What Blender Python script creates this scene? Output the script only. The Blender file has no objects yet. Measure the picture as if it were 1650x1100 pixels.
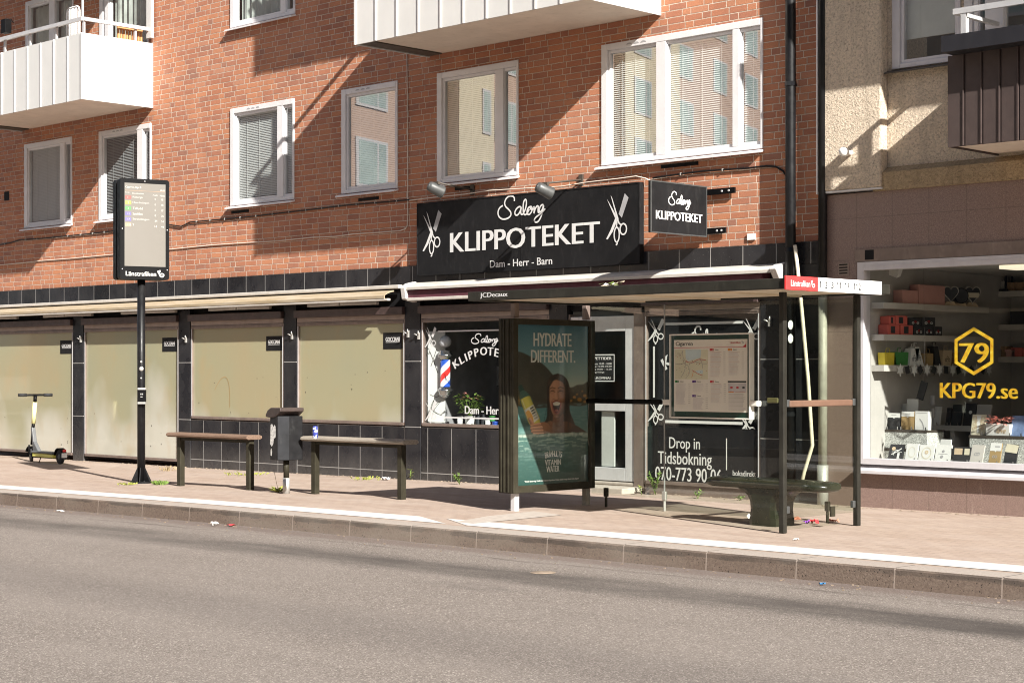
import bpy, math, random
from mathutils import Vector, Matrix
random.seed(11)
sc = bpy.context.scene
col = sc.collection
V3 = Vector
R_ = math.radians

# ------------------------------------------------------------------ survey of the photograph (camera model)
FPX, DIST, EYE, HOR = 2850.0, 17.28, 1.55, 597.5
CR, CF = V3((.71383, .70032, 0)), V3((-.70032, .71383, 0))
CAM = V3((0, -DIST, EYE))
def ray(px, py): return CF*FPX + CR*(px-825) + V3((0, 0, HOR-py))
def fp(px, py, y=0.0):
    d = ray(px, py); return CAM + d*((y-CAM.y)/d.y)
def xp(px, py, x):
    d = ray(px, py); return CAM + d*((x-CAM.x)/d.x)
def gp(px, py, z=0.0):
    d = ray(px, py); return CAM + d*((z-CAM.z)/d.z)
def gz(x):
    t = min(1, max(0, (-14-x)/13)); return -.06*t*t*(3-2*t)

# ------------------------------------------------------------------ materials
MATS = {}
def newmat(name):
    m = bpy.data.materials.new(name); m.use_nodes = True
    nt = m.node_tree; nt.nodes.clear()
    out = nt.nodes.new('ShaderNodeOutputMaterial')
    MATS[name] = m
    return m, nt, out
class NT:
    def __init__(s, nt): s.nt = nt
    def n(s, t, **k):
        nd = s.nt.nodes.new(t)
        for a, b in k.items(): setattr(nd, a, b)
        return nd
    def l(s, a, b): s.nt.links.new(a, b)
    def val(s, sock, v):
        if hasattr(v, 'is_output') or isinstance(v, bpy.types.NodeSocket): s.l(v, sock)
        else: sock.default_value = v
    def m(s, op, a, b=0.0, c=0.0):
        nd = s.n('ShaderNodeMath', operation=op)
        s.val(nd.inputs[0], a); s.val(nd.inputs[1], b); s.val(nd.inputs[2], c)
        return nd.outputs[0]
    def mix(s, f, a, b, blend='MIX'):
        nd = s.n('ShaderNodeMix', data_type='RGBA', blend_type=blend)
        s.val(nd.inputs[0], f)
        for k, v in ((6, a), (7, b)):
            if isinstance(v, (tuple, list)): nd.inputs[k].default_value = (*v[:3], 1)
            else: s.l(v, nd.inputs[k])
        return nd.outputs[2]
    def ramp(s, f, stops):
        nd = s.n('ShaderNodeValToRGB'); s.l(f, nd.inputs[0])
        e = nd.color_ramp.elements
        while len(e) < len(stops): e.new(.5)
        for i, (p, c) in enumerate(stops):
            e[i].position = p
            e[i].color = (*c[:3], 1) if isinstance(c, (tuple, list)) else (c, c, c, 1)
        return nd.outputs[0]
    def noise(s, vec, scale, detail=3, rough=.55, dist=0):
        nd = s.n('ShaderNodeTexNoise'); s.l(vec, nd.inputs['Vector'])
        nd.inputs['Scale'].default_value = scale; nd.inputs['Detail'].default_value = detail
        nd.inputs['Roughness'].default_value = rough; nd.inputs['Distortion'].default_value = dist
        return nd.outputs[0]
    def white(s, vec):
        nd = s.n('ShaderNodeTexWhiteNoise', noise_dimensions='3D'); s.l(vec, nd.inputs[0]); return nd.outputs[0]
    def scale(s, vec, sx, sy, sz, off=(0, 0, 0)):
        nd = s.n('ShaderNodeMapping'); s.l(vec, nd.inputs[0]); nd.inputs[1].default_value = off
        nd.inputs[3].default_value = (sx, sy, sz); return nd.outputs[0]
    def comb(s, x, y, z):
        nd = s.n('ShaderNodeCombineXYZ')
        for i, v in enumerate((x, y, z)): s.val(nd.inputs[i], v)
        return nd.outputs[0]
    def obj(s): return s.n('ShaderNodeTexCoord').outputs['Object']
    def sep(s, vec):
        nd = s.n('ShaderNodeSeparateXYZ'); s.l(vec, nd.inputs[0]); return nd.outputs
    def bump(s, h, strength, dist):
        nd = s.n('ShaderNodeBump'); s.l(h, nd.inputs['Height'])
        nd.inputs['Strength'].default_value = strength; nd.inputs['Distance'].default_value = dist
        return nd.outputs[0]
    def pbr(s, out, color, rough=.6, metal=0, normal=None, coat=0, spec=.5, emit=None, es=0, alpha=None):
        b = s.n('ShaderNodeBsdfPrincipled')
        if isinstance(color, (tuple, list)): b.inputs['Base Color'].default_value = (*color[:3], 1)
        else: s.l(color, b.inputs['Base Color'])
        s.val(b.inputs['Roughness'], rough); s.val(b.inputs['Metallic'], metal)
        b.inputs['Specular IOR Level'].default_value = spec
        b.inputs['Coat Weight'].default_value = coat
        if normal is not None: s.l(normal, b.inputs['Normal'])
        if emit: b.inputs['Emission Color'].default_value = (*emit, 1); b.inputs['Emission Strength'].default_value = es
        s.l(b.outputs[0], out.inputs[0]); return b
def plain(name, c, rough=.5, metal=0, var=.12, scale=6, bump=0, bscale=60, coat=0, spec=.5, dirt=None):
    m, nt, out = newmat(name); t = NT(nt); o = t.obj()
    n = t.noise(o, scale, 4)
    lo = tuple(v*(1-var) for v in c); hi = tuple(min(1, v*(1+var)) for v in c)
    cc = t.ramp(n, [(.3, lo), (.7, hi)])
    if dirt:
        d = t.ramp(t.noise(t.scale(o, 1, 1, .35), 9, 6, .7), [(.52, 0.), (.72, 1.)])
        cc = t.mix(t.m('MULTIPLY', d, dirt[1]), cc, dirt[0])
    nm = t.bump(t.noise(o, bscale, 4), bump, .004) if bump else None
    rr = t.ramp(t.noise(o, scale*2.3, 3), [(.3, max(0, rough-.08)), (.7, min(1, rough+.1))])
    t.pbr(out, cc, rr, metal, nm, coat, spec)
    return m
def glassmat(name, base=.04, ior=1.5, tint=(.96, .98, .97), wave=0, rough=0.0):
    m, nt, out = newmat(name); t = NT(nt)
    tr = t.n('ShaderNodeBsdfTransparent'); tr.inputs[0].default_value = (*tint, 1)
    gl = t.n('ShaderNodeBsdfGlossy'); gl.inputs['Roughness'].default_value = rough
    lw = t.n('ShaderNodeLayerWeight'); lw.inputs[0].default_value = .5
    r0 = ((ior-1)/(ior+1))**2
    fr = t.m('MULTIPLY_ADD', t.m('POWER', lw.outputs['Facing'], 5), 1-r0-base, r0)     # Schlick, the same from both sides
    if wave:
        nm = t.bump(t.noise(t.obj(), .9, 0), wave, .05); t.l(nm, gl.inputs['Normal'])
    mx = t.n('ShaderNodeMixShader')
    t.l(t.m('ADD', fr, base), mx.inputs[0]); t.l(tr.outputs[0], mx.inputs[1]); t.l(gl.outputs[0], mx.inputs[2])
    t.l(mx.outputs[0], out.inputs[0]); return m
def tilemat(name, period, off, zs=(), c=(.011, .011, .013), joint=(.30, .29, .28), dust=.13):
    """glossy dark wall tile with grout lines every PERIOD metres along x and at the heights ZS"""
    m, nt, out = newmat(name); t = NT(nt); o = t.obj(); x, y, z = t.sep(o)
    f = t.m('FRACT', t.m('DIVIDE', t.m('SUBTRACT', x, off), period))
    j = t.m('LESS_THAN', f, .011/period) if period < 50 else t.m('LESS_THAN', x, -1e6)
    for h in zs:
        j = t.m('MAXIMUM', j, t.m('LESS_THAN', t.m('ABSOLUTE', t.m('SUBTRACT', z, h)), .006))
    cell = t.white(t.comb(t.m('FLOOR', t.m('DIVIDE', t.m('SUBTRACT', x, off), period)), 0, 0))
    cc = t.mix(cell, c, tuple(v*1.8 for v in c))
    sm = t.ramp(t.noise(t.scale(o, 1, 1, .8), 2.2, 4, .6), [(.42, 0.), (.78, 1.)])
    cc = t.mix(t.m('MULTIPLY', sm, dust), cc, (.16, .15, .145))
    low = t.m('MULTIPLY', t.m('LESS_THAN', z, .35), t.m('MULTIPLY', t.m('SUBTRACT', .35, z), 1.0))
    cc = t.mix(t.m('MULTIPLY', low, t.noise(o, 12, 6, .7)), cc, (.25, .23, .21))
    spk = t.m('GREATER_THAN', t.noise(o, 85, 1), .76)
    cc = t.mix(t.m('MULTIPLY', spk, .3), cc, (.5, .48, .45))
    cc = t.mix(j, cc, joint)
    rr = t.m('ADD', t.m('MULTIPLY', sm, .25), t.m('ADD', .26, t.m('MULTIPLY', j, .5)))
    nm = t.bump(t.m('ADD', t.m('MULTIPLY', t.m('SUBTRACT', 1, j), 1.), t.m('MULTIPLY', t.noise(o, 2.5, 2), .5)), .25, .003)
    t.pbr(out, cc, rr, 0, nm, spec=.22); return m

def make_brick():
    m, nt, out = newmat('red_brick'); t = NT(nt); o = t.obj(); x, y, z = t.sep(o)
    C_, S_, H_ = .0835, .277, .138
    P_ = 2*S_+H_
    zz = t.m('DIVIDE', t.m('SUBTRACT', z, 3.065-.0835*40), C_)
    row = t.m('FLOOR', zz); fz = t.m('FRACT', zz)
    off = t.m('ADD', t.m('MULTIPLY', t.m('FRACT', t.m('MULTIPLY', row, .5)), P_*.96), t.m('MULTIPLY', t.white(t.comb(row, 3, 0)), .12))
    u = t.m('DIVIDE', t.m('ADD', t.m('ADD', x, 400), off), P_)
    unit = t.m('FLOOR', u); lu = t.m('MULTIPLY', t.m('FRACT', u), P_)
    g1 = t.m('GREATER_THAN', lu, S_); g2 = t.m('GREATER_THAN', lu, 2*S_)
    idx = t.m('ADD', g1, g2)
    st = t.m('MULTIPLY', idx, S_); ln = t.m('SUBTRACT', S_, t.m('MULTIPLY', g2, S_-H_))
    a = t.m('SUBTRACT', lu, st); b = t.m('SUBTRACT', ln, a)
    wob = t.m('MULTIPLY', t.m('SUBTRACT', t.noise(o, 22, 3), .5), .007)
    dx = t.m('ADD', t.m('MINIMUM', a, b), wob)
    zc = t.m('MULTIPLY', fz, C_); dz = t.m('ADD', t.m('MINIMUM', zc, t.m('SUBTRACT', C_, zc)), wob)
    d = t.m('MINIMUM', dx, dz)
    mask = t.ramp(t.m('MULTIPLY', d, 50), [(.0045*50, 0.), (.0072*50, 1.)])
    cell = t.comb(row, t.m('ADD', t.m('MULTIPLY', unit, 3), idx), 7)
    w = t.white(cell); w2 = t.white(t.comb(row, t.m('ADD', t.m('MULTIPLY', unit, 3), idx), 31))
    bc = t.ramp(w, [(0., (.29, .145, .105)), (.05, (.36, .160, .104)), (.2, (.39, .160, .097)), (.5, (.45, .186, .104)), (.8, (.51, .216, .112)), (1., (.45, .215, .138))])
    n = t.noise(o, 70, 5, .7)
    bc = t.mix(t.m('MULTIPLY', t.ramp(n, [(.35, 1.), (.6, 0.)]), .38), bc, (.19, .085, .06))
    lw_ = t.ramp(t.noise(t.scale(o, 1.6, 1, .35), 1.5, 5, .65), [(.5, 0.), (.75, 1.)])
    bc = t.mix(t.m('MULTIPLY', lw_, .3), bc, (.20, .10, .075))
    bc = t.mix(t.m('MULTIPLY', t.ramp(t.noise(o, 1.1, 4, .6), [(.4, 0.), (.7, 1.)]), .22), bc, (.60, .30, .19))
    mort = t.ramp(t.noise(o, 40, 3), [(.3, (.54, .42, .335)), (.7, (.72, .59, .49))])
    cc = t.mix(mask, mort, bc)
    h = t.m('ADD', t.m('MULTIPLY', mask, 1.), t.m('ADD', t.m('MULTIPLY', n, .16), t.m('MULTIPLY', w2, .25)))
    nm = t.bump(h, 1., .017)
    t.pbr(out, cc, .85, 0, nm, spec=.25); return m

def make_asphalt():
    m, nt, out = newmat('worn_asphalt'); t = NT(nt); o = t.obj(); x, y, z = t.sep(o)
    g = t.noise(o, 130, 4, .75); g2 = t.noise(o, 48, 4, .7)
    vo = t.n('ShaderNodeTexVoronoi'); t.l(o, vo.inputs['Vector']); vo.inputs['Scale'].default_value = 120
    wn = t.white(t.scale(vo.outputs['Color'], 7, 7, 7))
    base = t.ramp(wn, [(0., (.078, .063, .054)), (.5, (.165, .140, .121)), (.86, (.24, .208, .182)), (1., (.46, .41, .37))])
    base = t.mix(t.m('MULTIPLY', t.ramp(g2, [(.4, 0.), (.6, 1.)]), .30), base, (.115, .098, .088))
    big = t.noise(t.scale(o, .35, 1, 1), 1.2, 4, .6)
    base = t.mix(t.m('MULTIPLY', t.ramp(big, [(.35, 0.), (.7, 1.)]), .35), base, (.24, .21, .187))
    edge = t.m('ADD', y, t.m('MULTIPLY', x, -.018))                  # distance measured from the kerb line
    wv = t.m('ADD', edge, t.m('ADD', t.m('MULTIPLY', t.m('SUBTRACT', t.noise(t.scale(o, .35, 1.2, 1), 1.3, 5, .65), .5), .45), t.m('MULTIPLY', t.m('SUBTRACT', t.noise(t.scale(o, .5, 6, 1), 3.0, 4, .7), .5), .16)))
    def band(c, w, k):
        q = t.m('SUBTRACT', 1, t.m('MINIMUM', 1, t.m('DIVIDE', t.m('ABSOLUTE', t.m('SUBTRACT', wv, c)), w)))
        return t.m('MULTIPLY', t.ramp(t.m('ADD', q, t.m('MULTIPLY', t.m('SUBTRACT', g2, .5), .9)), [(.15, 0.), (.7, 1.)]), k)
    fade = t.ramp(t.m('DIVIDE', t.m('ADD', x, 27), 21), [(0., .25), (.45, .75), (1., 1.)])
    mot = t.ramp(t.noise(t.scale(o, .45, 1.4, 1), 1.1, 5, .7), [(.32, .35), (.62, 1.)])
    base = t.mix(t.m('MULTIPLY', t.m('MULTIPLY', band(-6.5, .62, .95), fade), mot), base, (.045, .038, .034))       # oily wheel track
    base = t.mix(band(-5.22, .34, .55), base, (.10, .068, .058))                                # reddish grit along the kerb
    base = t.mix(t.m('MULTIPLY', band(-5.62, .07, .55), t.ramp(t.noise(t.scale(o, .6, 4, 1), 2, 3), [(.4, 0.), (.6, 1.)])), base, (.06, .045, .04))
    base = t.mix(band(-9.4, .9, .25), base, (.085, .075, .07))
    oil = t.ramp(t.noise(t.scale(o, .5, 1, 1), .9, 5, .75), [(.62, 0.), (.72, 1.)])
    base = t.mix(t.m('MULTIPLY', oil, .4), base, (.07, .06, .055))
    nm = t.bump(t.m('ADD', wn, g), .55, .006)
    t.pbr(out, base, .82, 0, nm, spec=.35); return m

def make_paving():
    m, nt, out = newmat('pinkish_paving'); t = NT(nt); o = t.obj()
    br = t.n('ShaderNodeTexBrick'); t.l(o, br.inputs['Vector'])
    br.inputs['Color1'].default_value = (.30, .226, .180, 1); br.inputs['Color2'].default_value = (.355, .278, .224, 1); br.inputs['Mortar'].default_value = (.17, .13, .11, 1)
    br.inputs['Scale'].default_value = 1; br.inputs['Mortar Size'].default_value = .004; br.inputs['Brick Width'].default_value = .21; br.inputs['Row Height'].default_value = .105
    c = t.mix(t.m('MULTIPLY', t.ramp(t.noise(t.scale(o, .6, 1.5, 1), 1.3, 6, .65), [(.4, 0.), (.68, 1.)]), .45), br.outputs[0], (.42, .35, .305))
    c = t.mix(t.m('MULTIPLY', t.ramp(t.noise(t.scale(o, .7, 1.8, 1), 3.1, 5, .7), [(.58, 0.), (.68, 1.)]), .55), c, (.19, .15, .13))
    c = t.mix(t.m('MULTIPLY', t.ramp(t.noise(o, 60, 3), [(.45, 0.), (.7, 1.)]), .3), c, (.24, .19, .165))
    nm = t.bump(t.m('ADD', br.outputs['Fac'], t.noise(o, 90, 3)), -.25, .004)
    t.pbr(out, c, .85, 0, nm, spec=.3); return m

def make_kerb(name, top):
    m, nt, out = newmat(name); t = NT(nt); o = t.obj(); x, y, z = t.sep(o)
    f = t.m('FRACT', t.m('DIVIDE', t.m('ADD', x, 200.02), .925))
    j = t.m('LESS_THAN', f, .014)
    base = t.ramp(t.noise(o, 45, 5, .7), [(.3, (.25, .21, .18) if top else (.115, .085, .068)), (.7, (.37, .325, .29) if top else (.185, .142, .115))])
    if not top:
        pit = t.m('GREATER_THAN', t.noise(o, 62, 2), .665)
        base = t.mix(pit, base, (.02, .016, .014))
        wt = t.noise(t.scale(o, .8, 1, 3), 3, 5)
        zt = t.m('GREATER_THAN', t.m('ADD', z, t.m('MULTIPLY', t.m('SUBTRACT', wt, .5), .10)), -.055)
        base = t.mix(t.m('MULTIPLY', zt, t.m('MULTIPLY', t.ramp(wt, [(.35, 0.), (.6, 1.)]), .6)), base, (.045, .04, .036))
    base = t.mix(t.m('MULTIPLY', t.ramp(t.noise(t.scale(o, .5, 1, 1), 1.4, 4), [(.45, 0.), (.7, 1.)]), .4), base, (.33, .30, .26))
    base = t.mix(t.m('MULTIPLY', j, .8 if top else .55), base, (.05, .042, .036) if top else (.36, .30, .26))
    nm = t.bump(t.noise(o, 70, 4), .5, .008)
    t.pbr(out, base, .88, 0, nm, spec=.25); return m

def make_stucco(name, c, sc_=1.):
    m, nt, out = newmat(name); t = NT(nt); o = t.obj()
    n = t.noise(o, 34*sc_, 5, .7, .6)
    cc = t.ramp(n, [(.32, tuple(v*.5 for v in c)), (.48, tuple(v*.93 for v in c)), (.7, tuple(min(1, v*1.18) for v in c))])
    streak = t.ramp(t.noise(t.scale(o, 5, 5, .6), 1.6, 6, .7), [(.48, 0.), (.72, 1.)])
    cc = t.mix(t.m('MULTIPLY', streak, .45), cc, tuple(v*.55 for v in c))
    nm = t.bump(n, 1., .035)
    t.pbr(out, cc, .92, 0, nm, spec=.2); return m

def make_granite():
    m, nt, out = newmat('brown_granite'); t = NT(nt); o = t.obj(); x, y, z = t.sep(o)
    n = t.noise(o, 95, 5, .8)
    cc = t.ramp(n, [(.3, (.12, .078, .066)), (.5, (.235, .162, .140)), (.7, (.36, .27, .238))])
    f = t.m('FRACT', t.m('DIVIDE', t.m('ADD', x, 2.375+.47*20), .47))
    j = t.m('LESS_THAN', f, .016)
    for h in (.40, 1.20, 2.0, 2.82, 3.3): j = t.m('MAXIMUM', j, t.m('LESS_THAN', t.m('ABSOLUTE', t.m('SUBTRACT', z, h)), .003))
    lime = t.ramp(t.noise(t.scale(o, 6, 6, .9), 2.2, 6, .75), [(.60, 0.), (.68, 1.)])
    cc = t.mix(t.m('MULTIPLY', t.m('MULTIPLY', lime, t.m('LESS_THAN', z, .36)), .42), cc, (.48, .38, .33))
    cc = t.mix(t.m('MULTIPLY', j, .6), cc, (.10, .075, .065))
    t.pbr(out, cc, .42, 0, t.bump(n, .08, .002)); return m

def make_frost():
    m, nt, out = newmat('frosted_film'); t = NT(nt); o = t.obj(); x, y, z = t.sep(o)
    base = t.ramp(t.noise(t.scale(o, .55, 1, .4), 1.0, 3), [(.3, (.36, .305, .185)), (.5, (.335, .315, .20)), (.75, (.30, .305, .21))])
    haze = t.ramp(t.m('ADD', t.m('MULTIPLY', z, -.25), t.m('ADD', t.noise(t.scale(o, .5, 1, .35), 1.2, 3), .05)), [(.30, 0.), (.52, 1.)])
    base = t.mix(t.m('MULTIPLY', haze, .8), base, (.54, .53, .47))
    rust = t.ramp(t.noise(t.scale(o, 1.2, 1, .7), 1.5, 5, .6), [(.55, 0.), (.75, 1.)])
    base = t.mix(t.m('MULTIPLY', rust, .38), base, (.42, .29, .14))
    dr = t.ramp(t.noise(t.scale(o, 30, 1, 1.6), 1.4, 4, .8), [(.60, 0.), (.72, 1.)])
    base = t.mix(t.m('MULTIPLY', dr, .12), base, (.62, .60, .52))
    sp = t.m('GREATER_THAN', t.noise(o, 70, 2), .765)
    base = t.mix(t.m('MULTIPLY', sp, .45), base, (.70, .68, .58))
    t.pbr(out, base, .3, 0, None, coat=.8); return m

def make_wood(name, a, b, axis=0, scale=1.):
    m, nt, out = newmat(name); t = NT(nt); o = t.obj()
    sv = [18*scale]*3; sv[axis] = 1.4*scale
    n = t.noise(t.scale(o, *sv), 3, 6, .7, .3)
    cc = t.ramp(n, [(.3, a), (.7, b)])
    t.pbr(out, cc, .7, 0, t.bump(n, .4, .004), spec=.3); return m

def make_speckle():
    m, nt, out = newmat('speckled_paper'); t = NT(nt); o = t.obj()
    n = t.noise(o, 85, 2, .6)
    t.pbr(out, t.ramp(n, [(.40, (.78, .80, .76)), (.47, (.68, .70, .65)), (.53, (.10, .10, .10)), (.6, (.60, .62, .58))]), .6); return m

def make_gold():
    m, nt, out = newmat('gold_vinyl'); t = NT(nt); o = t.obj()
    n = t.noise(o, 9, 4, .6, 1.2)
    t.pbr(out, t.ramp(n, [(.3, (.42, .19, .01)), (.5, (.58, .38, .02)), (.7, (.68, .52, .06))]), .42, .1, None); return m

make_brick(); make_asphalt(); make_paving(); make_kerb('kerb_top', True); make_kerb('kerb_face', False)
make_stucco('beige_stucco', (.70, .59, .465)); make_stucco('tan_stucco', (.50, .38, .24), 1.2); make_granite(); make_frost()
make_wood('bench_wood', (.11, .068, .048), (.21, .14, .10)); make_wood('grey_wood', (.17, .145, .115), (.33, .295, .25)); make_wood('orange_wood', (.42, .19, .07), (.62, .32, .14), 2)
make_speckle(); make_gold()
tilemat('band_tile', .494, 21-24.366+.494*30); tilemat('plinth_tile', .494, 21-21.09+.494*40, (.09, .742)); tilemat('pilaster_tile', 100, -50, (1.69, .742))
plain('white_paint', (.80, .79, .775), .42, var=.05, dirt=((.55, .50, .44), .18))
plain('balcony_white', (.58, .575, .56), .38, var=.03, scale=3, dirt=((.62, .59, .54), .15))
plain('window_white', (.66, .65, .665), .35, var=.04, dirt=((.5, .47, .44), .15))
plain('soffit_cream', (.66, .58, .50), .8, var=.07, scale=3, bump=.2, dirt=((.42, .35, .29), .35))
plain('steel_dark', (.075, .062, .05), .6, .2); plain('rail_metal', (.58, .58, .59), .4, .4, var=.05)
plain('blind_white', (.72, .73, .73), .5, var=.03); plain('blind_grey', (.50, .51, .53), .5, var=.03)
plain('curtain_cloth', (.52, .55, .52), .9, var=.2, scale=4)
plain('room_dark', (.10, .095, .09), .9); plain('room_grey', (.28, .28, .285), .9); plain('room_warm', (.42, .405, .38), .9, var=.05); plain('room_floor', (.25, .2, .16), .5)
plain('shelf_white', (.55, .525, .48), .5, var=.04)
plain('shop_frame_brown', (.20, .155, .135), .45, .3, var=.15, dirt=((.36, .30, .26), .35)); plain('shutter_box_brown', (.055, .034, .032), .5, var=.25); plain('shutter_slat', (.30, .235, .20), .5, .2, var=.12)
plain('alu_grey', (.56, .56, .58), .4, .25, var=.06, dirt=((.38, .36, .34), .3)); plain('lilac_frame', (.60, .585, .61), .42, .15, var=.05, dirt=((.40, .36, .35), .25))
plain('black_paint', (.0045, .0045, .005), .5, var=.2, bump=.1, spec=.12); plain('black_matt', (.010, .010, .011), .7, var=.2, spec=.2)
plain('sign_black', (.010, .010, .011), .6, var=.22, scale=3, spec=.16, dirt=((.045, .045, .045), .3), bump=.12, bscale=14)
plain('letter_white', (.62, .62, .615), .5, var=.04); plain('letter_grey', (.62, .62, .62), .5, var=.1); plain('comb_grey', (.36, .36, .37), .5)
plain('awning_white', (.50, .47, .43), .5, var=.08, dirt=((.40, .34, .28), .5)); plain('maroon_cloth', (.085, .020, .032), .8, var=.2); plain('awning_end', (.60, .58, .56), .45)
make_wood('mustard_cloth', (.27, .20, .11), (.40, .345, .27), 0, .35)
plain('shelter_olive', (.030, .027, .018), .55, 0, var=.25, spec=.18, dirt=((.12, .11, .085), .12)); plain('shelter_dark', (.020, .019, .015), .5, 0, var=.25, spec=.28, dirt=((.10, .095, .08), .15)); plain('shelter_soffit', (.74, .64, .50), .55, var=.15, scale=2)
plain('bench_green', (.020, .023, .013), .30, .2, var=.3, coat=.3); plain('galvanised', (.45, .44, .42), .45, .5, var=.12)
plain('red_sign', (.72, .045, .045), .45, var=.05); plain('white_sign', (.86, .86, .85), .4, var=.02)
plain('brown_rail', (.135, .075, .05), .55, var=.15); plain('olive_rail', (.085, .08, .03), .5)
plain('pipe_black', (.007, .007, .008), .42, var=.2, spec=.25, dirt=((.05, .048, .046), .25)); plain('pipe_weathered', (.30, .285, .24), .6, .1, var=.25, scale=5, dirt=((.13, .10, .07), .6)); plain('strip_cream', (.62, .56, .44), .55)
plain('balcony_brown', (.052, .036, .033), .6, var=.15); plain('balcony_cap', (.012, .012, .016), .5); plain('batten_edge', (.34, .26, .23), .6)
plain('white_line', (.53, .51, .48), .75, var=.07, scale=9, bump=.3, dirt=((.40, .36, .32), .35))
plain('concrete_slab', (.37, .325, .285), .85, var=.12, scale=12, bump=.3); plain('soil', (.22, .17, .125), .95, var=.3, scale=20)
plain('lime_paint', (.76, .73, .16), .4, var=.05); plain('lime_pale', (.80, .77, .38), .4, var=.05); plain('rubber', (.016, .016, .017), .75, var=.2); plain('grey_plastic', (.10, .105, .11), .5); plain('red_lens', (.55, .03, .03), .25); plain('orange_plastic', (.75, .28, .03), .5)
plain('bin_lid', (.045, .031, .027), .5, var=.25, dirt=((.3, .26, .24), .2)); plain('bin_black', (.008, .008, .009), .5, var=.3, spec=.3, dirt=((.12, .12, .12), .2)); plain('bin_grey', (.018, .019, .022), .5, var=.3, spec=.3, dirt=((.12, .12, .12), .25))
plain('paper_white', (.78, .78, .75), .7, var=.05); plain('sticker_torn', (.62, .62, .60), .7, var=.4, scale=45)
plain('screen_beige', (.160, .149, .134), .3, var=.02, scale=.6, coat=.3)
plain('leaf_green', (.13, .21, .04), .6, var=.35, scale=30); plain('leaf_dark', (.05, .10, .03), .55, var=.3, scale=20); plain('leaf_yellow', (.24, .26, .05), .6, var=.2); plain('dry_stem', (.30, .23, .13), .8)
plain('chrome', (.62, .62, .63), .15, .95, var=.05); plain('globe_white', (.72, .74, .78), .25, coat=.5, var=.02)
plain('stripe_red', (.62, .04, .035), .35); plain('stripe_blue', (.03, .10, .50), .35); plain('stripe_white', (.80, .80, .80), .35, coat=.6)
plain('flower_pink', (.75, .33, .28), .7); plain('pot_white', (.70, .70, .68), .4)
plain('pink_box', (.56, .30, .26), .7, var=.06); plain('coral_box', (.62, .13, .10), .6, var=.06); plain('yellow_paper', (.72, .58, .05), .6); plain('green_paper', (.05, .22, .05), .6); plain('kraft', (.36, .25, .11), .75, var=.08)
plain('slate', (.035, .04, .045), .5); plain('card_blue', (.16, .23, .40), .6, var=.2, scale=25); plain('card_cream', (.66, .62, .47), .6, var=.08); plain('card_sage', (.33, .37, .21), .7); plain('card_dark', (.03, .031, .034), .5); plain('card_white', (.74, .75, .72), .6, var=.04); plain('beige_tag', (.62, .49, .33), .6)
plain('wicker', (.28, .17, .08), .8, var=.3, scale=40); plain('terracotta', (.42, .16, .10), .7)
plain('salmon_render', (.56, .40, .32), .9, var=.06, scale=2); plain('cream_render', (.70, .62, .46), .9, var=.05, scale=2); plain('far_glass', (.42, .52, .50), .15, .0, var=.2, scale=.7)
plain('can_blue', (.06, .08, .34), .35, .4); plain('can_white', (.75, .75, .78), .35, .3)
plain('orange_paper', (.72, .16, .05), .6); plain('purple_paper', (.20, .05, .35), .6); plain('teal_bit', (.02, .15, .35), .6)
GLW = glassmat('window_glass', .13, 1.7, (.90, .93, .92), wave=.012)
GLS = glassmat('shelter_glass', .006, 1.40, (.90, .925, .895))
GLH = glassmat('shop_glass', .02, 1.5, (.90, .92, .91), wave=.008)
GLN = glassmat('salon_glass', .0, 1.32, (.82, .84, .84), wave=.008)
plain('lamp_grey', (.065, .068, .068), .45, .2)
m, nt, out = newmat('lamp_glow'); t = NT(nt); t.pbr(out, (.9, .85, .75), .5, emit=(1, .86, .62), es=.4)

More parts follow.
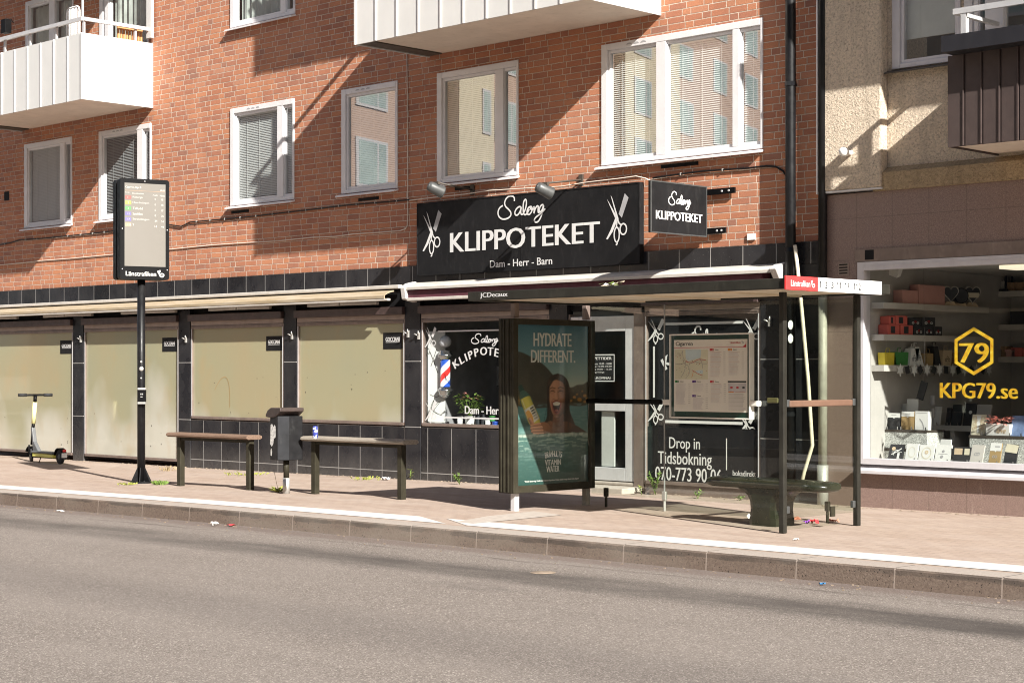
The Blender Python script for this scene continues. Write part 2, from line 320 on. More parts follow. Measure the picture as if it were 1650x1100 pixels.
# ------------------------------------------------------------------ mesh builder
class MB:
    def __init__(s): s.v, s.f, s.mi, s.sm = [], [], [], []
    def face(s, idx, mi=0, sm=False): s.f.append(tuple(idx)); s.mi.append(mi); s.sm.append(sm)
    def poly(s, pts, mi=0):
        b = len(s.v); s.v += [V3(p) for p in pts]; s.face(range(b, b+len(pts)), mi); return s
    def box(s, x0, x1, y0, y1, z0, z1, mi=0):
        x0, x1 = min(x0, x1), max(x0, x1); y0, y1 = min(y0, y1), max(y0, y1); z0, z1 = min(z0, z1), max(z0, z1)
        return s.obox(V3(((x0+x1)/2, (y0+y1)/2, (z0+z1)/2)), V3(((x1-x0)/2, 0, 0)), V3((0, (y1-y0)/2, 0)), V3((0, 0, (z1-z0)/2)), mi)
    def obox(s, c, a, b, d, mi=0):
        k = len(s.v)
        for sz in (-1, 1):
            for sy in (-1, 1):
                for sx in (-1, 1): s.v.append(V3(c)+a*sx+b*sy+d*sz)
        for q in ((0, 2, 3, 1), (4, 5, 7, 6), (0, 1, 5, 4), (2, 6, 7, 3), (0, 4, 6, 2), (1, 3, 7, 5)): s.face([k+i for i in q], mi)
        return s
    def prism(s, pts, ext, mi=0):
        pts = [V3(p) for p in pts]; ext = V3(ext); n = len(pts); k = len(s.v)
        s.v += pts + [p+ext for p in pts]
        s.face([k+i for i in reversed(range(n))], mi); s.face([k+n+i for i in range(n)], mi)
        for i in range(n): s.face((k+i, k+(i+1) % n, k+n+(i+1) % n, k+n+i), mi)
        return s
    def tube(s, path, r, n=8, mi=0, sm=True, cap=True):
        path = [V3(p) for p in path]; rs = r if isinstance(r, (list, tuple)) else [r]*len(path)
        k = len(s.v); up = None
        for i, p in enumerate(path):
            d = (path[min(i+1, len(path)-1)]-path[max(i-1, 0)]).normalized()
            if up is None: up = V3((0, 0, 1)) if abs(d.z) < .9 else V3((1, 0, 0))
            a = d.cross(up).normalized(); b = a.cross(d).normalized(); up = b
            for j in range(n):
                q = 2*math.pi*j/n; s.v.append(p+(a*math.cos(q)+b*math.sin(q))*rs[i])
        for i in range(len(path)-1):
            for j in range(n):
                s.face((k+i*n+j, k+i*n+(j+1) % n, k+(i+1)*n+(j+1) % n, k+(i+1)*n+j), mi, sm)
        if cap:
            s.face([k+j for j in range(n)][::-1], mi); s.face([k+(len(path)-1)*n+j for j in range(n)], mi)
        return s
    def lathe(s, prof, c, n=20, mi=0, axis=None, sm=True):
        c = V3(c); w = V3(axis or (0, 0, 1)).normalized()
        u = V3((1, 0, 0)) if abs(w.x) < .9 else V3((0, 1, 0)); a = w.cross(u).normalized(); b = w.cross(a).normalized()
        k = len(s.v)
        for r, h in prof:
            for j in range(n):
                q = 2*math.pi*j/n; s.v.append(c+w*h+(a*math.cos(q)+b*math.sin(q))*max(r, 1e-4))
        for i in range(len(prof)-1):
            for j in range(n): s.face((k+i*n+j, k+i*n+(j+1) % n, k+(i+1)*n+(j+1) % n, k+(i+1)*n+j), mi, sm)
        s.face([k+j for j in range(n)], mi); s.face([k+(len(prof)-1)*n+j for j in range(n)], mi)
        return s
    def build(s, name, mats, parent=None, origin=None, local=False, bevel=0, seg=2):
        """world coordinates in; the object's origin goes to ORIGIN (top-level) or stays on its parent's"""
        o3 = V3(origin) if origin is not None else V3((0, 0, 0))
        if parent is not None and not local: o3 = wloc(parent)
        me = bpy.data.meshes.new(name)
        me.from_pydata([tuple(v-o3) if not local else tuple(v) for v in s.v], [], s.f)
        for m_ in (mats if isinstance(mats, (list, tuple)) else [mats]): me.materials.append(MATS[m_] if isinstance(m_, str) else m_)
        for i, p in enumerate(me.polygons): p.material_index = s.mi[i]; p.use_smooth = s.sm[i]
        me.update()
        ob = bpy.data.objects.new(name, me); col.objects.link(ob)
        if parent is not None: ob.parent = parent
        else: ob.location = o3
        if bevel:
            b = ob.modifiers.new('edge', 'BEVEL'); b.width = bevel; b.segments = seg; b.limit_method = 'ANGLE'; b.angle_limit = R_(40)
        return ob
def wloc(o):
    p = V3((0, 0, 0))
    while o is not None: p += o.location; o = o.parent
    return p
def tag(o, label=None, cat=None, group=None, kind=None):
    if label: o['label'] = label
    if cat: o['category'] = cat
    if group: o['group'] = group
    if kind: o['kind'] = kind
    return o
def thing(name, label, cat, loc, group=None, rz=0):
    o = bpy.data.objects.new(name, None); col.objects.link(o); o.location = loc; o.rotation_euler.z = rz; o.empty_display_size = .2
    return tag(o, label, cat, group)
def copy_tree(o, parent=None):
    c = o.copy(); col.objects.link(c)
    if parent is not None: c.parent = parent
    for ch in list(o.children): copy_tree(ch, c)
    return c
def single(mb, name, mats, label, cat, origin, group=None, kind=None, **k):
    return tag(mb.build(name, mats, None, origin, **k), label, cat, group, kind)

# ------------------------------------------------------------------ lettering and flat marks
FR_Y = lambda o: (V3(o), V3((1, 0, 0)), V3((0, 0, 1)), V3((0, -1, 0)))      # on a face that looks at the street
FR_X = lambda o: (V3(o), V3((0, 1, 0)), V3((0, 0, 1)), V3((1, 0, 0)))       # on a face across the street line
_tc = {}
def text_geo(s, space=1.0, off=0.0):
    key = (s, space, off)
    if key in _tc: return _tc[key]
    c = bpy.data.curves.new('lettering', 'FONT'); c.body = s; c.resolution_u = 3; c.space_character = space; c.offset = off
    o = bpy.data.objects.new('lettering', c); me = bpy.data.meshes.new_from_object(o)
    vs = [(v.co.x, v.co.y) for v in me.vertices]; fs = [tuple(p.vertices) for p in me.polygons]
    x0, x1 = min(v[0] for v in vs), max(v[0] for v in vs); y0, y1 = min(v[1] for v in vs), max(v[1] for v in vs)
    bpy.data.objects.remove(o); bpy.data.curves.remove(c); bpy.data.meshes.remove(me)
    _tc[key] = ([((a-x0)/(x1-x0), (b-y0)/(y1-y0)) for a, b in vs], fs, (x1-x0)/(y1-y0))
    return _tc[key]
def put_text(mb, s, fr, u0, v0, W, H=None, bold=.0, lift=.003, mi=0, rot=0, space=1.0, off=0.0, shear=0):
    vs, fs, asp = text_geo(s, space, off)
    if H is None: H = W/asp
    if W is None: W = H*asp
    O, U, V_, N = fr
    ca, sa = math.cos(rot), math.sin(rot)
    for k, dx in enumerate(((0,) if not bold else (-bold*H, 0, bold*H))):
        b = len(mb.v)
        for a, c in vs:
            x, y = a*W+dx+shear*c*H, c*H
            if rot: x, y = (x-W/2)*ca-(y-H/2)*sa+W/2, (x-W/2)*sa+(y-H/2)*ca+H/2
            mb.v.append(O+U*(u0+x)+V_*(v0+y)+N*(lift+k*.0004))
        for f in fs: mb.face([b+i for i in f], mi)
    return mb
def number(mb, s, fr, u0, v0, H, adv, lift=.003, mi=0):
    for i, ch in enumerate(s):
        x = u0+i*adv
        if ch == '1':
            w = H*.17; flat(mb, [(x+adv*.42, v0), (x+adv*.42+w, v0), (x+adv*.42+w, v0+H), (x+adv*.42, v0+H)], fr, lift, mi); flat(mb, [(x+adv*.42, v0+H*.80), (x+adv*.42, v0+H), (x+adv*.08, v0+H*.82), (x+adv*.08, v0+H*.66)], fr, lift+.0003, mi)
        else: put_text(mb, ch, fr, x+adv*.06, v0, adv*.80, H, bold=.03, lift=lift, mi=mi)
def flat(mb, pts, fr, lift=.003, mi=0):
    O, U, V_, N = fr
    return mb.poly([O+U*a+V_*b+N*lift for a, b in pts], mi)
def rect(mb, u0, v0, u1, v1, fr, lift=.003, mi=0): return flat(mb, [(u0, v0), (u1, v0), (u1, v1), (u0, v1)], fr, lift, mi)
def ell(cx, cy, rx, ry, n=20, rot=0):
    c, s_ = math.cos(rot), math.sin(rot)
    return [(cx+rx*math.cos(a)*c-ry*math.sin(a)*s_, cy+rx*math.cos(a)*s_+ry*math.sin(a)*c) for a in (2*math.pi*i/n for i in range(n))]
def stroke(mb, pts, w, fr, lift=.003, mi=0, closed=False):
    O, U, V_, N = fr
    P = [V3((a, b, 0)) for a, b in pts]
    if closed: P = P+[P[0]]
    n = len(P); ws = w if isinstance(w, (list, tuple)) else [w]*n
    L = []
    for i in range(n):
        if closed: d = P[(i+1) % (n-1)]-P[(i-1) % (n-1)]
        else: d = P[min(i+1, n-1)]-P[max(i-1, 0)]
        d = d.normalized() if d.length > 1e-9 else V3((1, 0, 0)); q = V3((-d.y, d.x, 0))*ws[i]*.5
        L.append((P[i]+q, P[i]-q))
    for i in range(n-1):
        a, b = L[i]; c, d = L[i+1]
        mb.poly([O+U*p.x+V_*p.y+N*(lift+i*.00003) for p in (b, d, c, a)], mi)
    return mb
def smooth(pts, k=5):
    out = []
    n = len(pts)
    for i in range(n-1):
        p0, p1, p2, p3 = pts[max(i-1, 0)], pts[i], pts[i+1], pts[min(i+2, n-1)]
        for j in range(k):
            t_ = j/k
            out.append(tuple(.5*((2*p1[d])+(-p0[d]+p2[d])*t_+(2*p0[d]-5*p1[d]+4*p2[d]-p3[d])*t_**2+(-p0[d]+3*p1[d]-3*p2[d]+p3[d])*t_**3) for d in (0, 1)))
    return out+[pts[-1]]

SIGN_Y = -.11
def sgn(cx, cy):
    p = fp(660+cx/4.125, 280+cy/4.125, SIGN_Y); return (p.x, p.z)
_sal = [[(697, 182), (697, 162), (686, 150), (664, 149), (643, 166), (633, 194), (640, 218), (660, 238), (674, 258), (672, 280), (652, 297), (622, 302), (600, 290), (590, 268), (592, 244), (604, 224), (622, 212)],
        [(742, 222), (728, 220), (710, 236), (701, 258), (706, 274), (722, 272), (736, 250), (744, 224), (740, 252), (745, 270), (756, 266), (770, 238), (778, 204), (777, 178), (770, 172), (760, 190), (757, 226), (760, 262), (770, 273), (784, 262), (798, 236)],
        [(806, 218), (792, 226), (783, 246), (784, 266), (796, 271), (810, 256), (817, 234), (810, 219), (803, 226), (812, 238), (826, 234)],
        [(828, 216), (830, 240), (828, 262), (836, 236), (848, 216), (857, 218), (856, 242), (858, 258), (866, 254)],
        [(892, 208), (880, 208), (868, 224), (864, 244), (870, 254), (882, 242), (893, 212), (888, 240), (876, 284), (858, 316), (840, 322), (832, 308), (844, 288), (872, 268), (892, 250), (904, 232)]]
_s2 = [[sgn(*p) for p in st] for st in _sal]
_sx0 = min(p[0] for s_ in _s2 for p in s_); _sx1 = max(p[0] for s_ in _s2 for p in s_); _sz0 = min(p[1] for s_ in _s2 for p in s_); _sz1 = max(p[1] for s_ in _s2 for p in s_)
SALONG = [[((a-_sx0)/(_sx1-_sx0), (b-_sz0)/(_sz1-_sz0)) for a, b in s_] for s_ in _s2]
def salong(mb, fr, u0, v0, W, H, wd, lift=.003, mi=0):
    for i, s_ in enumerate(SALONG): stroke(mb, [(u0+a*W, v0+b*H) for a, b in smooth(s_, 5)], wd, fr, lift+i*.0006, mi)
def scissors(mb, fr, u0, v0, W, H, lift=.003, mi=0, mi2=0, flip=False):
    """hair scissors, comb and razor crossed; the unit square is traced from the shop sign"""
    q = lambda pts: [(u0+((1-a) if flip else a)*W, v0+b*H) for a, b in pts]
    def add(pts, k, m_): flat(mb, q(pts) if not flip else q(pts)[::-1], fr, lift+k*.0006, m_)
    add([(.03, .91), (.10, .86), (.52, .52), (.46, .46)], 0, mi)
    add([(.20, .98), (.27, .92), (.56, .50), (.47, .52)], 1, mi)
    add([(.83, .99), (1., .90), (.70, .52), (.56, .60)], 2, mi2)
    add([(.44, .56), (.52, .50), (.30, .27), (.07, .12), (0., .13), (.20, .30)], 3, mi)
    wd = .055*W
    stroke(mb, q([(.50, .52), (.58, .42), (.70, .37)]), wd, fr, lift+.0026, mi)
    stroke(mb, q([(.50, .52), (.48, .42), (.46, .35)]), wd, fr, lift+.0030, mi)
    stroke(mb, q(ell(.77, .30, .145, .105, 16)), wd, fr, lift+.0034, mi, True)
    stroke(mb, q(ell(.48, .20, .115, .145, 16)), wd, fr, lift+.0038, mi, True)
    stroke(mb, q([(.50, .06), (.50, .02), (.44, 0.)]), wd, fr, lift+.0042, mi)
def swoosh(mb, fr, u0, v0, s_, wd, lift=.003, mi=0):
    """the transport company's looped letter mark"""
    p = lambda pts: [(u0+a*s_, v0+b*s_) for a, b in pts]
    stroke(mb, p(smooth([(.18, 1.0), (.22, .55), (.40, .12), (.72, .02), (.95, .18), (.92, .42), (.66, .50), (.44, .42)], 5)), wd, fr, lift, mi)
    stroke(mb, p([(.0, .95), (.06, .62)]), wd*.7, fr, lift+.0008, mi)
    stroke(mb, p([(.34, 1.08), (.36, .70)]), wd*.7, fr, lift+.001, mi)

# ------------------------------------------------------------------ the setting: ground, road, kerb, pavement
KS = .018
def yk(x): return -5.19+KS*(x+6.5)
XS = [-70+1.25*i for i in range(97)]
def strip(y0f, y1f, z0, z1, name, mats, split=1):
    mb = MB()
    for i in range(len(XS)-1):
        a, b = XS[i], XS[i+1]
        mb.poly([(a, y0f(a), gz(a)+z0), (b, y0f(b), gz(b)+z0), (b, y1f(b), gz(b)+z1), (a, y1f(a), gz(a)+z1)])
    return tag(mb.build(name, mats, None, (0, 0, 0)), kind='structure')
strip(lambda x: yk(x)+.30, lambda x: .6, 0, 0, 'pavement', 'pinkish_paving')
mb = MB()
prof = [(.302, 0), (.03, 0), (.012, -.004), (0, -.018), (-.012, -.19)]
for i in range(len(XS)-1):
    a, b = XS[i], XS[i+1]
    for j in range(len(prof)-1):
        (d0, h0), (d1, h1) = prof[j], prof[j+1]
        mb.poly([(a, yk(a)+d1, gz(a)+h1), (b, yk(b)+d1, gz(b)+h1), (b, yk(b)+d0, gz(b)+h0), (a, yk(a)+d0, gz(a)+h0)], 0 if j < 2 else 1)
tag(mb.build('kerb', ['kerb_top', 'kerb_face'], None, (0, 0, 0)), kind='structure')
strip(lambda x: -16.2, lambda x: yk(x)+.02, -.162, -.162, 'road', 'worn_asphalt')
strip(lambda x: -26, lambda x: -16.2, 0, 0, 'far_pavement', 'concrete_slab')
mb = MB()
for i in range(len(XS)-1):
    a, b = XS[i], XS[i+1]
    mb.poly([(a, -16.2, gz(a)-.19), (b, -16.2, gz(b)-.19), (b, -16.2, gz(b)), (a, -16.2, gz(a))])
tag(mb.build('far_kerb', 'kerb_top', None, (0, 0, 0)), kind='structure')
mb = MB(); mb.box(-500, 500, -500, 500, -.8, -.42)
tag(mb.build('ground', 'concrete_slab', None, (0, 0, 0)), kind='structure')
def line(xa, xb, ca, cb, name):
    mb = MB(); n = max(2, int((xb-xa)/1.2)); g = lambda x, o: (x, yk(x)+o, gz(x)+.004)
    for i in range(n):
        a, b = xa+(xb-xa)*i/n, xa+(xb-xa)*(i+1)/n
        a1 = a+(ca if i == 0 else 0); b1 = b+(cb if i == n-1 else 0)
        mb.poly([g(a, .37), g(b, .37), g(b1, .81), g(a1, .81)])
    return tag(mb.build(name, 'white_line', None, (0, 0, 0)), kind='structure')
line(-60, -13.05, 0, -.85, 'road_marking'); line(-12.75, 30, -.75, 0, 'road_marking')
mb = MB()
mb.poly([gp(x, y, .0045) for x, y in ((762, 843), (905, 829), (860, 823), (785, 831), (735, 840))])
tag(mb.build('paving_patch', 'concrete_slab', None, (0, 0, 0)), kind='structure')
# soil and grit gathered where pavement and wall meet
mb = MB(); random.seed(3)
for i in range(420):
    x = random.uniform(-30, -8); r = random.uniform(.008, .035); y = -.06-abs(random.gauss(0, .07)) - (.09 if x > -11.9 else 0)
    q = random.uniform(0, 6); h = r*random.uniform(.25, .6)
    pts = [(x+math.cos(q+k*1.257)*r*random.uniform(.6, 1.2), y+math.sin(q+k*1.257)*r*random.uniform(.6, 1.2), gz(x)+.002) for k in range(5)]
    b = len(mb.v); mb.v += [V3(p) for p in pts]+[V3((x, y, gz(x)+h))]
    for k in range(5): mb.face((b+k, b+(k+1) % 5, b+5))
tag(mb.build('dirt', 'soil', None, (0, 0, 0)), label='crumbs of soil along the foot of the shop walls', cat='dirt', kind='stuff')
mb = MB()
for i in range(200):
    x = random.uniform(-24, -5); r = random.uniform(.003, .008); y = yk(x)-.04-abs(random.gauss(0, .18))
    mb.obox(V3((x, y, gz(x)-.160+r*.5)), V3((r, r*.4, 0)), V3((-r*.3, r*.8, 0)), V3((0, 0, r*.6)))
tag(mb.build('gravel', 'soil', None, (0, 0, 0)), label='pale grit lying in the gutter by the kerb', cat='grit', kind='stuff')

# ------------------------------------------------------------------ brick building
BB = thing('brick_building', 'red brick apartment building with white balconies above black tiled shop fronts', 'building', (-21, 0, 0))
BX0, BX1, BTOP = -44., -11.885, 12.4
Z0W, Z1W = 4.22, 5.79
def X(px, y=0): return fp(px, 600, y).x
wins = [(X(40), X(116.5), Z0W, Z1W, [(97.5, 105)]), (X(160), X(244), Z0W, Z1W, [(222, 231)]), (X(372), X(474.5), Z0W, Z1W, [(447.5, 457)]), (X(551), X(641.5), Z0W, Z1W, []),
        (X(705), X(836), Z0W, Z1W, [(799, 812)]), (X(970), X(1230), Z0W, Z1W, [(1058, 1074), (1181, 1192)]), (X(372), X(476), Z0W+2.88, Z1W+2.88, [(453, 461)]),
        (X(42), X(119), 6.2, 8.45, [(80, 89)]), (X(161), X(240), 6.2, 8.45, [(170, 176)])]
def holed_wall(mb, x0, x1, z0, z1, holes, y, depth, mi=0, step=None):
    xs = sorted({x0, x1, *[h[0] for h in holes], *[h[1] for h in holes]}); zs = sorted({z0, z1, *[h[2] for h in holes], *[h[3] for h in holes]})
    for i in range(len(xs)-1):
        for j in range(len(zs)-1):
            cx, cz = (xs[i]+xs[i+1])/2, (zs[j]+zs[j+1])/2
            if any(h[0] < cx < h[1] and h[2] < cz < h[3] for h in holes): continue
            mb.poly([(xs[i], y, zs[j]), (xs[i+1], y, zs[j]), (xs[i+1], y, zs[j+1]), (xs[i], y, zs[j+1])], mi)
    for a, b, c, d in [h[:4] for h in holes]:
        e = y+depth
        mb.poly([(a, y, c), (a, y, d), (a, e, d), (a, e, c)], mi); mb.poly([(b, y, d), (b, y, c), (b, e, c), (b, e, d)], mi)
        mb.poly([(a, y, d), (b, y, d), (b, e, d), (a, e, d)], mi); mb.poly([(b, y, c), (a, y, c), (a, e, c), (b, e, c)], mi)
mb = MB(); holed_wall(mb, BX0, BX1, 3.065, BTOP, [w[:4] for w in wins], 0, .13)
mb.poly([(BX1, 0, 3.065), (BX1, 12, 3.065), (BX1, 12, BTOP), (BX1, 0, BTOP)]); mb.poly([(BX0, 12, 0), (BX0, 0, 0), (BX0, 0, BTOP), (BX0, 12, BTOP)])
mb.poly([(BX0, 0, BTOP), (BX1, 0, BTOP), (BX1, 12, BTOP), (BX0, 12, BTOP)]); mb.poly([(BX1, 12, 0), (BX0, 12, 0), (BX0, 12, BTOP), (BX1, 12, BTOP)])
mb.build('wall', 'red_brick', BB)
mb = MB()
for za, zb in ((4.0, 6.0), (6.1, 8.9)):
    mb.poly([(BX0, 2.2, za), (BX1, 2.2, za), (BX1, 2.2, zb), (BX0, 2.2, zb)]); mb.poly([(BX0, .14, za), (BX1, .14, za), (BX1, 2.2, za), (BX0, 2.2, za)])
    mb.poly([(BX0, .14, zb), (BX1, .14, zb), (BX1, 2.2, zb), (BX0, 2.2, zb)])
mb.build('room', 'room_grey', BB)

def window(root, x0, x1, z0, z1, mulls, y=0, blind='blind_white', tilt=.35, sill=True, vents=False, cover=1.0, curtain=False, fm='window_white', gm=None, pitch=.027):
    f = MB(); o = .055
    fy0, fy1 = y-.018, y+.085
    ol, or_ = (.10, .035) if x1-x0 < 3 else (.055, .055)
    f.box(x0, x0+ol, fy0, fy1, z0, z1); f.box(x1-or_, x1, fy0, fy1, z0, z1); f.box(x0+ol, x1-or_, fy0, fy1, z1-o-.03, z1); f.box(x0+ol, x1-or_, fy0, fy1, z0, z0+o)
    ms = [(X(a, y), X(b, y)) for a, b in mulls]
    for a, b in ms: f.box(a, b, fy0+.002, fy1-.002, z0+o, z1-o-.03)
    w = f.build('window', fm, root, bevel=.006)
    edges = [x0+ol]+[q for m_ in ms for q in m_]+[x1-or_]
    sa, pn, bl, vt = MB(), MB(), MB(), MB()
    for i in range(0, len(edges), 2):
        a, b, c, d = edges[i], edges[i+1], z0+o, z1-o-.03
        s_ = .042
        sl = s_ if i == 0 else .012; sr = s_ if i == len(edges)-2 and b-a > .35 else .012
        sa.box(a, a+sl, y+.006, y+.07, c, d); sa.box(b-sr, b, y+.006, y+.07, c, d); sa.box(a+sl, b-sr, y+.006, y+.07, c, c+s_); sa.box(a+sl, b-sr, y+.006, y+.07, d-s_, d)
        a += sl; b -= sr; c += s_; d -= s_
        pn.poly([(a, y+.035, c), (b, y+.035, c), (b, y+.035, d), (a, y+.035, d)])
        if curtain:
            n = max(4, int((b-a)/.05))
            for k in range(n):
                xa, xb = a+(b-a)*k/n, a+(b-a)*(k+1)/n; ya = y+.12+.03*math.sin(k*1.9); yb = y+.12+.03*math.sin((k+1)*1.9)
                bl.poly([(xa, ya, c), (xb, yb, c), (xb, yb, d), (xa, ya, d)])
        elif blind:
            n = int((d-c)*cover/pitch)
            for k in range(n):
                zc = d-.012-k*pitch; t_ = .0125
                ca, sa_ = math.cos(tilt)*t_, math.sin(tilt)*t_
                bl.poly([(a+.004, y+.074-sa_*.7, zc-ca), (b-.004, y+.074-sa_*.7, zc-ca), (b-.004, y+.074+sa_*.7, zc+ca), (a+.004, y+.074+sa_*.7, zc+ca)])
            bl.box(a+.004, b-.004, y+.062, y+.088, d-.012, d)
            for xc in ((a+(b-a)*.2), (a+(b-a)*.5), (a+(b-a)*.8)) if b-a > .5 else ((a+b)/2,): bl.box(xc-.004, xc+.004, y+.0595, y+.061, d-n*pitch, d)
            bl.box(a+.004, b-.004, y+.066, y+.084, d-n*pitch-.025, d-n*pitch-.007)
    sa.build('sash', fm, w, bevel=.004); pn.build('pane', gm or GLW, w)
    if bl.f: bl.build('curtain' if curtain else 'blind', 'curtain_cloth' if curtain else blind, w)
    if sill:
        s_ = MB(); s_.prism([(x0-.06, y-.085, z0-.055), (x0-.06, y-.085, z0-.03), (x0-.06, y+.02, z0-.002), (x0-.06, y+.02, z0-.03)], (x1-x0+.07, 0, 0)); s_.build('sill', fm, w)
    if vents:
        for k in range(3):
            p = x0+.30*(x1-x0 if x1-x0 < 2 else 1.6)+k*.12
            vt.prism([(p+math.cos(q)*.045, y-.0205, z1-.052+max(0, math.sin(q))*.022) for q in [i*math.pi/6 for i in range(7)]], (0, .003, 0))
        vt.build('vent_slot', 'comb_grey', w)
    return w
cfg = [dict(blind='blind_grey', tilt=.05, vents=False), dict(blind='blind_grey', tilt=.9, vents=True), dict(blind='blind_white', tilt=.45, vents=True), dict(blind='blind_white', tilt=.6, vents=True),
       dict(blind='blind_white', tilt=.5), dict(blind='blind_white', tilt=.75, vents=True), dict(curtain=True), dict(curtain=True, sill=False), dict(curtain=True, sill=False)]
for w, k in zip(wins, cfg): window(BB, *w, **k)

def balcony(root, x0, x1, zb, depth=1.38, hang=.28, doors=None):
    zt = zb+1.095
    s_ = MB(); s_.box(x0+hang, x1-.035, -depth+.04, -.002, zb+.03, zb+.17); b = s_.build('balcony', 'soffit_cream', root)
    e = MB(); e.box(x0+.012, x0+hang, -depth+.06, -.02, zb+.012, zb+.06); e.box(x0+hang, x1-.03, -depth+.018, -depth+.04, zb+.012, zb+.07); e.box(x1-.035, x1-.02, -depth+.04, -.01, zb+.018, zb+.09); e.build('edge_beam', 'steel_dark', b)
    f = MB(); n = 10; wd = (x1-x0)/n
    f.box(x0, x1-.0125, -depth-.012, -depth+.012, zb, zt)
    for k in range(n+1): xx = x0+k*wd; f.box(max(x0, xx-.009), min(x1-.013, xx+.009), -depth-.028, -depth-.0121, zb+.002, zt-.002)
    f.build('front_panel', 'balcony_white', b)
    for xe in (x0, x1):
        g = MB(); g.box(xe-.012, xe+.012, -depth-.03, -.004, zb-.002, zt+.002)
        for k in (1, 2): g.box(xe-.0145, xe+.0145, -depth*k/3-.006, -depth*k/3+.006, zb+.002, zt-.002)
        g.build('end_panel', 'balcony_white', b)
    r = MB(); zr = zt+.235
    r.box(x0, x1, -depth-.025, -depth+.025, zr-.03, zr+.03); r.box(x1-.025, x1+.025, -depth+.026, -.01, zr-.03, zr+.03); r.box(x0-.025, x0+.025, -depth+.026, -.01, zr-.03, zr+.03)
    nn = 5
    for k in range(nn+1):
        xx = x0+.03+(x1-x0-.06)*k/nn; r.box(xx-.025, xx+.025, -depth+.03, -depth+.06, zt-.02, zr-.031)
    for xx in (x0+.04, x1-.04): r.box(xx-.02, xx+.02, -.35, -.31, zt-.02, zr-.031)
    r.build('handrail', 'rail_metal', b)
    return b
BAL = [(-29.84, -25.55, 6.04), (-18.61, -14.32, 6.04), (-29.84, -25.55, 8.92), (-18.61, -14.32, 8.92)]
for x0, x1, zb in BAL: balcony(BB, x0, x1, zb)
p = MB(); p.box(-25.575, -25.545, -1.385, -1.355, 7.40, 9.0); p.build('corner_post', 'rail_metal', BB)
p = MB(); p.box(-25.60, -25.46, -.10, -.045, 7.22, 9.0); p.build('privacy_screen', 'balcony_white', BB)

# ---- ground floor of the brick building
PY_ = -.03
mb = MB(); mb.box(BX0, BX1-.003, PY_-.01, .05, 2.805, 3.064); mb.build('tile_band', 'band_tile', BB)
mb = MB(); mb.box(BX0, BX1-.003, .02, .06, 2.34, 2.804); mb.build('header_board', 'black_matt', BB)
GOC = 'GOCCIANI'
shop = [(-30.95, X(120.5), .03, 'f'), (X(138), X(291), .03, 'f'), (X(310), X(460), .76, 'f'), (X(481), X(655.5), .76, 'f'), (X(681), X(888), .76, 's')]
pil = [(X(121), X(137.5)), (X(291.5), X(309.5)), (X(460.5), X(480.5)), (X(656), X(680.5)), (X(888.5), X(917)), (X(1228.5), BX1-.004)]
for a, b in pil:
    q = MB(); q.box(a, b, PY_-.012, .08, -.12, 2.80); q.build('pilaster', 'pilaster_tile', BB)
for a, b in ((X(310), X(460)), (X(481), X(655.5)), (X(681), X(888))):
    q = MB(); q.box(a+.002, b-.002, PY_, .07, -.12, .742); q.build('plinth', 'plinth_tile', BB)
def shopwin(a, b, z0, kind, right=True):
    q = MB(); q.box(a-.002, b+.002, -.10, .045, 2.372, 2.485); q.build('shutter_box', 'shutter_box_brown', BB, bevel=.008)
    q = MB(); q.box(a+.01, b-.01, -.035, .04, 2.302, 2.370); q.build('shutter_slat', 'shutter_slat', BB)
    f = MB(); o = .035; zt = 2.298
    f.box(a, a+o, -.032, .05, z0, zt); f.box(b-o, b, -.032, .05, z0, zt); f.box(a+o, b-o, -.032, .05, zt-.055, zt); f.box(a+o, b-o, -.045, .05, z0, z0+.045)
    f.box(a+o, b-o, -.040, -.0325, zt-.03, zt-.018)
    w = f.build('shop_window', 'shop_frame_brown', BB, bevel=.005)
    e = MB(); e.box(a+o-.012, a+o, -.037, -.0322, z0+.045, zt-.055); e.build('bead', 'alu_grey', w); e = MB(); e.box(b-o, b-o+.012, -.037, -.0322, z0+.045, zt-.055); e.build('bead', 'alu_grey', w)
    return w, (a+o, b-o, z0+.045, zt-.055)
tagged = [(97, 118, 548, 570), (261.5, 285, 543.5, 566.5), (429, 454.5, 541, 565), (617.5, 648.5, 535.5, 562.5)]
for i, (a, b, z0, kind) in enumerate(shop):
    w, g = shopwin(a, b, z0, kind)
    if kind == 's': w5, g5 = w, g
    if kind == 'f':
        q = MB(); q.box(g[0], g[1], -.004, .02, g[2], g[3]); q.build('pane', 'frosted_film', w)
        l, r_, t_, bo = tagged[i]
        p0, p1 = fp(l, bo, -.006), fp(r_, t_, -.006)
        q = MB(); q.box(p0.x, p1.x, -.0075, -.0045, p0.z, p1.z); st = q.build('sticker', 'black_matt', w)
        q = MB(); W_ = p1.x-p0.x; fr = FR_Y((p0.x, -.0075, p0.z))
        put_text(q, GOC, fr, W_*.14, (p1.z-p0.z)*.47, W_*.72, .062, .06, .002); rect(q, W_*.14, (p1.z-p0.z)*.40, W_*.86, (p1.z-p0.z)*.43, fr, .002); q.build('lettering', 'letter_white', w)
        if i == 2:
            q = MB(); fr = FR_Y((0, -.005, 0)); pts = []
            for cx, cy in ((190, 775), (210, 735), (235, 700), (258, 690), (275, 705), (288, 760), (290, 830), (290, 890)):
                pp = fp(300+cx/4.125, 440+cy/4.125, -.005); pts.append((pp.x, pp.z))
            stroke(q, smooth(pts, 4), .011, fr, .002); q.build('scratch', 'kraft', w)
        fr = FR_Y((0, -.005, 0)); random.seed(40+i)
        for k in range(7): q = MB(); flat(q, ell(random.uniform(g[0]+.1, g[1]-.1), random.uniform(g[2]+.05, g[2]+.9), random.uniform(.005, .014), random.uniform(.006, .018), 7), fr, .0015); q.build('stain', 'steel_dark', w)
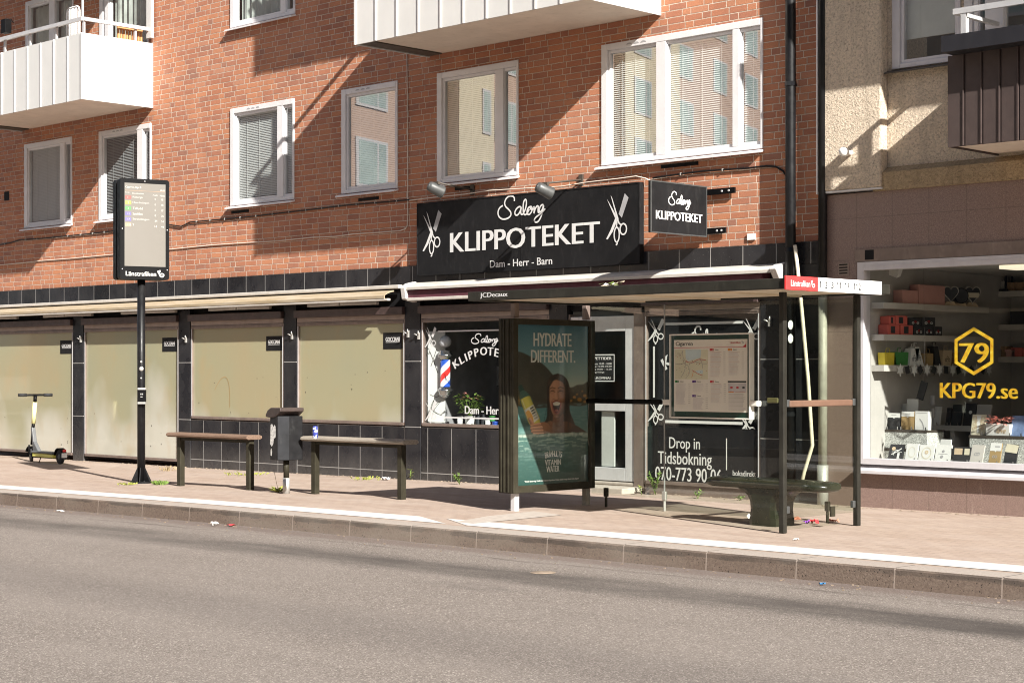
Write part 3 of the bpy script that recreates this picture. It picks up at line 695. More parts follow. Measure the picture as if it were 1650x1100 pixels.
# ---- salon: interior, left window, door, right window
sx0, sx1 = X(681)-.05, X(1228)+.05
mb = MB(); yi = 3.6
mb.poly([(sx0, yi, .02), (sx1, yi, .02), (sx1, yi, 2.34), (sx0, yi, 2.34)]); mb.poly([(sx0, .06, .02), (sx0, yi, .02), (sx0, yi, 2.34), (sx0, .06, 2.34)]); mb.poly([(sx1, yi, .02), (sx1, .06, .02), (sx1, .06, 2.34), (sx1, yi, 2.34)])
mb.poly([(sx0, .06, 2.338), (sx0, yi, 2.338), (sx1, yi, 2.338), (sx1, .06, 2.338)]); mb.poly([(sx0, .06, .03), (sx1, .06, .03), (sx1, yi, .03), (sx0, yi, .03)])
mb.build('salon_room', 'room_grey', BB)
q = MB(); q.poly([(g5[0], 0, g5[2]), (g5[1], 0, g5[2]), (g5[1], 0, g5[3]), (g5[0], 0, g5[3])]); q.build('pane', GLN, w5)
F0 = FR_Y((0, 0, 0))
def at(px, py, y=0): p_ = fp(px, py, y); return p_.x, p_.z
def ptext(mb, s, l, t_, r_, b, y=0, **k):
    """lettering that fills the box measured on the photograph, laid on the plane y"""
    a = at(l, b, y); c = at(r_, t_, y); put_text(mb, s, FR_Y((0, y, 0)), a[0], a[1], c[0]-a[0], c[1]-a[1], **k)
def prect(mb, l, t_, r_, b, y=0, **k):
    a = at(l, (t_+b)/2, y); c = at(r_, (t_+b)/2, y); h = abs(at(l, t_, y)[1]-at(l, b, y)[1])/2
    zc = (a[1]+c[1])/2; rect(mb, a[0], zc-h, c[0], zc+h, FR_Y((0, y, 0)), **k)
q = MB()
a = at(760, 557.5); c = at(803.5, 537); salong(q, F0, a[0], a[1], c[0]-a[0], c[1]-a[1], .013)
for ch, px, py, rot in (('K', 734.8, 585.5, 35), ('L', 744, 579.5, 29), ('I', 751, 575.5, 25), ('P', 758.5, 571.5, 21), ('P', 768, 567.5, 13), ('O', 779.5, 565.5, 4), ('T', 790.5, 566, -3), ('E', 800.5, 568, -11), ('K', 811, 572, -18), ('E', 821, 577.5, -26), ('T', 830, 584, -33)):
    x, z = at(px, py); h = .112; w_ = h*text_geo(ch)[2]*1.12
    put_text(q, ch, F0, x-w_/2, z-h/2, w_, h, bold=.055, rot=R_(rot))
za = at(750, 532.8)[1]
rect(q, at(706, 532)[0], za-.010, g5[1]-.45, za+.010, F0); zb = at(750, 673)[1]; rect(q, at(716, 673)[0], zb-.010, g5[1]-.45, zb+.010, F0)
ptext(q, 'Dam - Herr - Barn', 749.5, 655.5, 843, 666.5, bold=.05)
for px, py in ((694.5, 545), (695, 663)):
    x, z = at(px, py); scissors(q, F0, x-.13, z-.17, .25, .34)
q.build('lettering', 'letter_white', w5)
# door
dx0, dx1 = X(918)+.02, X(1022.5); dz = 2.29
q = MB(); q.box(X(917)+.004, dx0, -.02, .06, .05, 2.30); q.box(dx1+.004, X(1040)-.004, -.025, .06, .05, 2.30); q.build('door_frame', 'shop_frame_brown', BB, bevel=.004)
d_ = MB(); y0, y1 = -.012, .045
zt, zb, zm0, zm1 = 2.262, .13, 1.03, 1.17
d_.box(dx0+.004, dx0+.15, y0, y1, zb, zt); d_.box(dx1-.15, dx1, y0, y1, zb, zt); d_.box(dx0+.15, dx1-.15, y0, y1, zt-.20, zt); d_.box(dx0+.15, dx1-.15, y0, y1, zb, zb+.17); d_.box(dx0+.15, dx1-.15, y0, y1, zm0, zm1)
door = d_.build('door', 'alu_grey', BB, bevel=.006)
q = MB()
for c, e in ((zb+.17, zm0), (zm1, zt-.20)): q.poly([(dx0+.15, .012, c), (dx1-.15, .012, c), (dx1-.15, .012, e), (dx0+.15, .012, e)])
q.build('pane', GLN, door)
q = MB()
for c, e in ((zb+.18, zm0-.01),): q.box(dx1-.15-.44, dx1-.15-.22, .03, .05, c, e)
q.build('poster', 'card_white', door)
q = MB(); a = at(957, 614.5, .010); c = at(990.5, 570.5, .010); FD = FR_Y((0, .0074, 0))
q.box(a[0]-.14, c[0], .0075, .0105, a[1], c[1]); sg = q.build('opening_hours_sign', 'black_matt', door)
q = MB(); L_, Rr, B_, T_ = a[0]-.14, c[0], a[1], c[1]
for e in ((L_, B_, Rr, B_+.012), (L_, T_-.012, Rr, T_), (Rr-.012, B_+.012, Rr, T_-.012), (L_, B_+.012, L_+.012, T_-.012)): rect(q, *e, FD, .001)
H_ = T_-B_; W_ = Rr-L_
put_text(q, '\u00d6PPETTIDER', FD, L_+W_*.1, B_+H_*.80, W_*.8, H_*.125, .07, .0014)
for k, tx in enumerate(('M\u00e5n-Tors 10.00 - 18.00', 'Fredag 10.00-18.00', 'L\u00f6rdag 10.00 - 15.00', 'S\u00f6ndag St\u00e4ngt')): put_text(q, tx, FD, L_+W_*.1, B_+H_*(.62-k*.105), W_*(.8 if k != 3 else .55), H_*.07, .06, .0014)
put_text(q, 'V\u00c4LKOMNA!', FD, L_+W_*.14, B_+H_*.09, W_*.72, H_*.11, .07, .0014); q.build('lettering', 'letter_white', sg)
q = MB(); q.box(dx0+.03, dx0+.06, -.06, -.0125, 1.0, 1.25); q.build('handle', 'chrome', door)
q = MB(); q.box(X(905), X(1036), -.40, .05, -.1, .07); q.box(X(905)+.03, X(1036)-.03, -.02, .05, .0705, .118); q.build('door_step', 'concrete_slab', BB, bevel=.015)
# right salon window, black film
wa, wb = X(1040.5), X(1228)
w6, g6 = shopwin(wa, wb, .12, 's')
q = MB(); q.poly([(g6[0], 0, g6[2]), (g6[1], 0, g6[2]), (g6[1], 0, g6[3]), (g6[0], 0, g6[3])]); q.build('pane', GLN, w6)
q = MB(); q.box(wa, wb, -.05, .05, -.1, .058); q.box(wa, wb, -.02, .05, .0585, .118); q.build('sill', 'shop_frame_brown', w6)
zf = at(1140, 689)[1]; xl = at(1047, 600)[0]
q = MB(); q.box(xl, g6[1]-.06, .012, .022, g6[2]+.02, g6[3]-.12); q.build('film', 'black_matt', w6)
q = MB(); q.box(g6[0]+.004, g6[1]-.02, -.0085, -.0035, g6[2]+.012, zf); q.build('film_panel', 'sign_black', w6)
q = MB()
for px, py in ((1057.5, 533.5), (1057.5, 663), (1211, 533), (1204, 684)):
    x, z = at(px, py); scissors(q, F0, x-.145, z-.165, .29, .33)
prect(q, 1072.5, 518.5, 1197, 522.5); prect(q, 1071, 678, 1197, 682.5); prect(q, 1052.5, 558, 1055.5, 640)
a = at(1114, 545); c = at(1158, 525); salong(q, F0, a[0], a[1]-.09, c[0]-a[0], c[1]-a[1]+.09, .022)
for ch, px, py, rot in (('K', 1075, 583, 33), ('L', 1088, 575, 28), ('I', 1097, 571, 22), ('P', 1107, 566, 16), ('P', 1120, 562, 9), ('O', 1135, 560, 2), ('T', 1149, 562, -6), ('E', 1160, 565, -12)):
    x, z = at(px, py); w_ = .15*text_geo(ch)[2]*1.1; put_text(q, ch, F0, x-w_/2, z-.075, w_, .15, bold=.055, rot=R_(rot))
y_ = -.0085
ptext(q, 'Drop in', 1078.5, 705.5, 1128, 727.5, y=y_, bold=.014); ptext(q, 'Tidsbokning', 1060.5, 730, 1147, 752.5, y=y_, bold=.014); ptext(q, '070-773 90 06', 1056, 756, 1163, 772.5, y=y_, bold=.018)
prect(q, 1170, 706, 1171.6, 757, y=y_, lift=.002); ptext(q, 'bokadirekt', 1181, 759, 1218, 766, y=y_, bold=.03)
q.build('lettering', 'letter_white', w6)
# things in and on the salon
p0 = fp(705, 675, .10)
q = MB(); xa = g5[0]+.02
q.poly([(xa, .05, g5[2]+.01), (xa+.24, .16, g5[2]+.01), (xa+.24, .16, 2.12), (xa, .05, 2.12)]); q.poly([(xa, .06, 2.12), (xa+.24, .17, 2.12), (xa+.24, .17, g5[2]+.01), (xa, .06, g5[2]+.01)])
fr = (V3((xa, .049, g5[2]+.01)), V3((.909, .4166, 0)), V3((0, 0, 1)), V3((.4166, -.909, 0)))
for pts, w_ in (([(.02, .10), (.10, .32), (.05, .20), (.16, .12)], .007), ([(.06, .05), (.12, .24), (.20, .30), (.10, .16), (.22, .10)], .006), ([(.03, 1.02), (.10, .86), (.16, .70)], .009), ([(.05, .80), (.14, 1.05)], .008), ([(.03, .40), (.14, .36), (.20, .42)], .006)): stroke(q, smooth(pts, 4), w_, fr, .002, 1)
single(q, 'display_board', ['card_white', 'steel_dark'], 'white display board with line drawings at the left edge of the salon window', 'display board', (xa, .05, g5[2]))
# barber pole
c = fp(717.5, 640, .14); k_ = 2.0/3
def zpx(py): return fp(717.5, py, .14).z
bp = thing('barber_pole', 'barber pole with red and blue stripes and a globe lamp in the salon window', 'barber pole', (c.x, c.y, zpx(641)))
ra = .083
q = MB(); q.lathe([(ra*.86, zpx(623)-zpx(641)), (ra*.86, zpx(578)-zpx(641))], (c.x, c.y, zpx(641)), 28)
mm, nt, out = newmat('barber_stripes'); t = NT(nt); o = t.obj(); x, y, z = t.sep(o)
ang = t.m('DIVIDE', t.m('ARCTAN2', y, x), 6.28318)
f = t.m('FRACT', t.m('ADD', t.m('DIVIDE', z, .40), t.m('ADD', t.m('MULTIPLY', ang, -1.), .40)))
cc = t.mix(t.m('MULTIPLY', t.m('GREATER_THAN', f, .25), t.m('LESS_THAN', f, .5)), (.80, .80, .80), (.72, .04, .035)); cc = t.mix(t.m('GREATER_THAN', f, .75), cc, (.03, .10, .50))
t.pbr(out, cc, .3, coat=.6)
q.build('cylinder', mm, bp)
q = MB(); z0 = zpx(641)
q.lathe([(.03, z0-z0), (ra*.9, .03), (ra*1.12, .05), (ra*1.12, .085), (ra*1.3, .09), (ra*1.3, .125), (ra*1.05, .13), (ra*1.05, .15), (ra*.8, .155)], (c.x, c.y, z0), 28); q.build('base_cap', 'chrome', bp)
z1 = zpx(579); q = MB(); q.lathe([(ra*.8, 0), (ra*1.05, .005), (ra*1.05, .03), (ra*1.3, .035), (ra*1.3, .075), (ra*1.1, .08), (ra*1.1, .12), (.04, .135)], (c.x, c.y, z1), 28); q.build('top_cap', 'chrome', bp)
zc = zpx(550.5); q = MB(); q.lathe([(.088*math.sin(a_), -.088*math.cos(a_)) for a_ in [math.pi*i/14 for i in range(15)]], (c.x, c.y, zc), 28); q.build('globe', 'globe_white', bp)
q = MB(); q.box(c.x-.10, c.x-.075, c.y-.01, c.y+.03, z0+.08, z1+.05); q.box(c.x-.10, c.x-.04, c.y, c.y+.02, z0+.10, z0+.12); q.box(c.x-.10, c.x-.04, c.y, c.y+.02, z1+.02, z1+.04); q.build('bracket', 'black_paint', bp)
# ledge with plant, bottles
zl = g5[2]-.03
q = MB(); q.box(g5[0]+.01, g5[1]-.01, .055, .45, zl-.04, zl); q.build('window_ledge', 'shelf_white', BB)
def leafy(mb, c, n, spread, h, ls, mi=0, droop=.3, stems=True):
    for i in range(n):
        a_ = random.uniform(0, 6.28); r = spread*math.sqrt(random.random()); z = h*random.uniform(.15, 1)
        p = V3(c)+V3((math.cos(a_)*r, math.sin(a_)*r, z)); d = V3((math.cos(a_+random.uniform(-.8, .8)), math.sin(a_+random.uniform(-.8, .8)), random.uniform(-droop, .5))).normalized()
        s_ = ls*random.uniform(.6, 1.3); w_ = d.cross(V3((0, 0, 1))).normalized()*s_*.28; u_ = V3((0, 0, s_*.12))
        mb.poly([p, p+d*s_*.45+w_+u_, p+d*s_, p+d*s_*.45-w_+u_], mi)
        if stems and i % 3 == 0: mb.tube([V3(c), V3(c)+(p-V3(c))*.5+V3((0, 0, .02)), p], .0025, 4, mi, cap=False)
fpz = fp(757, 684, .24)
pl = thing('potted_plant', 'leafy potted plant with pink flowers beside the barber pole', 'plant', (fpz.x, .24, zl))
q = MB(); q.lathe([(.055, 0), (.075, .13), (.08, .135), (.07, .13)], (fpz.x, .24, zl), 16); q.build('pot', 'pot_white', pl)
random.seed(5); q = MB(); leafy(q, (fpz.x, .24, zl+.13), 130, .17, .30, .085); q.build('foliage', 'leaf_green', pl)
q = MB(); leafy(q, (fpz.x+.02, .22, zl+.36), 22, .14, .10, .05, stems=False); q.build('flower', 'flower_pink', pl)
for k, (px, m_, nm_, h) in enumerate(((741, 'pot_white', 'white pot left of the flowering plant', .13), (771, 'slate', 'dark bottle right of the flowering plant', .15), (779, 'card_dark', 'black bottle next to the coloured tubs', .17), (786, 'pot_white', 'white tub in front of the red tub', .09))):
    p_ = fp(px, 684, .16); q = MB(); q.lathe([(.038, 0), (.04, h*.75), (.016, h*.82), (.016, h)] if 'bottle' in nm_ else [(.036, 0), (.042, h)], (p_.x, .16, zl), 14)
    single(q, 'bottle' if 'bottle' in nm_ else 'pot', m_, nm_+' in the salon window', 'bottle' if 'bottle' in nm_ else 'pot', (p_.x, .16, zl))
for px, zz, m_, nm_ in ((787.5, 0, 'coral_box', 'red'), (798, 0, 'stripe_blue', 'blue'), (793, .075, 'green_paper', 'green')):
    p_ = fp(px, 684, .2); q = MB(); q.lathe([(.045, 0), (.045, .055), (.048, .056), (.048, .072), (.0, .074)], (p_.x, .2, zl+zz), 16)
    single(q, 'hair_wax_tub', m_, nm_+' hair wax tub in the salon window behind the poster case', 'tub', (p_.x, .2, zl+zz), 'coloured tubs in the salon window')
pA, pB = fp(752, 622, 1.6), fp(808, 545, 1.6)
q = MB(); q.box(pA.x, pB.x+.25, 1.56, 1.60, pA.z, pB.z+.05)
pf = single(q, 'picture', 'card_dark', 'dark framed portrait on the back of the salon', 'picture', (pA.x, 1.6, pA.z))
q = MB(); fr = FR_Y((pA.x, 1.56, pA.z)); Wp, Hp = pB.x+.25-pA.x, pB.z+.05-pA.z
flat(q, ell(Wp*.5, Hp*.66, Wp*.2, Hp*.2), fr, .003, 0); flat(q, [(Wp*.1, Hp*.02), (Wp*.9, Hp*.02), (Wp*.75, Hp*.38), (Wp*.5, Hp*.46), (Wp*.25, Hp*.38)], fr, .003, 1); q.build('image', ['slate', 'comb_grey'], pf)
q = MB()
for px in (741, 745.5): p_ = fp(px, 600, .9); q.box(p_.x-.012, p_.x+.012, .88, .91, .05, 2.33)
q.build('mirror_frame', 'rail_metal', BB)
# crank fittings on the pilasters
for k, (px, py, wh) in enumerate(((130.5, 547, 'first pilaster from the left'), (300, 547, 'pilaster behind the bus stop post'), (471, 541, 'pilaster above the litter bin'), (658, 538, 'left side of the pilaster next to the salon'), (675, 541, 'right side of the pilaster next to the salon'), (1240.5, 519, 'dark pilaster behind the route map'))):
    p_ = fp(px, py, -.05); q = MB()
    q.box(p_.x-.014, p_.x+.014, -.07, -.0425, p_.z-.05, p_.z+.05); q.tube([(p_.x, -.06, p_.z+.0), (p_.x-.03, -.09, p_.z+.02), (p_.x-.055, -.095, p_.z+.03)], .009, 7); q.tube([(p_.x, -.06, p_.z), (p_.x+.02, -.085, p_.z+.035), (p_.x+.022, -.085, p_.z+.07)], .008, 7)
    single(q, 'wall_fitting', 'galvanised', 'small white crank fitting on the '+wh, 'fitting', (p_.x, -.04, p_.z-.07), 'crank fittings on the pilasters')

# ------------------------------------------------------------------ awnings
def awning(xa, xb, z, d, name, label, cloth, kind):
    root = thing('awning', label, 'awning', ((xa+xb)/2, -.04, z-.1))
    q = MB()
    if kind == 'open':
        q.box(xa, xb, -.13, -.042, z-.055, z); q.build('rail', 'awning_white', root, bevel=.01)
        q = MB(); n = 40
        prof_ = [(-.10, z-.075), (-.16, z-.085), (-.24, z-.115), (-.30, z-.16), (-.30, z-.20), (-.285, z-.20), (-.285, z-.155), (-.235, z-.13), (-.16, z-.105), (-.10, z-.095)]
        q.prism([(xa, a_, b_) for a_, b_ in prof_], (xb-.12-xa, 0, 0)); q.build('cloth_roll', cloth, root)
        q = MB(); q.box(xa, xb-.05, -.295, -.235, z-.235, z-.201); q.build('front_bar', 'awning_white', root, bevel=.008)
        nn = max(2, int((xb-xa)/2.3))
        for k in range(nn):
            xx = xa+(xb-xa)*(k+.5)/nn
            q = MB(); q.obox(V3((xx-.35, -.17, z-.255)), V3((.42, -.04, 0)), V3((.003, .03, 0)), V3((0, 0, .02))); q.build('folding_arm', 'awning_white', root)
            q = MB(); q.obox(V3((xx+.45, -.16, z-.255)), V3((.35, .05, 0)), V3((-.004, .03, 0)), V3((0, 0, .02))); q.build('folding_arm', 'awning_white', root)
    else:
        prof_ = [(-.042, z+.03), (-.20, z-.01), (-.265, z-.05), (-.265, z-.085), (-.24, z-.085), (-.19, z-.04), (-.042, z-.01)]
        q.prism([(xa+.05, a_, b_) for a_, b_ in prof_], (xb-xa-.1, 0, 0)); q.build('cover', 'awning_white', root)
        q = MB(); q.prism([(xa+.10, -.05, z-.02), (xa+.10, -.18, z-.045), (xa+.10, -.225, z-.09), (xa+.10, -.225, z-.20), (xa+.10, -.06, z-.22)], (xb-xa-.35, 0, 0)); q.build('cloth_roll', cloth, root)
        q = MB(); q.box(xa+.1, xb-.2, -.255, -.19, z-.245, z-.2); q.build('front_bar', 'awning_white', root, bevel=.008)
        for xx in (xa, xb-.10):
            q = MB(); q.prism([(xx, -.04, z+.045), (xx, -.20, z+.01), (xx, -.29, z-.05), (xx, -.26, z-.22), (xx, -.04, z-.26)] if xx == xa else [(xx, -.04, z+.045), (xx, -.20, z+.01), (xx, -.29, z-.04), (xx, -.16, z-.23), (xx, -.04, z-.24)], (.10, 0, 0)); q.build('end_cap', 'awning_end', root, bevel=.012)
    return root
awning(-37, X(636, -.2), 2.80, .3, 'awning', 'long mustard and white retracted awning over the frosted shop windows', 'mustard_cloth', 'open')
awning(X(652, -.2), X(1255, -.2)+.02, 2.795, .3, 'awning', 'white cassette awning with maroon cloth over the hair salon', 'maroon_cloth', 'box')

# ------------------------------------------------------------------ shop signs on the brick wall
a = at(672, 444, SIGN_Y); c = at(1030.5, 293.5, SIGN_Y)
SX0, SX1, SZ0, SZ1 = a[0], c[0], a[1], c[1]
ss = thing('shop_sign', 'large black salon sign with white lettering and scissors on the brick wall', 'sign', ((SX0+SX1)/2, 0, SZ0))
q = MB(); q.box(SX0, SX1, SIGN_Y+.002, -.035, SZ0, SZ1); q.build('board', 'sign_black', ss, bevel=.004)
q = MB(); o = .014
for e in ((SX0-.004, SX0+o, SZ0, SZ1), (SX1-o, SX1+.004, SZ0, SZ1), (SX0+o, SX1-o, SZ1-o, SZ1+.004), (SX0+o, SX1-o, SZ0-.004, SZ0+o)): q.box(e[0], e[1], SIGN_Y-.004, -.03, e[2], e[3])
xm = sgn(741, 300)[0]; q.box(xm-.004, xm+.004, SIGN_Y-.001, SIGN_Y+.004, SZ0+o, SZ1-o); q.build('edge_trim', 'sign_black', ss)
q = MB(); FS = FR_Y((0, SIGN_Y, 0))
for i, s_ in enumerate(_s2): stroke(q, smooth(s_, 6), .023, FS, .003+i*.0007)
ptext(q, 'KLIPPOTEKET', 726.5, 359.5, 965.5, 405, y=SIGN_Y, bold=.0)if False else None
b0 = sgn(273, 524); b1 = sgn(1262, 318)
zt_ = sgn(275, 393)[1]; put_text(q, 'KLIPPOTEKET', FS, b0[0], b0[1], b1[0]-b0[0], zt_-b0[1], bold=.045, lift=.003)
b0 = sgn(536, 625); b1 = sgn(948, 560); zt_ = sgn(538, 577)[1]; put_text(q, 'Dam - Herr - Barn', FS, b0[0], b0[1], b1[0]-b0[0], zt_-b0[1], bold=.03)
q.build('lettering', 'letter_white', ss)
for l, b, r_, t_ in ((88, 553, 214, 290), (1308, 478, 1457, 185)):
    q = MB(); p0 = sgn(l, b); p1 = sgn(r_, t_); zt = sgn(l, 303 if l < 500 else 200)[1]
    scissors(q, FS, p0[0], p0[1], p1[0]-p0[0], zt-p0[1]+.12, .003, 0, 1); q.build('scissors_emblem', ['letter_white', 'comb_grey'], ss)
# hanging sign across the wall
hx = X(1139, -.06)
y0_ = xp(1049, 330, hx).y; zb0 = xp(1094, 378, hx).z; zt0 = xp(1094, 295.5, hx).z
hs = thing('hanging_sign', 'small black square salon sign standing out from the brick wall on brackets', 'sign', (hx, -.05, zb0))
q = MB(); q.box(hx-.045, hx-.002, y0_, -.06, zb0, zt0); q.build('panel', 'sign_black', hs, bevel=.006)
q = MB(); o = .012
for e in ((y0_-.003, y0_+o, zb0, zt0), (-.06-o, -.057, zb0, zt0), (y0_+o, -.06-o, zt0-o, zt0+.003), (y0_+o, -.06-o, zb0-.003, zb0+o)): q.box(hx-.012, hx+.002, e[0], e[1], e[2], e[3])
q.build('edge_trim', 'lamp_grey', hs)
for zz, ln in ((zt0-.07, .42), (zb0+.07, .28)):
    q = MB(); q.box(hx-.02, hx+ln, -.058, -.03, zz-.035, zz+.035)
    for k in (.55, .8): q.lathe([(.014, 0), (.012, .008)], (hx+ln*k, -.058, zz), 8, 1, (0, -1, 0))
    q.build('bracket', ['black_paint', 'rail_metal'], hs)
q = MB(); FH = FR_X((hx, 0, 0))
def hsp(px, py): p_ = xp(px, py, hx); return p_.y, p_.z
a = hsp(1077, 335); c = hsp(1112.5, 312); salong(q, FH, a[0], a[1], c[0]-a[0], c[1]-a[1], .014)
a = hsp(1057, 353); c = hsp(1131, 344); zt = hsp(1057, 339)[1]; put_text(q, 'KLIPPOTEKET', FH, a[0], a[1]+.004, c[0]-a[0], zt-a[1], bold=.05); q.build('lettering', 'letter_white', hs)
# floodlights
for k, (wpx, wpy, lpx, lpy, lab) in enumerate(((762, 306, 703, 307.5, 'grey floodlight on a wall arm over the left end of the salon sign'), (937, 290, 878, 309.5, 'grey floodlight on a wall arm over the middle of the salon sign'))):
    wp = fp(wpx, wpy, 0); ly = -.62; lp = fp(lpx, lpy, ly)
    fl = thing('floodlight', lab, 'floodlight', (wp.x, 0, wp.z), 'floodlights over the salon sign')
    q = MB(); q.box(wp.x-.035, wp.x+.035, -.02, -.001, wp.z-.07, wp.z+.07); q.tube([(wp.x, -.01, wp.z), (lp.x, ly, lp.z+.115)], .013, 8); q.box(lp.x-.06, lp.x+.06, ly-.02, ly+.02, lp.z+.085, lp.z+.125); q.build('arm', 'steel_dark', fl)
    ax = V3((.32, .82, -.36)).normalized(); c_ = V3((lp.x, ly, lp.z+.02))
    q = MB(); q.lathe([(.03, -.13), (.06, -.12), (.072, -.09), (.077, .0), (.086, .09), (.086, .105), (.078, .105), (.072, .05)], c_, 20, 0, ax); q.build('housing', 'lamp_grey', fl)
    q = MB(); q.lathe([(.071, .055), (.071, .062)], c_, 20, 0, ax); q.build('lens', 'globe_white', fl)

# ------------------------------------------------------------------ cables and pipes
def cable(pts, y, r, m_, name, label, clips=0, cat='cable'):
    P = [fp(a_, b_, y) for a_, b_ in pts]; q = MB(); q.tube(P, r, 6)
    root = q.build(name, m_, None, P[0]); tag(root, label, cat)
    if clips:
        cl = MB(); d = 0
        for i in range(len(P)-1):
            sgm = (P[i+1]-P[i]); n = int(sgm.length/clips)
            for k in range(n):
                c_ = P[i]+sgm*((k+.5)/n); cl.box(c_.x-.005, c_.x+.005, y-r-.004, -.001, c_.z-r-.006, c_.z+r+.005)
        cl.build('cable_clip', 'galvanised', root, local=False)
    return root
cable([(-40, 402), (18, 391), (32, 386.5), (70, 384), (100, 381), (140, 377), (178, 373), (230, 367), (276, 362.5), (292, 365), (306, 358), (350, 354), (400, 349.5), (480, 340), (560, 330.5), (620, 325.5), (660, 322), (672, 322.5)], -.018, .011, 'pipe_black', 'cable', 'black cable clipped along the brick wall under the windows', .36)
cable([(660, 323), (700, 318), (745, 313.5), (790, 307), (850, 303.5), (905, 300.5), (945, 294), (1000, 287.5), (1025, 284), (1040, 287.5), (1047, 291)], -.075, .008, 'soffit_cream', 'cable', 'white cable lying along the top edge of the salon sign')
cable([(1052, 287), (1065, 285), (1130, 276), (1200, 271.5), (1235, 267.5), (1250, 268.5), (1262, 276), (1270, 288), (1272, 300)], -.02, .012, 'pipe_black', 'cable', 'black cable running from the small sign to the drainpipe', .4)
cable([(-40, 432), (0, 427), (40, 423), (67, 420), (114, 416.5), (178, 410.5), (230, 405), (277, 401.5), (340, 395), (400, 391), (450, 388), (502, 382.5), (540, 381), (570, 377), (610, 374.5), (644, 371.8), (653, 369), (656.5, 363), (657, 340), (657, 250), (656.5, 150), (655.5, 84)], -.013, .0085, 'soffit_cream', 'cable', 'thin pale cable dropping from the balcony and running along the wall')
q = MB(); xx = X(1275.5, -.10); q.tube([(xx, -.12, 12.3), (xx, -.12, 8), (xx, -.12, 4), (xx, -.12, .12)], .062, 14)
for zz in (1.02, 2.95, 4.9, 6.8, 9.): q.lathe([(.07, 0), (.07, .05)], (xx, -.12, zz), 14); q.box(xx-.012, xx+.012, -.06, -.001, zz+.01, zz+.04)
dp = single(q, 'drainpipe', 'pipe_black', 'black drainpipe running down the brick wall left of the corner', 'drainpipe', (xx, -.12, 0), 'drainpipes at the corner of the two buildings')
q = MB(); frp = (V3((xx+.045, -.185, 0)), V3((.714, .70, 0)).normalized(), V3((0, 0, 1)), V3((.70, -.714, 0)))
for zz in (1.93, 2.09): flat(q, ell(0, zz, .030, .055, 16), frp, .006)
q.build('sticker', 'sticker_torn', dp)
x2 = X(1327.5, -.08)
q = MB(); q.tube([(x2, -.10, 12.3), (x2, -.10, 6), (x2, -.10, 2.6)], .05, 12); q.box(x2-.075, x2-.055, -.085, -.001, 2.9, 12)
d2 = single(q, 'drainpipe', 'pipe_black', 'weathered drainpipe in the seam between brick and stone building', 'drainpipe', (x2, -.10, 0), 'drainpipes at the corner of the two buildings')
q = MB(); q.tube([(x2, -.102, 2.62), (x2, -.102, 1.5), (x2, -.102, .44)], .052, 12); q.build('lower_pipe', 'pipe_weathered', d2)
q = MB(); q.tube([(x2, -.104, .46), (x2, -.104, -.05)], .066, 12); q.build('shoe', 'galvanised', d2)
P = [fp(a_, b_, -.2) for a_, b_ in ((1281, 395), (1285, 430), (1292, 500), (1302, 610), (1309, 717), (1307, 724), (1296, 760), (1289, 790))]
q = MB(); q.tube(P, .022, 8); single(q, 'cable_cover', 'strip_cream', 'bent cream cable cover hanging loose beside the black drainpipe', 'cable cover', P[-1])
# small fixtures on the wall
q = MB(); a = at(1205.5, 387); c = at(1218, 376); q.box(a[0], c[0], -.022, -.001, a[1], c[1]); single(q, 'wall_plate', 'white_paint', 'small white plate on the brick beside the hanging sign', 'plate', (a[0], 0, a[1]))
for px, py, lab, w_ in ((11, 316, 'small dark vent grille in the brick left of the first window', .18), (387, 341, 'dark vent slot under the window above the second bench', .46), (594, 320.5, 'dark vent slot under the single pane window', .46), (749, 303, 'dark vent slot under the window next to the left floodlight', .4), (1095, 266, 'dark vent slot under the wide window', .6)):
    p_ = fp(px, py, 0); q = MB(); h = .17 if px < 50 else .045
    q.box(p_.x-w_/2, p_.x+w_/2, -.006, -.001, p_.z-h/2, p_.z+h/2)
    for k in range(3 if px > 50 else 5): zz = p_.z-h/2+h*(k+.5)/(3 if px > 50 else 5); q.box(p_.x-w_/2+.01, p_.x+w_/2-.01, -.010, -.0065, zz-.004, zz+.004)
    single(q, 'vent', 'black_matt', lab, 'vent', (p_.x, 0, p_.z))
# balcony furniture
def chair_back(label, loc, w_, zt, rz, m_, wire):
    root = thing('balcony_chair', label, 'chair', loc, rz=rz); B = lambda q, n_: q.build(n_, m_, root, local=True)
    q = MB()
    if wire:
        r = .014
        q.tube([(-w_, 0, .45), (-w_, 0, zt-.08), (-w_+.03, 0, zt-.02), (-w_+.08, 0, zt), (w_-.08, 0, zt), (w_-.03, 0, zt-.02), (w_, 0, zt-.08), (w_, 0, .45)], r, 8)
        for k in range(1, 9): xx = -w_+2*w_*k/9; q.tube([(xx, 0, .48), (xx, 0, zt)], .008, 6)
        for zz in (.5, .62, .74): q.tube([(-w_, 0, zz), (w_, 0, zz)], .007, 6)
    else:
        q.box(-w_, w_, -.015, .015, zt-.05, zt); q.box(-w_, w_, -.014, .014, .5, .54)
        for k in range(9): xx = -w_+.02+(2*w_-.04)*k/8; q.box(xx-.017, xx+.017, -.010, .010, .54, zt-.05)
    B(q, 'backrest'); q = MB()
    for k in range(8): q.box(-w_, w_, -.055*k-.06, -.055*k-.015, .42, .44)
    B(q, 'seat')
    for sx in (-1, 1):
        for yy in (0, -.42): q = MB(); q.tube([(sx*w_*.95, yy, 0), (sx*w_*.97, yy, .5)], .016, 7); B(q, 'leg')
zb_ = 6.215
p_ = fp(118, 12, -1.0); chair_back('white metal wire chair on the left balcony', (p_.x, -1.0, zb_), .20, p_.z-zb_, math.pi, 'white_paint', True)
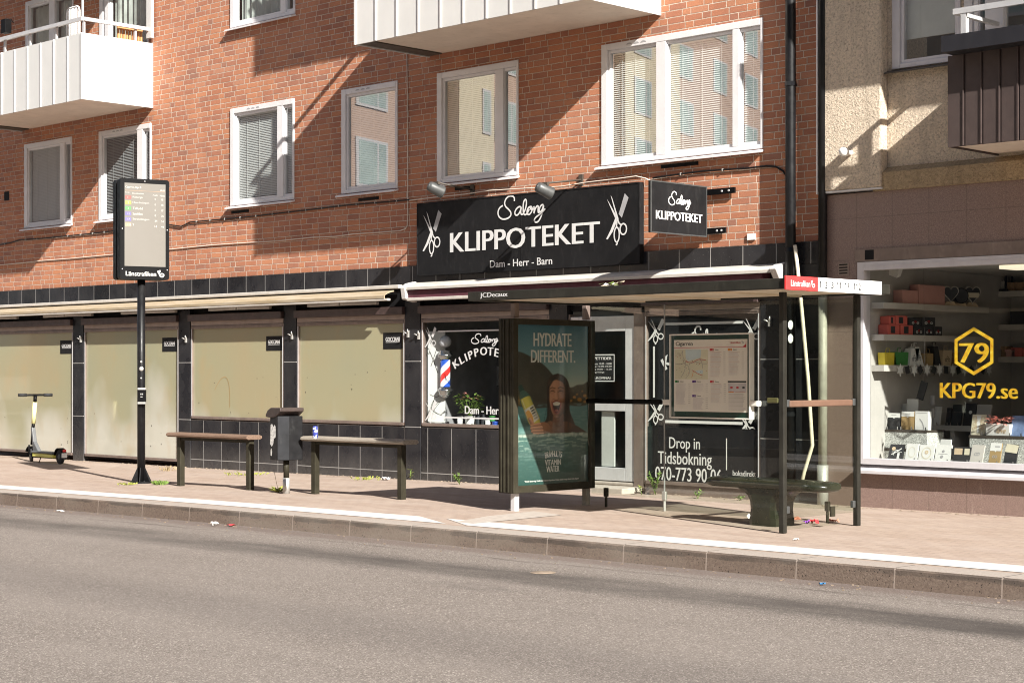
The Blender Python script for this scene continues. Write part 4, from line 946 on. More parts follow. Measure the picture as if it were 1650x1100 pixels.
a_, b_ = xp(189, 42.5, -25.68), xp(229, 42.5, -25.68); chair_back('orange slatted wooden chair on the left balcony', (-25.68, (a_.y+b_.y)/2, zb_), (b_.y-a_.y)/2, a_.z-zb_, -math.pi/2, 'orange_wood', False)
p_ = fp(10, 54, -1.36); q = MB(); q.box(p_.x-.08, p_.x+.08, -1.42, -1.30, p_.z, p_.z+.24); q.tube([(p_.x, -1.30, p_.z+.2), (p_.x, -1.26, p_.z+.26), (p_.x, -1.22, p_.z+.2)], .01, 6)
single(q, 'planter_box', 'black_paint', 'small black box standing on the balcony rail at the left edge', 'box', (p_.x, -1.36, p_.z), bevel=.008)

# ------------------------------------------------------------------ stone and stucco building on the right
SB = thing('stone_building', 'beige stucco building with brown granite ground floor and dark slatted balcony', 'building', (-9, 0, 0))
RX0, RX1 = BX1+.008, -2.5
SY = -.05
shx0, shx1 = -11.345, -6.6
shz0, shz1 = .49, 2.79
mb = MB(); holed_wall(mb, RX0, RX1, -.15, 3.585, [(shx0, shx1, .40, 2.79)], SY, .16)
mb.poly([(RX0, 3, -.1), (RX0, SY, -.1), (RX0, SY, 3.585), (RX0, 3, 3.585)])
mb.build('granite_wall', 'brown_granite', SB)
rwx0, rwx1 = X(1436, .0), X(1546, .0)
dox0, dox1 = X(1552, 0), -7.2
mb = MB(); wz0 = 4.955
holed_wall(mb, RX0, RX1, 3.585, 11.5, [(rwx0, rwx1, wz0, 6.75), (dox0, dox1, 4.1, 6.45)], .03, .12)
mb.poly([(RX0, 12, 3.585), (RX0, .03, 3.585), (RX0, .03, 11.5), (RX0, 12, 11.5)]); mb.poly([(RX0, .03, 11.5), (RX1, .03, 11.5), (RX1, 12, 11.5), (RX0, 12, 11.5)])
mb.poly([(RX1, .03, -.1), (RX1, 12, -.1), (RX1, 12, 11.5), (RX1, .03, 11.5)])
mb.build('stucco_wall', 'beige_stucco', SB)
mb = MB(); mb.prism([(RX0+.745, -.085, 3.585), (RX0+.745, -.085, 3.79), (RX0+.745, .029, 3.86), (RX0+.745, .029, 3.585)], (RX1-RX0-.745, 0, 0)); mb.build('ledge_band', 'tan_stucco', SB)
mb = MB(); mb.box(RX0+.02, X(1419, -.12), -.12, .029, 3.625, 11.49); mb.build('bay', 'beige_stucco', SB, bevel=.02)
mb = MB(); mb.box(RX0, RX0+.0195, -.126, .02, 3.60, 11.4); mb.box(RX0+.0195, X(1419, -.12)+.01, -.116, .025, 3.603, 3.6245); mb.build('flashing', 'rail_metal', SB)
# interior of the upper flat
mb = MB(); mb.poly([(RX0+.3, 1.8, 3.9), (RX1, 1.8, 3.9), (RX1, 1.8, 6.9), (RX0+.3, 1.8, 6.9)]); mb.poly([(RX0+.3, .16, 3.95), (RX1, .16, 3.95), (RX1, 1.8, 3.95), (RX0+.3, 1.8, 3.95)]); mb.poly([(RX0+.3, .16, 6.88), (RX1, .16, 6.88), (RX1, 1.8, 6.88), (RX0+.3, 1.8, 6.88)]); mb.build('room', 'room_warm', SB)
w_ = window(SB, rwx0, rwx1, wz0, 6.75, [], y=.03, blind=None, sill=False, fm='lilac_frame')
q = MB(); q.prism([(rwx0-.14, -.06, wz0-.055), (rwx0-.14, -.06, wz0-.04), (rwx0-.14, .035, wz0-.005), (rwx0-.14, .035, wz0-.03)], (rwx1-rwx0+.3, 0, 0)); q.build('sill', 'steel_dark', w_)
q = MB(); q.box(X(1459, .1), X(1538, .1), .12, .14, fp(1500, 58, .1).z, 6.7); q.box(X(1482, .1)-.004, X(1482, .1)+.004, .115, .12, fp(1500, 57, .1).z, 6.7); q.build('blind', 'paper_white', w_)
w_ = window(SB, dox0, dox1, 4.1, 6.45, [(1571, 1577), (1588, 1618)], y=.03, blind=None, sill=False, fm='window_white')
def dark_balcony(x0, x1, zb, depth=1.0):
    s_ = MB(); s_.box(x0+.02, x1-.02, -depth+.05, .028, zb-.0, zb+.16); b = s_.build('balcony', 'soffit_cream', SB)
    f = MB(); n = int((x1-x0)/.205)
    f.box(x0, x1, -depth+.012, -depth+.03, zb-.02, zb+.925)
    for k in range(n): a_ = x0+k*.205; f.box(a_+.002, a_+.175, -depth, -depth+.0119, zb-.02, zb+.925)
    f.build('front_panel', 'balcony_brown', b)
    f = MB()
    for k in range(n): a_ = x0+k*.205; f.box(a_+.1751, a_+.190, -depth-.012, -depth+.0118, zb-.018, zb+.925)
    f.build('batten', 'balcony_brown', b)
    for xe in (x0, x1-.02):
        g = MB(); g.box(xe+.001, xe+.019, -depth+.031, .02, zb-.02, zb+.925); g.build('end_panel', 'balcony_brown', b)
    c_ = MB(); c_.box(x0+.047, x1+.06, -depth-.21, -depth+.07, zb+.93, zb+1.095); c_.box(x0+.047, x0+.13, -depth+.0701, .02, zb+.93, zb+1.095); c_.build('coping', 'balcony_cap', b)
    r = MB(); zr = zb+1.40
    r.box(x0, x1, -depth+.10, -depth+.14, zr-.03, zr+.03); r.box(x0, x0+.05, -depth+.1401, -.02, zr-.03, zr+.01)
    for k in range(5): xx = x0+.12+k*(x1-x0-.24)/4; r.box(xx-.03, xx+.03, -depth+.105, -depth+.135, zb+.9, zr-.0301)
    r.box(x0+.01, x0+.04, -.70, -.64, zb+.9, zr-.0301); r.build('handrail', 'rail_metal', b)
    return b
dark_balcony(-9.634, -4.2, 3.89); dark_balcony(-9.634, -4.2, 6.48)
q = MB(); p_ = fp(1371, 246.5, -.12); q.lathe([(.028, 0), (.028, .10), (.052, .105), (.055, .16), (.04, .19), (.0, .195)], (p_.x, -.119, p_.z), 18, 0, (0, -1, 0)); single(q, 'wall_fixture', 'white_paint', 'round white cap sticking out of the lit beige stucco', 'fixture', (p_.x, -.119, p_.z))
q = MB(); p_ = fp(1360, 434, SY); q.box(p_.x-.07, p_.x+.07, SY-.012, SY-.001, p_.z-.07, p_.z+.07, 1)
for k in range(4): zz = p_.z-.045+k*.033; q.box(p_.x-.055, p_.x+.055, SY-.017, SY-.0121, zz-.007, zz+.007)
single(q, 'vent', ['black_matt', 'granite_vent' if 'granite_vent' in MATS else 'shutter_slat'], 'small slotted vent in the granite beside the gift shop window', 'vent', (p_.x, SY, p_.z))
# lintel, shop frame, sill
q = MB(); q.box(shx0-.03, RX1-.1, SY-.03, SY-.001, 2.795, 2.935); q.build('lintel', 'shop_frame_brown', SB)
q = MB(); q.box(-11.24, -11.125, SY-.035, SY-.0305, 2.815, 2.925); q.build('vent_hole', 'black_matt', SB)
f = MB(); o = .10
f.box(shx0, shx0+.085, SY-.03, .06, shz0, shz1); f.box(shx1-.085, shx1, SY-.03, .06, shz0, shz1); f.box(shx0+.085, shx1-.085, SY-.03, .06, shz1-.095, shz1); f.box(shx0+.085, shx1-.085, SY-.03, .06, shz0, shz0+.068)
f.box(shx0+.085, shx1-.085, SY-.034, SY-.0301, shz1-.05, shz1-.042)
sw = f.build('shop_window', 'lilac_frame', SB, bevel=.006)
q = MB(); q.prism([(shx0-.01, SY-.09, .385), (shx0-.01, SY-.09, .425), (shx0-.01, SY-.03, .44), (shx0-.01, .02, .4895), (shx0-.01, .02, .385)], (RX1-shx0-.3, 0, 0)); q.build('sill', 'lilac_frame', sw, bevel=.005)
gx0, gx1, gz0, gz1 = shx0+.085, shx1-.085, shz0+.068, shz1-.095
GY = -.02
q = MB(); q.poly([(gx0, GY, gz0), (gx1, GY, gz0), (gx1, GY, gz1), (gx0, GY, gz1)]); q.build('pane', GLH, sw)
q = MB(); FG = FR_Y((0, GY, 0))
hexo = [(1569, 527.5), (1599.5, 545), (1601, 584), (1569.5, 604.5), (1539, 586), (1539, 547)]
H = [at(a_, b_, GY) for a_, b_ in hexo]; hx_, hz_ = sum(p[0] for p in H)/6, sum(p[1] for p in H)/6
H = [(hx_+.272*math.cos(R_(90-60*k)), hz_+.262*math.sin(R_(90-60*k))) for k in range(6)]
for k in range(6):
    a_, b_ = H[k], H[(k+1) % 6]; s_ = .84
    rr = []
    flat(q, [(hx_+(b_[0]-hx_)*s_, hz_+(b_[1]-hz_)*s_), (hx_+(a_[0]-hx_)*s_, hz_+(a_[1]-hz_)*s_), a_, b_], FG, .003)
ptext(q, '79', 1546.5, 552, 1593, 584.5, y=GY, bold=.045); ptext(q, 'KPG79.se', 1515.5, 617, 1639.5, 641, y=GY, bold=.05)
q.build('lettering', 'gold_vinyl', sw)
# shop room
lx, by, fz, cz = -11.265, 3.3, .535, 2.75
mb = MB()
mb.poly([(lx, .07, 0), (lx, by, 0), (lx, by, cz), (lx, .07, cz)]); mb.poly([(lx, by, 0), (-3, by, 0), (-3, by, cz), (lx, by, cz)]); mb.poly([(-3, by, 0), (-3, .07, 0), (-3, .07, cz), (-3, by, cz)])
mb.poly([(lx, .07, cz), (lx, by, cz), (-3, by, cz), (-3, .07, cz)])
mb.build('shop_room', 'room_warm', SB)
mb = MB(); mb.poly([(lx, .07, .02), (-3, .07, .02), (-3, by, .02), (lx, by, .02)]); mb.build('shop_floor', 'room_floor', SB)
mb = MB(); mb.box(lx+.002, -3.1, .065, .85, .40, fz); mb.build('window_bed', 'shelf_white', SB)
q = MB(); q.box(-10.1, -8.9, .9, 1.3, cz-.045, cz-.005); single(q, 'ceiling_lamp', 'lamp_glow', 'lit warm ceiling lamp in the gift shop', 'lamp', (-9.5, 1.1, cz-.045))
SHX = -11.10
def shelf(px0, py, thick, ye, lab):
    p_ = xp(px0, py, SHX); q = MB(); q.box(lx+.002, SHX, .09, ye, p_.z-thick, p_.z)
    single(q, 'wall_shelf', 'shelf_white', lab, 'shelf', (SHX, .09, p_.z-thick), 'shelves on the left wall of the gift shop'); return p_.z
sz1 = shelf(1430, 487, .07, 2.45, 'top left wall shelf with the pink boxes in the gift shop'); sz2 = shelf(1430, 538.5, .07, 2.5, 'middle left wall shelf with the red and black boxes in the gift shop'); sz3 = shelf(1430, 588, .07, 2.5, 'lower left wall shelf with bags and a star garland in the gift shop')
def bshelf(px, py, x1, lab):
    p_ = fp(px, py, by-.32); q = MB(); q.box(p_.x, x1, by-.32, by-.002, p_.z-.07, p_.z); single(q, 'back_shelf', 'shelf_white', lab, 'shelf', (p_.x, by-.3, p_.z-.07), 'shelves on the back wall of the gift shop'); return p_.z
bz1 = bshelf(1592, 470, -3.2, 'upper back wall shelf with the lanterns in the gift shop'); bz2 = bshelf(1560, 524, -3.2, 'middle back wall shelf behind the gold hexagon'); bz3 = bshelf(1566, 575, -3.2, 'lower back wall shelf right of the gold hexagon')
def sbox(px0, px1, pyt, z, m_, name, label, cat, group=None, deco=None, dx=.03):
    a_, b_ = xp(px0, 520, SHX), xp(px1, 520, SHX); zt = xp((px0+px1)/2, pyt, SHX).z
    q = MB(); q.box(lx+.01, SHX-dx, a_.y, b_.y-.004, z, zt)
    o_ = q.build(name, m_, None, (SHX-.08, (a_.y+b_.y)/2, z), bevel=.003); tag(o_, label, cat, group)
    if deco:
        q = MB(); fr = FR_X((SHX-dx, a_.y, z)); W_, H_ = b_.y-a_.y, zt-z; deco(q, fr, W_, H_); q.build('print' if deco is not win_d else 'window', ['card_dark', 'card_white', 'red_lens'], o_)
    return o_, zt
def win_d(q, fr, W_, H_): rect(q, W_*.25, H_*.15, W_*.62, H_*.85, fr, .002, 0)
def flo_d(q, fr, W_, H_):
    for k in range(3): stroke(q, ell(W_*(.3+.2*k), H_*(.35+.15*(k % 2)), W_*.09, H_*.1, 8), .008, fr, .002, 1 if k != 1 else 2, True)
sbox(1458, 1483, 467.5, sz1, 'pink_box', 'gift_box', 'low pink box at the left end of the top shelf', 'box')
sbox(1484, 1526.5, 459.5, sz1, 'pink_box', 'gift_box', 'large pink box in front of the heart frames on the top shelf', 'box')
g = 'coral window boxes on the middle shelf'
sbox(1434, 1453, 523, sz2, 'coral_box', 'window_box', 'coral box with a window, lower left of its stack', 'box', g, win_d); o_, zt = sbox(1455, 1475, 523.5, sz2, 'coral_box', 'window_box', 'coral box with a window, lower right of its stack', 'box', g, win_d)
sbox(1437, 1446, 509, zt+.002, 'coral_box', 'window_box', 'narrow coral box on top of the stack at its left', 'box', g, win_d); sbox(1447, 1466, 508.5, zt+.002, 'coral_box', 'window_box', 'wide coral box on top of the stack at its right', 'box', g, win_d)
g = 'black printed boxes on the middle shelf'
sbox(1476.5, 1492, 525, sz2, 'card_dark', 'printed_box', 'black printed box touching the coral boxes, bottom row', 'box', g, flo_d); sbox(1493, 1508, 525.5, sz2, 'card_dark', 'printed_box', 'black printed box in the middle of the bottom row', 'box', g, flo_d); o_, zt = sbox(1508.5, 1522, 526, sz2, 'card_dark', 'printed_box', 'black printed box at the right end of the bottom row', 'box', g, flo_d)
sbox(1469, 1488, 512, zt+.002, 'card_dark', 'printed_box', 'black printed box at the left of the upper row', 'box', g, flo_d); sbox(1489, 1511, 511, zt+.002, 'card_dark', 'printed_box', 'black printed box at the right of the upper row', 'box', g, flo_d)
def bag(px0, px1, pyt, z, m_, name, label, cat, skew=.05, deco=None):
    a_, b_ = xp(px0, 570, SHX), xp(px1, 570, SHX); zt = xp((px0+px1)/2, pyt, SHX).z
    q = MB(); q.prism([(lx+.03, a_.y, z), (lx+.03, b_.y, z), (lx+.03, b_.y+skew, zt), (lx+.03, a_.y+skew*.6, zt)], (.09, 0, 0))
    o_ = q.build(name, m_, None, (SHX-.08, (a_.y+b_.y)/2, z)); tag(o_, label, cat)
    q = MB(); ym = (a_.y+b_.y)/2+skew*.7; q.tube([(lx+.09, ym-.05, zt-.01), (lx+.09, ym-.03, zt+.05), (lx+.09, ym+.03, zt+.05), (lx+.09, ym+.05, zt-.01)], .004, 5); q.build('handle', m_, o_)
    if deco: q = MB(); flo_d(q, FR_X((lx+.12, a_.y+skew*.4, z)), b_.y-a_.y, zt-z); q.build('print', ['card_dark', 'slate', 'slate'], o_)
bag(1432, 1450, 568, sz3, 'yellow_paper', 'gift_bag', 'yellow gift bag at the left end of the lower shelf', 'bag', -.03); bag(1446, 1468, 567, sz3, 'green_paper', 'gift_bag', 'green gift bag on the lower shelf', 'bag', .02)
bag(1471, 1482, 561, sz3, 'card_white', 'gift_bag', 'narrow white patterned bag right of the green one', 'bag', .07, True); bag(1484, 1494, 559, sz3, 'card_white', 'gift_bag', 'tall leaning white bag with black pattern', 'bag', -.10, True)
bag(1499, 1509, 569, sz3, 'kraft', 'gift_bag', 'brown paper bag on the lower shelf', 'bag', 0); bag(1513, 1522, 558, sz3, 'card_dark', 'gift_bag', 'dark leaning bag on the lower shelf', 'bag', -.07); bag(1525, 1538, 564, sz3, 'beige_tag', 'gift_bag', 'beige patterned bag behind the left edge of the gold hexagon', 'bag', .02, True)
bag(1541, 1550, 568, sz3, 'wicker', 'gift_bag', 'small brown bag behind the gold hexagon', 'bag', .02)
gar = thing('star_garland', 'black and white star garland hanging below the lower shelf', 'garland', (SHX+.03, .3, sz3-.04))
q = MB(); y0_ = xp(1450, 591, SHX+.03).y; y1_ = xp(1592, 591, SHX+.03).y; q.tube([(SHX+.03, y0_, sz3-.02), (SHX+.03, y1_, sz3-.025)], .003, 5); q.build('string', 'card_dark', gar)
for k in range(15):
    yy = y0_+(y1_-y0_)*k/14; q = MB(); fr = FR_X((SHX+.035+(k % 3)*.004, yy, sz3-.055))
    if k % 2: O, U, V_, N = fr; q.prism([O+U*a_+V_*b_ for a_, b_ in ell(0, 0, .06, .065, 4, k)], (.004, 0, 0)); q.build('star', 'card_dark', gar)
    else:
        O, U, V_, N = fr; q.prism([O+U*(math.cos(R_(30*i))*(.075 if i % 2 else .038))+V_*(math.sin(R_(30*i))*(.075 if i % 2 else .038)) for i in range(12)], (.004, 0, 0)); q.build('star', 'card_white', gar)
def heart(px, pyb, pyt, name, label, round_=False, half=False):
    x_ = SHX+.0; c_ = xp(px, (pyb+pyt)/2, x_); r = (xp(px, pyt, x_).z-xp(px, pyb, x_).z)/2; z0 = sz1
    o3 = V3((x_, c_.y, z0)); root = thing(name, label, 'frame' if not round_ else 'mirror', o3)
    U = V3((.45, .89, 0)); N = V3((.89, -.45, 0)); V_ = V3((0, 0, 1)); cen = V3((x_-.03, c_.y, z0+r+.03))
    if round_: pts = ell(0, 0, r*1.05, r, 24)
    else: pts = [(r*1.12*(16*math.sin(a_)**3)/17, r*1.02*(13*math.cos(a_)-5*math.cos(2*a_)-2*math.cos(3*a_)-math.cos(4*a_)+2.5)/15) for a_ in (2*math.pi*i/32 for i in range(32))][::-1]
    q = MB(); q.prism([cen+U*a_+V_*b_ for a_, b_ in pts], N*.012); q.build('rim', 'shelf_white' if not round_ else 'black_paint', root)
    q = MB(); q.prism([cen+N*.0125+U*a_*.88+V_*b_*.88 for a_, b_ in pts], N*.003); q.build('board', 'slate', root)
    if half: q = MB(); q.prism([cen+N*.016+U*a_+V_*b_ for a_, b_ in ((-r*.72, -.03), (r*.72, -.03), (r*.8, .03), (-r*.8, .03))], N*.002); q.build('label', 'card_cream', root)
    q = MB(); q.prism([V3((x_-.03, c_.y, z0))+U*a_+V_*b_ for a_, b_ in ((-.09, 0), (.09, 0), (.05, .05), (-.05, .05))], N*-.03); q.build('stand', 'beige_tag', root)
heart(1535, 485, 457, 'heart_frame', 'heart shaped slate frame beside the large pink box'); heart(1552, 483, 457.5, 'round_frame', 'round black frame between the two hearts', True); heart(1570, 487, 458, 'heart_frame', 'heart shaped slate frame with a cream band', False, True)
for px, lab in ((1589, 'dark lantern nearer the hearts on the upper back shelf'), (1617, 'dark lantern right of the small house on the upper back shelf')):
    p_ = fp(px, 470, by-.22); L = thing('lantern', lab, 'lantern', (p_.x, by-.22, bz1), 'lanterns on the back shelf'); w_ = .085; z0 = bz1
    q = MB(); q.box(p_.x-w_, p_.x+w_, by-.22-w_, by-.22+w_, z0, z0+.03)
    for sx in (-1, 1):
        for sy in (-1, 1): q.box(p_.x+sx*w_-.01*(1+sx), p_.x+sx*w_+.01*(1-sx), by-.22+sy*w_-.01*(1+sy), by-.22+sy*w_+.01*(1-sy), z0+.03, z0+.24)
    q.build('frame', 'black_paint', L)
    q = MB(); q.lathe([(w_*1.3, 0), (w_*.5, .09), (w_*.35, .10), (w_*.3, .14), (.01, .16)], (p_.x, by-.22, z0+.24), 4); q.build('roof', 'black_paint', L)
    q = MB(); q.tube([(p_.x-.05, by-.22, z0+.36), (p_.x-.04, by-.22, z0+.42), (p_.x+.04, by-.22, z0+.42), (p_.x+.05, by-.22, z0+.36)], .005, 5); q.build('handle', 'black_paint', L)
    q = MB(); q.lathe([(.035, 0), (.035, .10), (.004, .105), (.004, .12)], (p_.x, by-.22, z0+.03), 12); q.build('candle', 'card_white', L)
p_ = fp(1603, 470, by-.2); q = MB(); q.prism([(p_.x-.05, by-.2, bz1), (p_.x+.05, by-.2, bz1), (p_.x+.05, by-.2, bz1+.08), (p_.x, by-.2, bz1+.13), (p_.x-.05, by-.2, bz1+.08)], (0, .06, 0)); single(q, 'toy_house', 'card_white', 'tiny white house between the two lanterns', 'ornament', (p_.x, by-.17, bz1))
for k, (px, lab) in enumerate(((1632, 'woven basket right of the lanterns'), (1644, 'woven basket at the right edge of the upper back shelf'))):
    p_ = fp(px, 470, by-.2); q = MB(); q.lathe([(.06, 0), (.08, .10), (.085, .11), (.07, .105), (.05, .02)], (p_.x, by-.2, bz1), 14); single(q, 'basket', 'wicker', lab, 'basket', (p_.x, by-.2, bz1), 'baskets on the back shelf')
for px, m_, lab, w_, h_ in ((1608, 'card_dark', 'dark box right of the gold hexagon on the lower back shelf', .16, .10), (1619, 'wicker', 'brown box on the lower back shelf', .10, .13), (1631, 'pink_box', 'pale pink box on the lower back shelf', .13, .09), (1642, 'coral_box', 'coral box on the lower back shelf', .14, .11)):
    p_ = fp(px, 575, by-.2); q = MB(); q.box(p_.x-w_/2, p_.x+w_/2, by-.26, by-.1, bz3, bz3+h_); q.box(p_.x-w_/2-.004, p_.x+w_/2+.004, by-.264, by-.096, bz3+h_*.7, bz3+h_+.004); single(q, 'gift_box', m_, lab, 'box', (p_.x, by-.2, bz3))
for px, lab in ((1645, 'dark square box on the middle back shelf at the right edge'),):
    p_ = fp(px, 524, by-.2); q = MB(); q.box(p_.x-.1, p_.x+.12, by-.28, by-.1, bz2+.001, bz2+.16); q.box(p_.x-.105, p_.x+.125, by-.285, by-.095, bz2+.12, bz2+.165); single(q, 'gift_box', 'card_dark', lab, 'box', (p_.x, by-.2, bz2))
# counter with albums
ctz = fp(1545, 686, 1.3).z; cx0, cx1 = fp(1496, 686, 1.3).x, fp(1606, 686, 1.3).x
cn = thing('counter', 'grey white counter with open compartments behind the window display', 'counter', ((cx0+cx1)/2, 1.5, .02))
q = MB(); q.box(cx0, cx1, 1.3, 1.85, ctz-.06, ctz); q.build('top', 'shelf_white', cn)
q = MB()
for k in range(4): xx = cx0+(cx1-cx0-.05)*k/3; q.box(xx, xx+.05, 1.32, 1.8, .021, ctz-.061)
q.build('divider', 'shelf_white', cn); q = MB(); q.box(cx0+.01, cx1-.01, 1.78, 1.8, .03, ctz-.07); q.build('back_panel', 'room_warm', cn)
def card(name, label, cat, px0, px1, pyt, y, z, m_, lean=.22, th=.018, deco=None, group=None, mats=None, px_y=735, rz=0):
    a_, b_ = fp(px0, px_y, y), fp(px1, px_y, y); zt = fp((px0+px1)/2, pyt, y).z; W_, H_ = b_.x-a_.x, (zt-z)/math.cos(lean)
    root_loc = V3(((a_.x+b_.x)/2, y, z)); V_ = V3((0, math.sin(lean), math.cos(lean))); N = V3((0, -math.cos(lean), math.sin(lean))); U = V3((1, 0, 0))
    O = V3((a_.x, y, z+.002))
    q = MB(); q.obox(O+U*W_/2+V_*H_/2-N*th/2, U*W_/2, V_*H_/2, N*th/2)
    o_ = q.build(name, m_, None, root_loc); tag(o_, label, cat, group)
    if deco: q = MB(); deco(q, (O, U, V_, N), W_, H_); q.build('print', mats or ['card_white', 'card_dark', 'gold_vinyl', 'card_cream', 'beige_tag', 'comb_grey'], o_)
    q = MB(); q.box(a_.x+.01, a_.x+.02, y-.03, y+.05, z+.0005, z+.012); q.box(b_.x-.02, b_.x-.01, y-.03, y+.05, z+.0005, z+.012); q.box(a_.x+.01, a_.x+.02, y-.03, y-.022, z+.012, z+.035); q.box(b_.x-.02, b_.x-.01, y-.03, y-.022, z+.012, z+.035); q.build('stand', 'chrome', o_)
    return o_
def d_ribbon(q, f, W, H): stroke(q, smooth([(W*.2, H*.35), (W*.5, H*.5), (W*.85, H*.75)], 4), .012, f, .002, 0); stroke(q, [(W*.2, H*.52), (W*.9, H*.52)], .006, f, .003, 0); stroke(q, smooth([(W*.35, H*.3), (W*.45, H*.6), (W*.7, H*.62)], 4), .008, f, .0035, 0); rect(q, W*.62, H*.1, W*.78, H*.45, f, .004, 0); flat(q, ell(W*.3, H*.72, W*.14, H*.12, 10), f, .002, 4)
def d_ring(q, f, W, H): stroke(q, ell(W*.5, H*.5, W*.3, H*.34, 20), .008, f, .002, 3, True); flat(q, ell(W*.5, H*.55, W*.12, H*.12, 14), f, .002, 4); flat(q, ell(W*.5, H*.55, W*.06, H*.06, 10), f, .003, 3)
def d_plain(q, f, W, H): stroke(q, ell(W*.5, H*.5, W*.28, H*.3, 16), .004, f, .002, 3, True)
def d_dots(q, f, W, H): flat(q, ell(W*.5, H*.62, W*.09, H*.08, 12), f, .002, 5); flat(q, ell(W*.45, H*.3, W*.10, H*.09, 12), f, .002, 5); rect(q, W*.2, H*.46, W*.8, H*.475, f, .002, 5)
def d_bow(q, f, W, H): stroke(q, ell(W*.4, H*.5, W*.10, H*.08, 10), .006, f, .002, 5, True); stroke(q, ell(W*.6, H*.5, W*.10, H*.08, 10), .006, f, .0025, 5, True)
def d_head(q, f, W, H): rect(q, 0, H*.62, W, H, f, .002, 0); flat(q, [(W*.42, H*.62), (W*.5, H*.56), (W*.58, H*.62)][::-1], f, .002, 0); rect(q, W*.4, H*.80, W*.85, H*.85, f, .003, 5); d_bow(q, f, W, H*.7)
def d_chead(q, f, W, H): flat(q, [(W*-.02, H*.62), (W*.98, H*.55), (W*1.05, H*.95), (W*.05, H*1.02)], f, .002, 3)
def d_wins(q, f, W, H): rect(q, W*.08, H*.5, W*.55, H*.9, f, .002, 4); rect(q, W*.66, H*.5, W*.96, H*.9, f, .002, 3)
cy = .14; fzz = fz+.001
card('invitation_card', 'black card with a white ribbon at the left of the front row', 'card', 1430, 1453, 716, cy, fzz, 'card_dark', .35, deco=d_ribbon)
card('invitation_card', 'plain white card right of the ribboned black one', 'card', 1458, 1477, 715, cy, fzz, 'card_white', .25, deco=d_plain)
card('invitation_card', 'white card with a round cream emblem', 'card', 1479, 1503, 717, cy, fzz, 'card_white', .28, deco=d_ring)
card('invitation_card', 'white card with two grey dots', 'card', 1505, 1530, 717, cy, fzz, 'card_white', .3, deco=d_dots)
card('card_box', 'black box with two beige windows in the front row', 'box', 1534, 1562, 720, cy, fzz, 'card_dark', .18, .05, deco=d_wins)
card('invitation_card', 'pale grey card with a small bow', 'card', 1562, 1582, 717, cy, fzz, 'shelf_white', .33, deco=d_bow)
card('invitation_card', 'brown kraft card with a white header', 'card', 1592, 1610, 714, cy, fzz, 'kraft', .3, deco=d_head)
card('invitation_card', 'dark card with a cream header at the right of the front row', 'card', 1616, 1636, 716, cy, fzz, 'card_dark', .33, deco=d_chead)
card('price_card', 'small white price card behind the card with two dots', 'card', 1513, 1530, 708, .30, fzz, 'card_white', .15)
def spk(px0, px1, pyt, z, y, label, d=.36):
    a_, b_ = fp(px0, 720, y), fp(px1, 720, y); zt = fp((px0+px1)/2, pyt, y).z; q = MB(); q.box(a_.x, b_.x, y, y+d, z, zt-.025); o_ = q.build('display_box', 'speckled_paper', None, ((a_.x+b_.x)/2, y+d/2, z), bevel=.004); tag(o_, label, 'box', 'speckled display boxes in the shop window')
    q = MB(); q.box(a_.x-.006, b_.x+.006, y-.006, y+d+.006, zt-.0249, zt); q.build('lid', 'card_sage' if False else 'steel_dark', o_); return zt
zA = spk(1401, 1463, 722, fzz, .36, 'lower speckled box on the left of the shop window'); zB = spk(1403, 1494, 692, zA+.001, .37, 'upper speckled box carrying four bags')
zC = spk(1562, 1652, 702, fzz, .40, 'speckled box under the white basket')
def d_sage(q, f, W, H): rect(q, 0, H*.5, W, H, f, .002, 0)
def d_half(q, f, W, H): rect(q, 0, H*.72, W, H, f, .002, 0); flat(q, [(W*.4, H*.72), (W*.5, H*.66), (W*.6, H*.72)][::-1], f, .002, 0); rect(q, W*.3, H*.86, W*.7, H*.885, f, .003, 5)
def d_fold(q, f, W, H): rect(q, W*.1, H*.9, W*.9, H*.915, f, .002, 5); stroke(q, smooth([(W*.35, H*.6), (W*.6, H*.35), (W*.7, H*.05)], 4), .01, f, .002, 5)
card('paper_bag', 'sage and white bag at the left end of the speckled box', 'bag', 1402, 1427, 664, .42, zB, 'card_sage', .06, .07, d_sage, px_y=680); card('paper_bag', 'black bag with a white header on the speckled box', 'bag', 1430, 1450, 665.5, .42, zB, 'card_dark', .06, .07, d_half, px_y=680)
card('paper_bag', 'kraft bag with a white header on the speckled box', 'bag', 1452, 1472.5, 663, .42, zB, 'kraft', .06, .07, d_half, px_y=680); card('paper_bag', 'all white bag at the right end of the speckled box', 'bag', 1474, 1495, 662.5, .42, zB, 'card_white', .06, .07, d_fold, px_y=680)
def d_lace(q, f, W, H):
    for sx in (-1, 1):
        for k, (u_, v_, r_) in enumerate(((.36, .82, .13), (.34, .55, .10), (.36, .32, .08), (.2, .68, .07), (.18, .40, .07))): stroke(q, ell(W*(.5+sx*u_*.85), H*v_, W*r_, H*r_*.7, 12), .007, f, .002+k*.0005, 4, True)
    flat(q, [(W*.44, H*.1), (W*.56, H*.1), (W*.66, H*.95), (W*.34, H*.95)], f, .0015, 0)
card('lace_card', 'cream butterfly lace card left of the white basket', 'card', 1564, 1586, 668, .47, zC, 'card_cream', .2, .015, d_lace, px_y=690); card('lace_card', 'blue patterned card at the right edge of the window', 'card', 1627, 1649, 670, .47, zC, 'card_blue', .3, .015, None, px_y=690)
a_, b_ = fp(1588, 700, .44), fp(1627, 700, .44); zt = fp(1607, 683, .44).z
bk = thing('gift_basket', 'white box marked love with dried pink flowers', 'basket', ((a_.x+b_.x)/2, .5, zC)); q = MB(); q.box(a_.x, b_.x, .44, .62, zC+.001, zt); q.build('box', 'card_white', bk, bevel=.004)
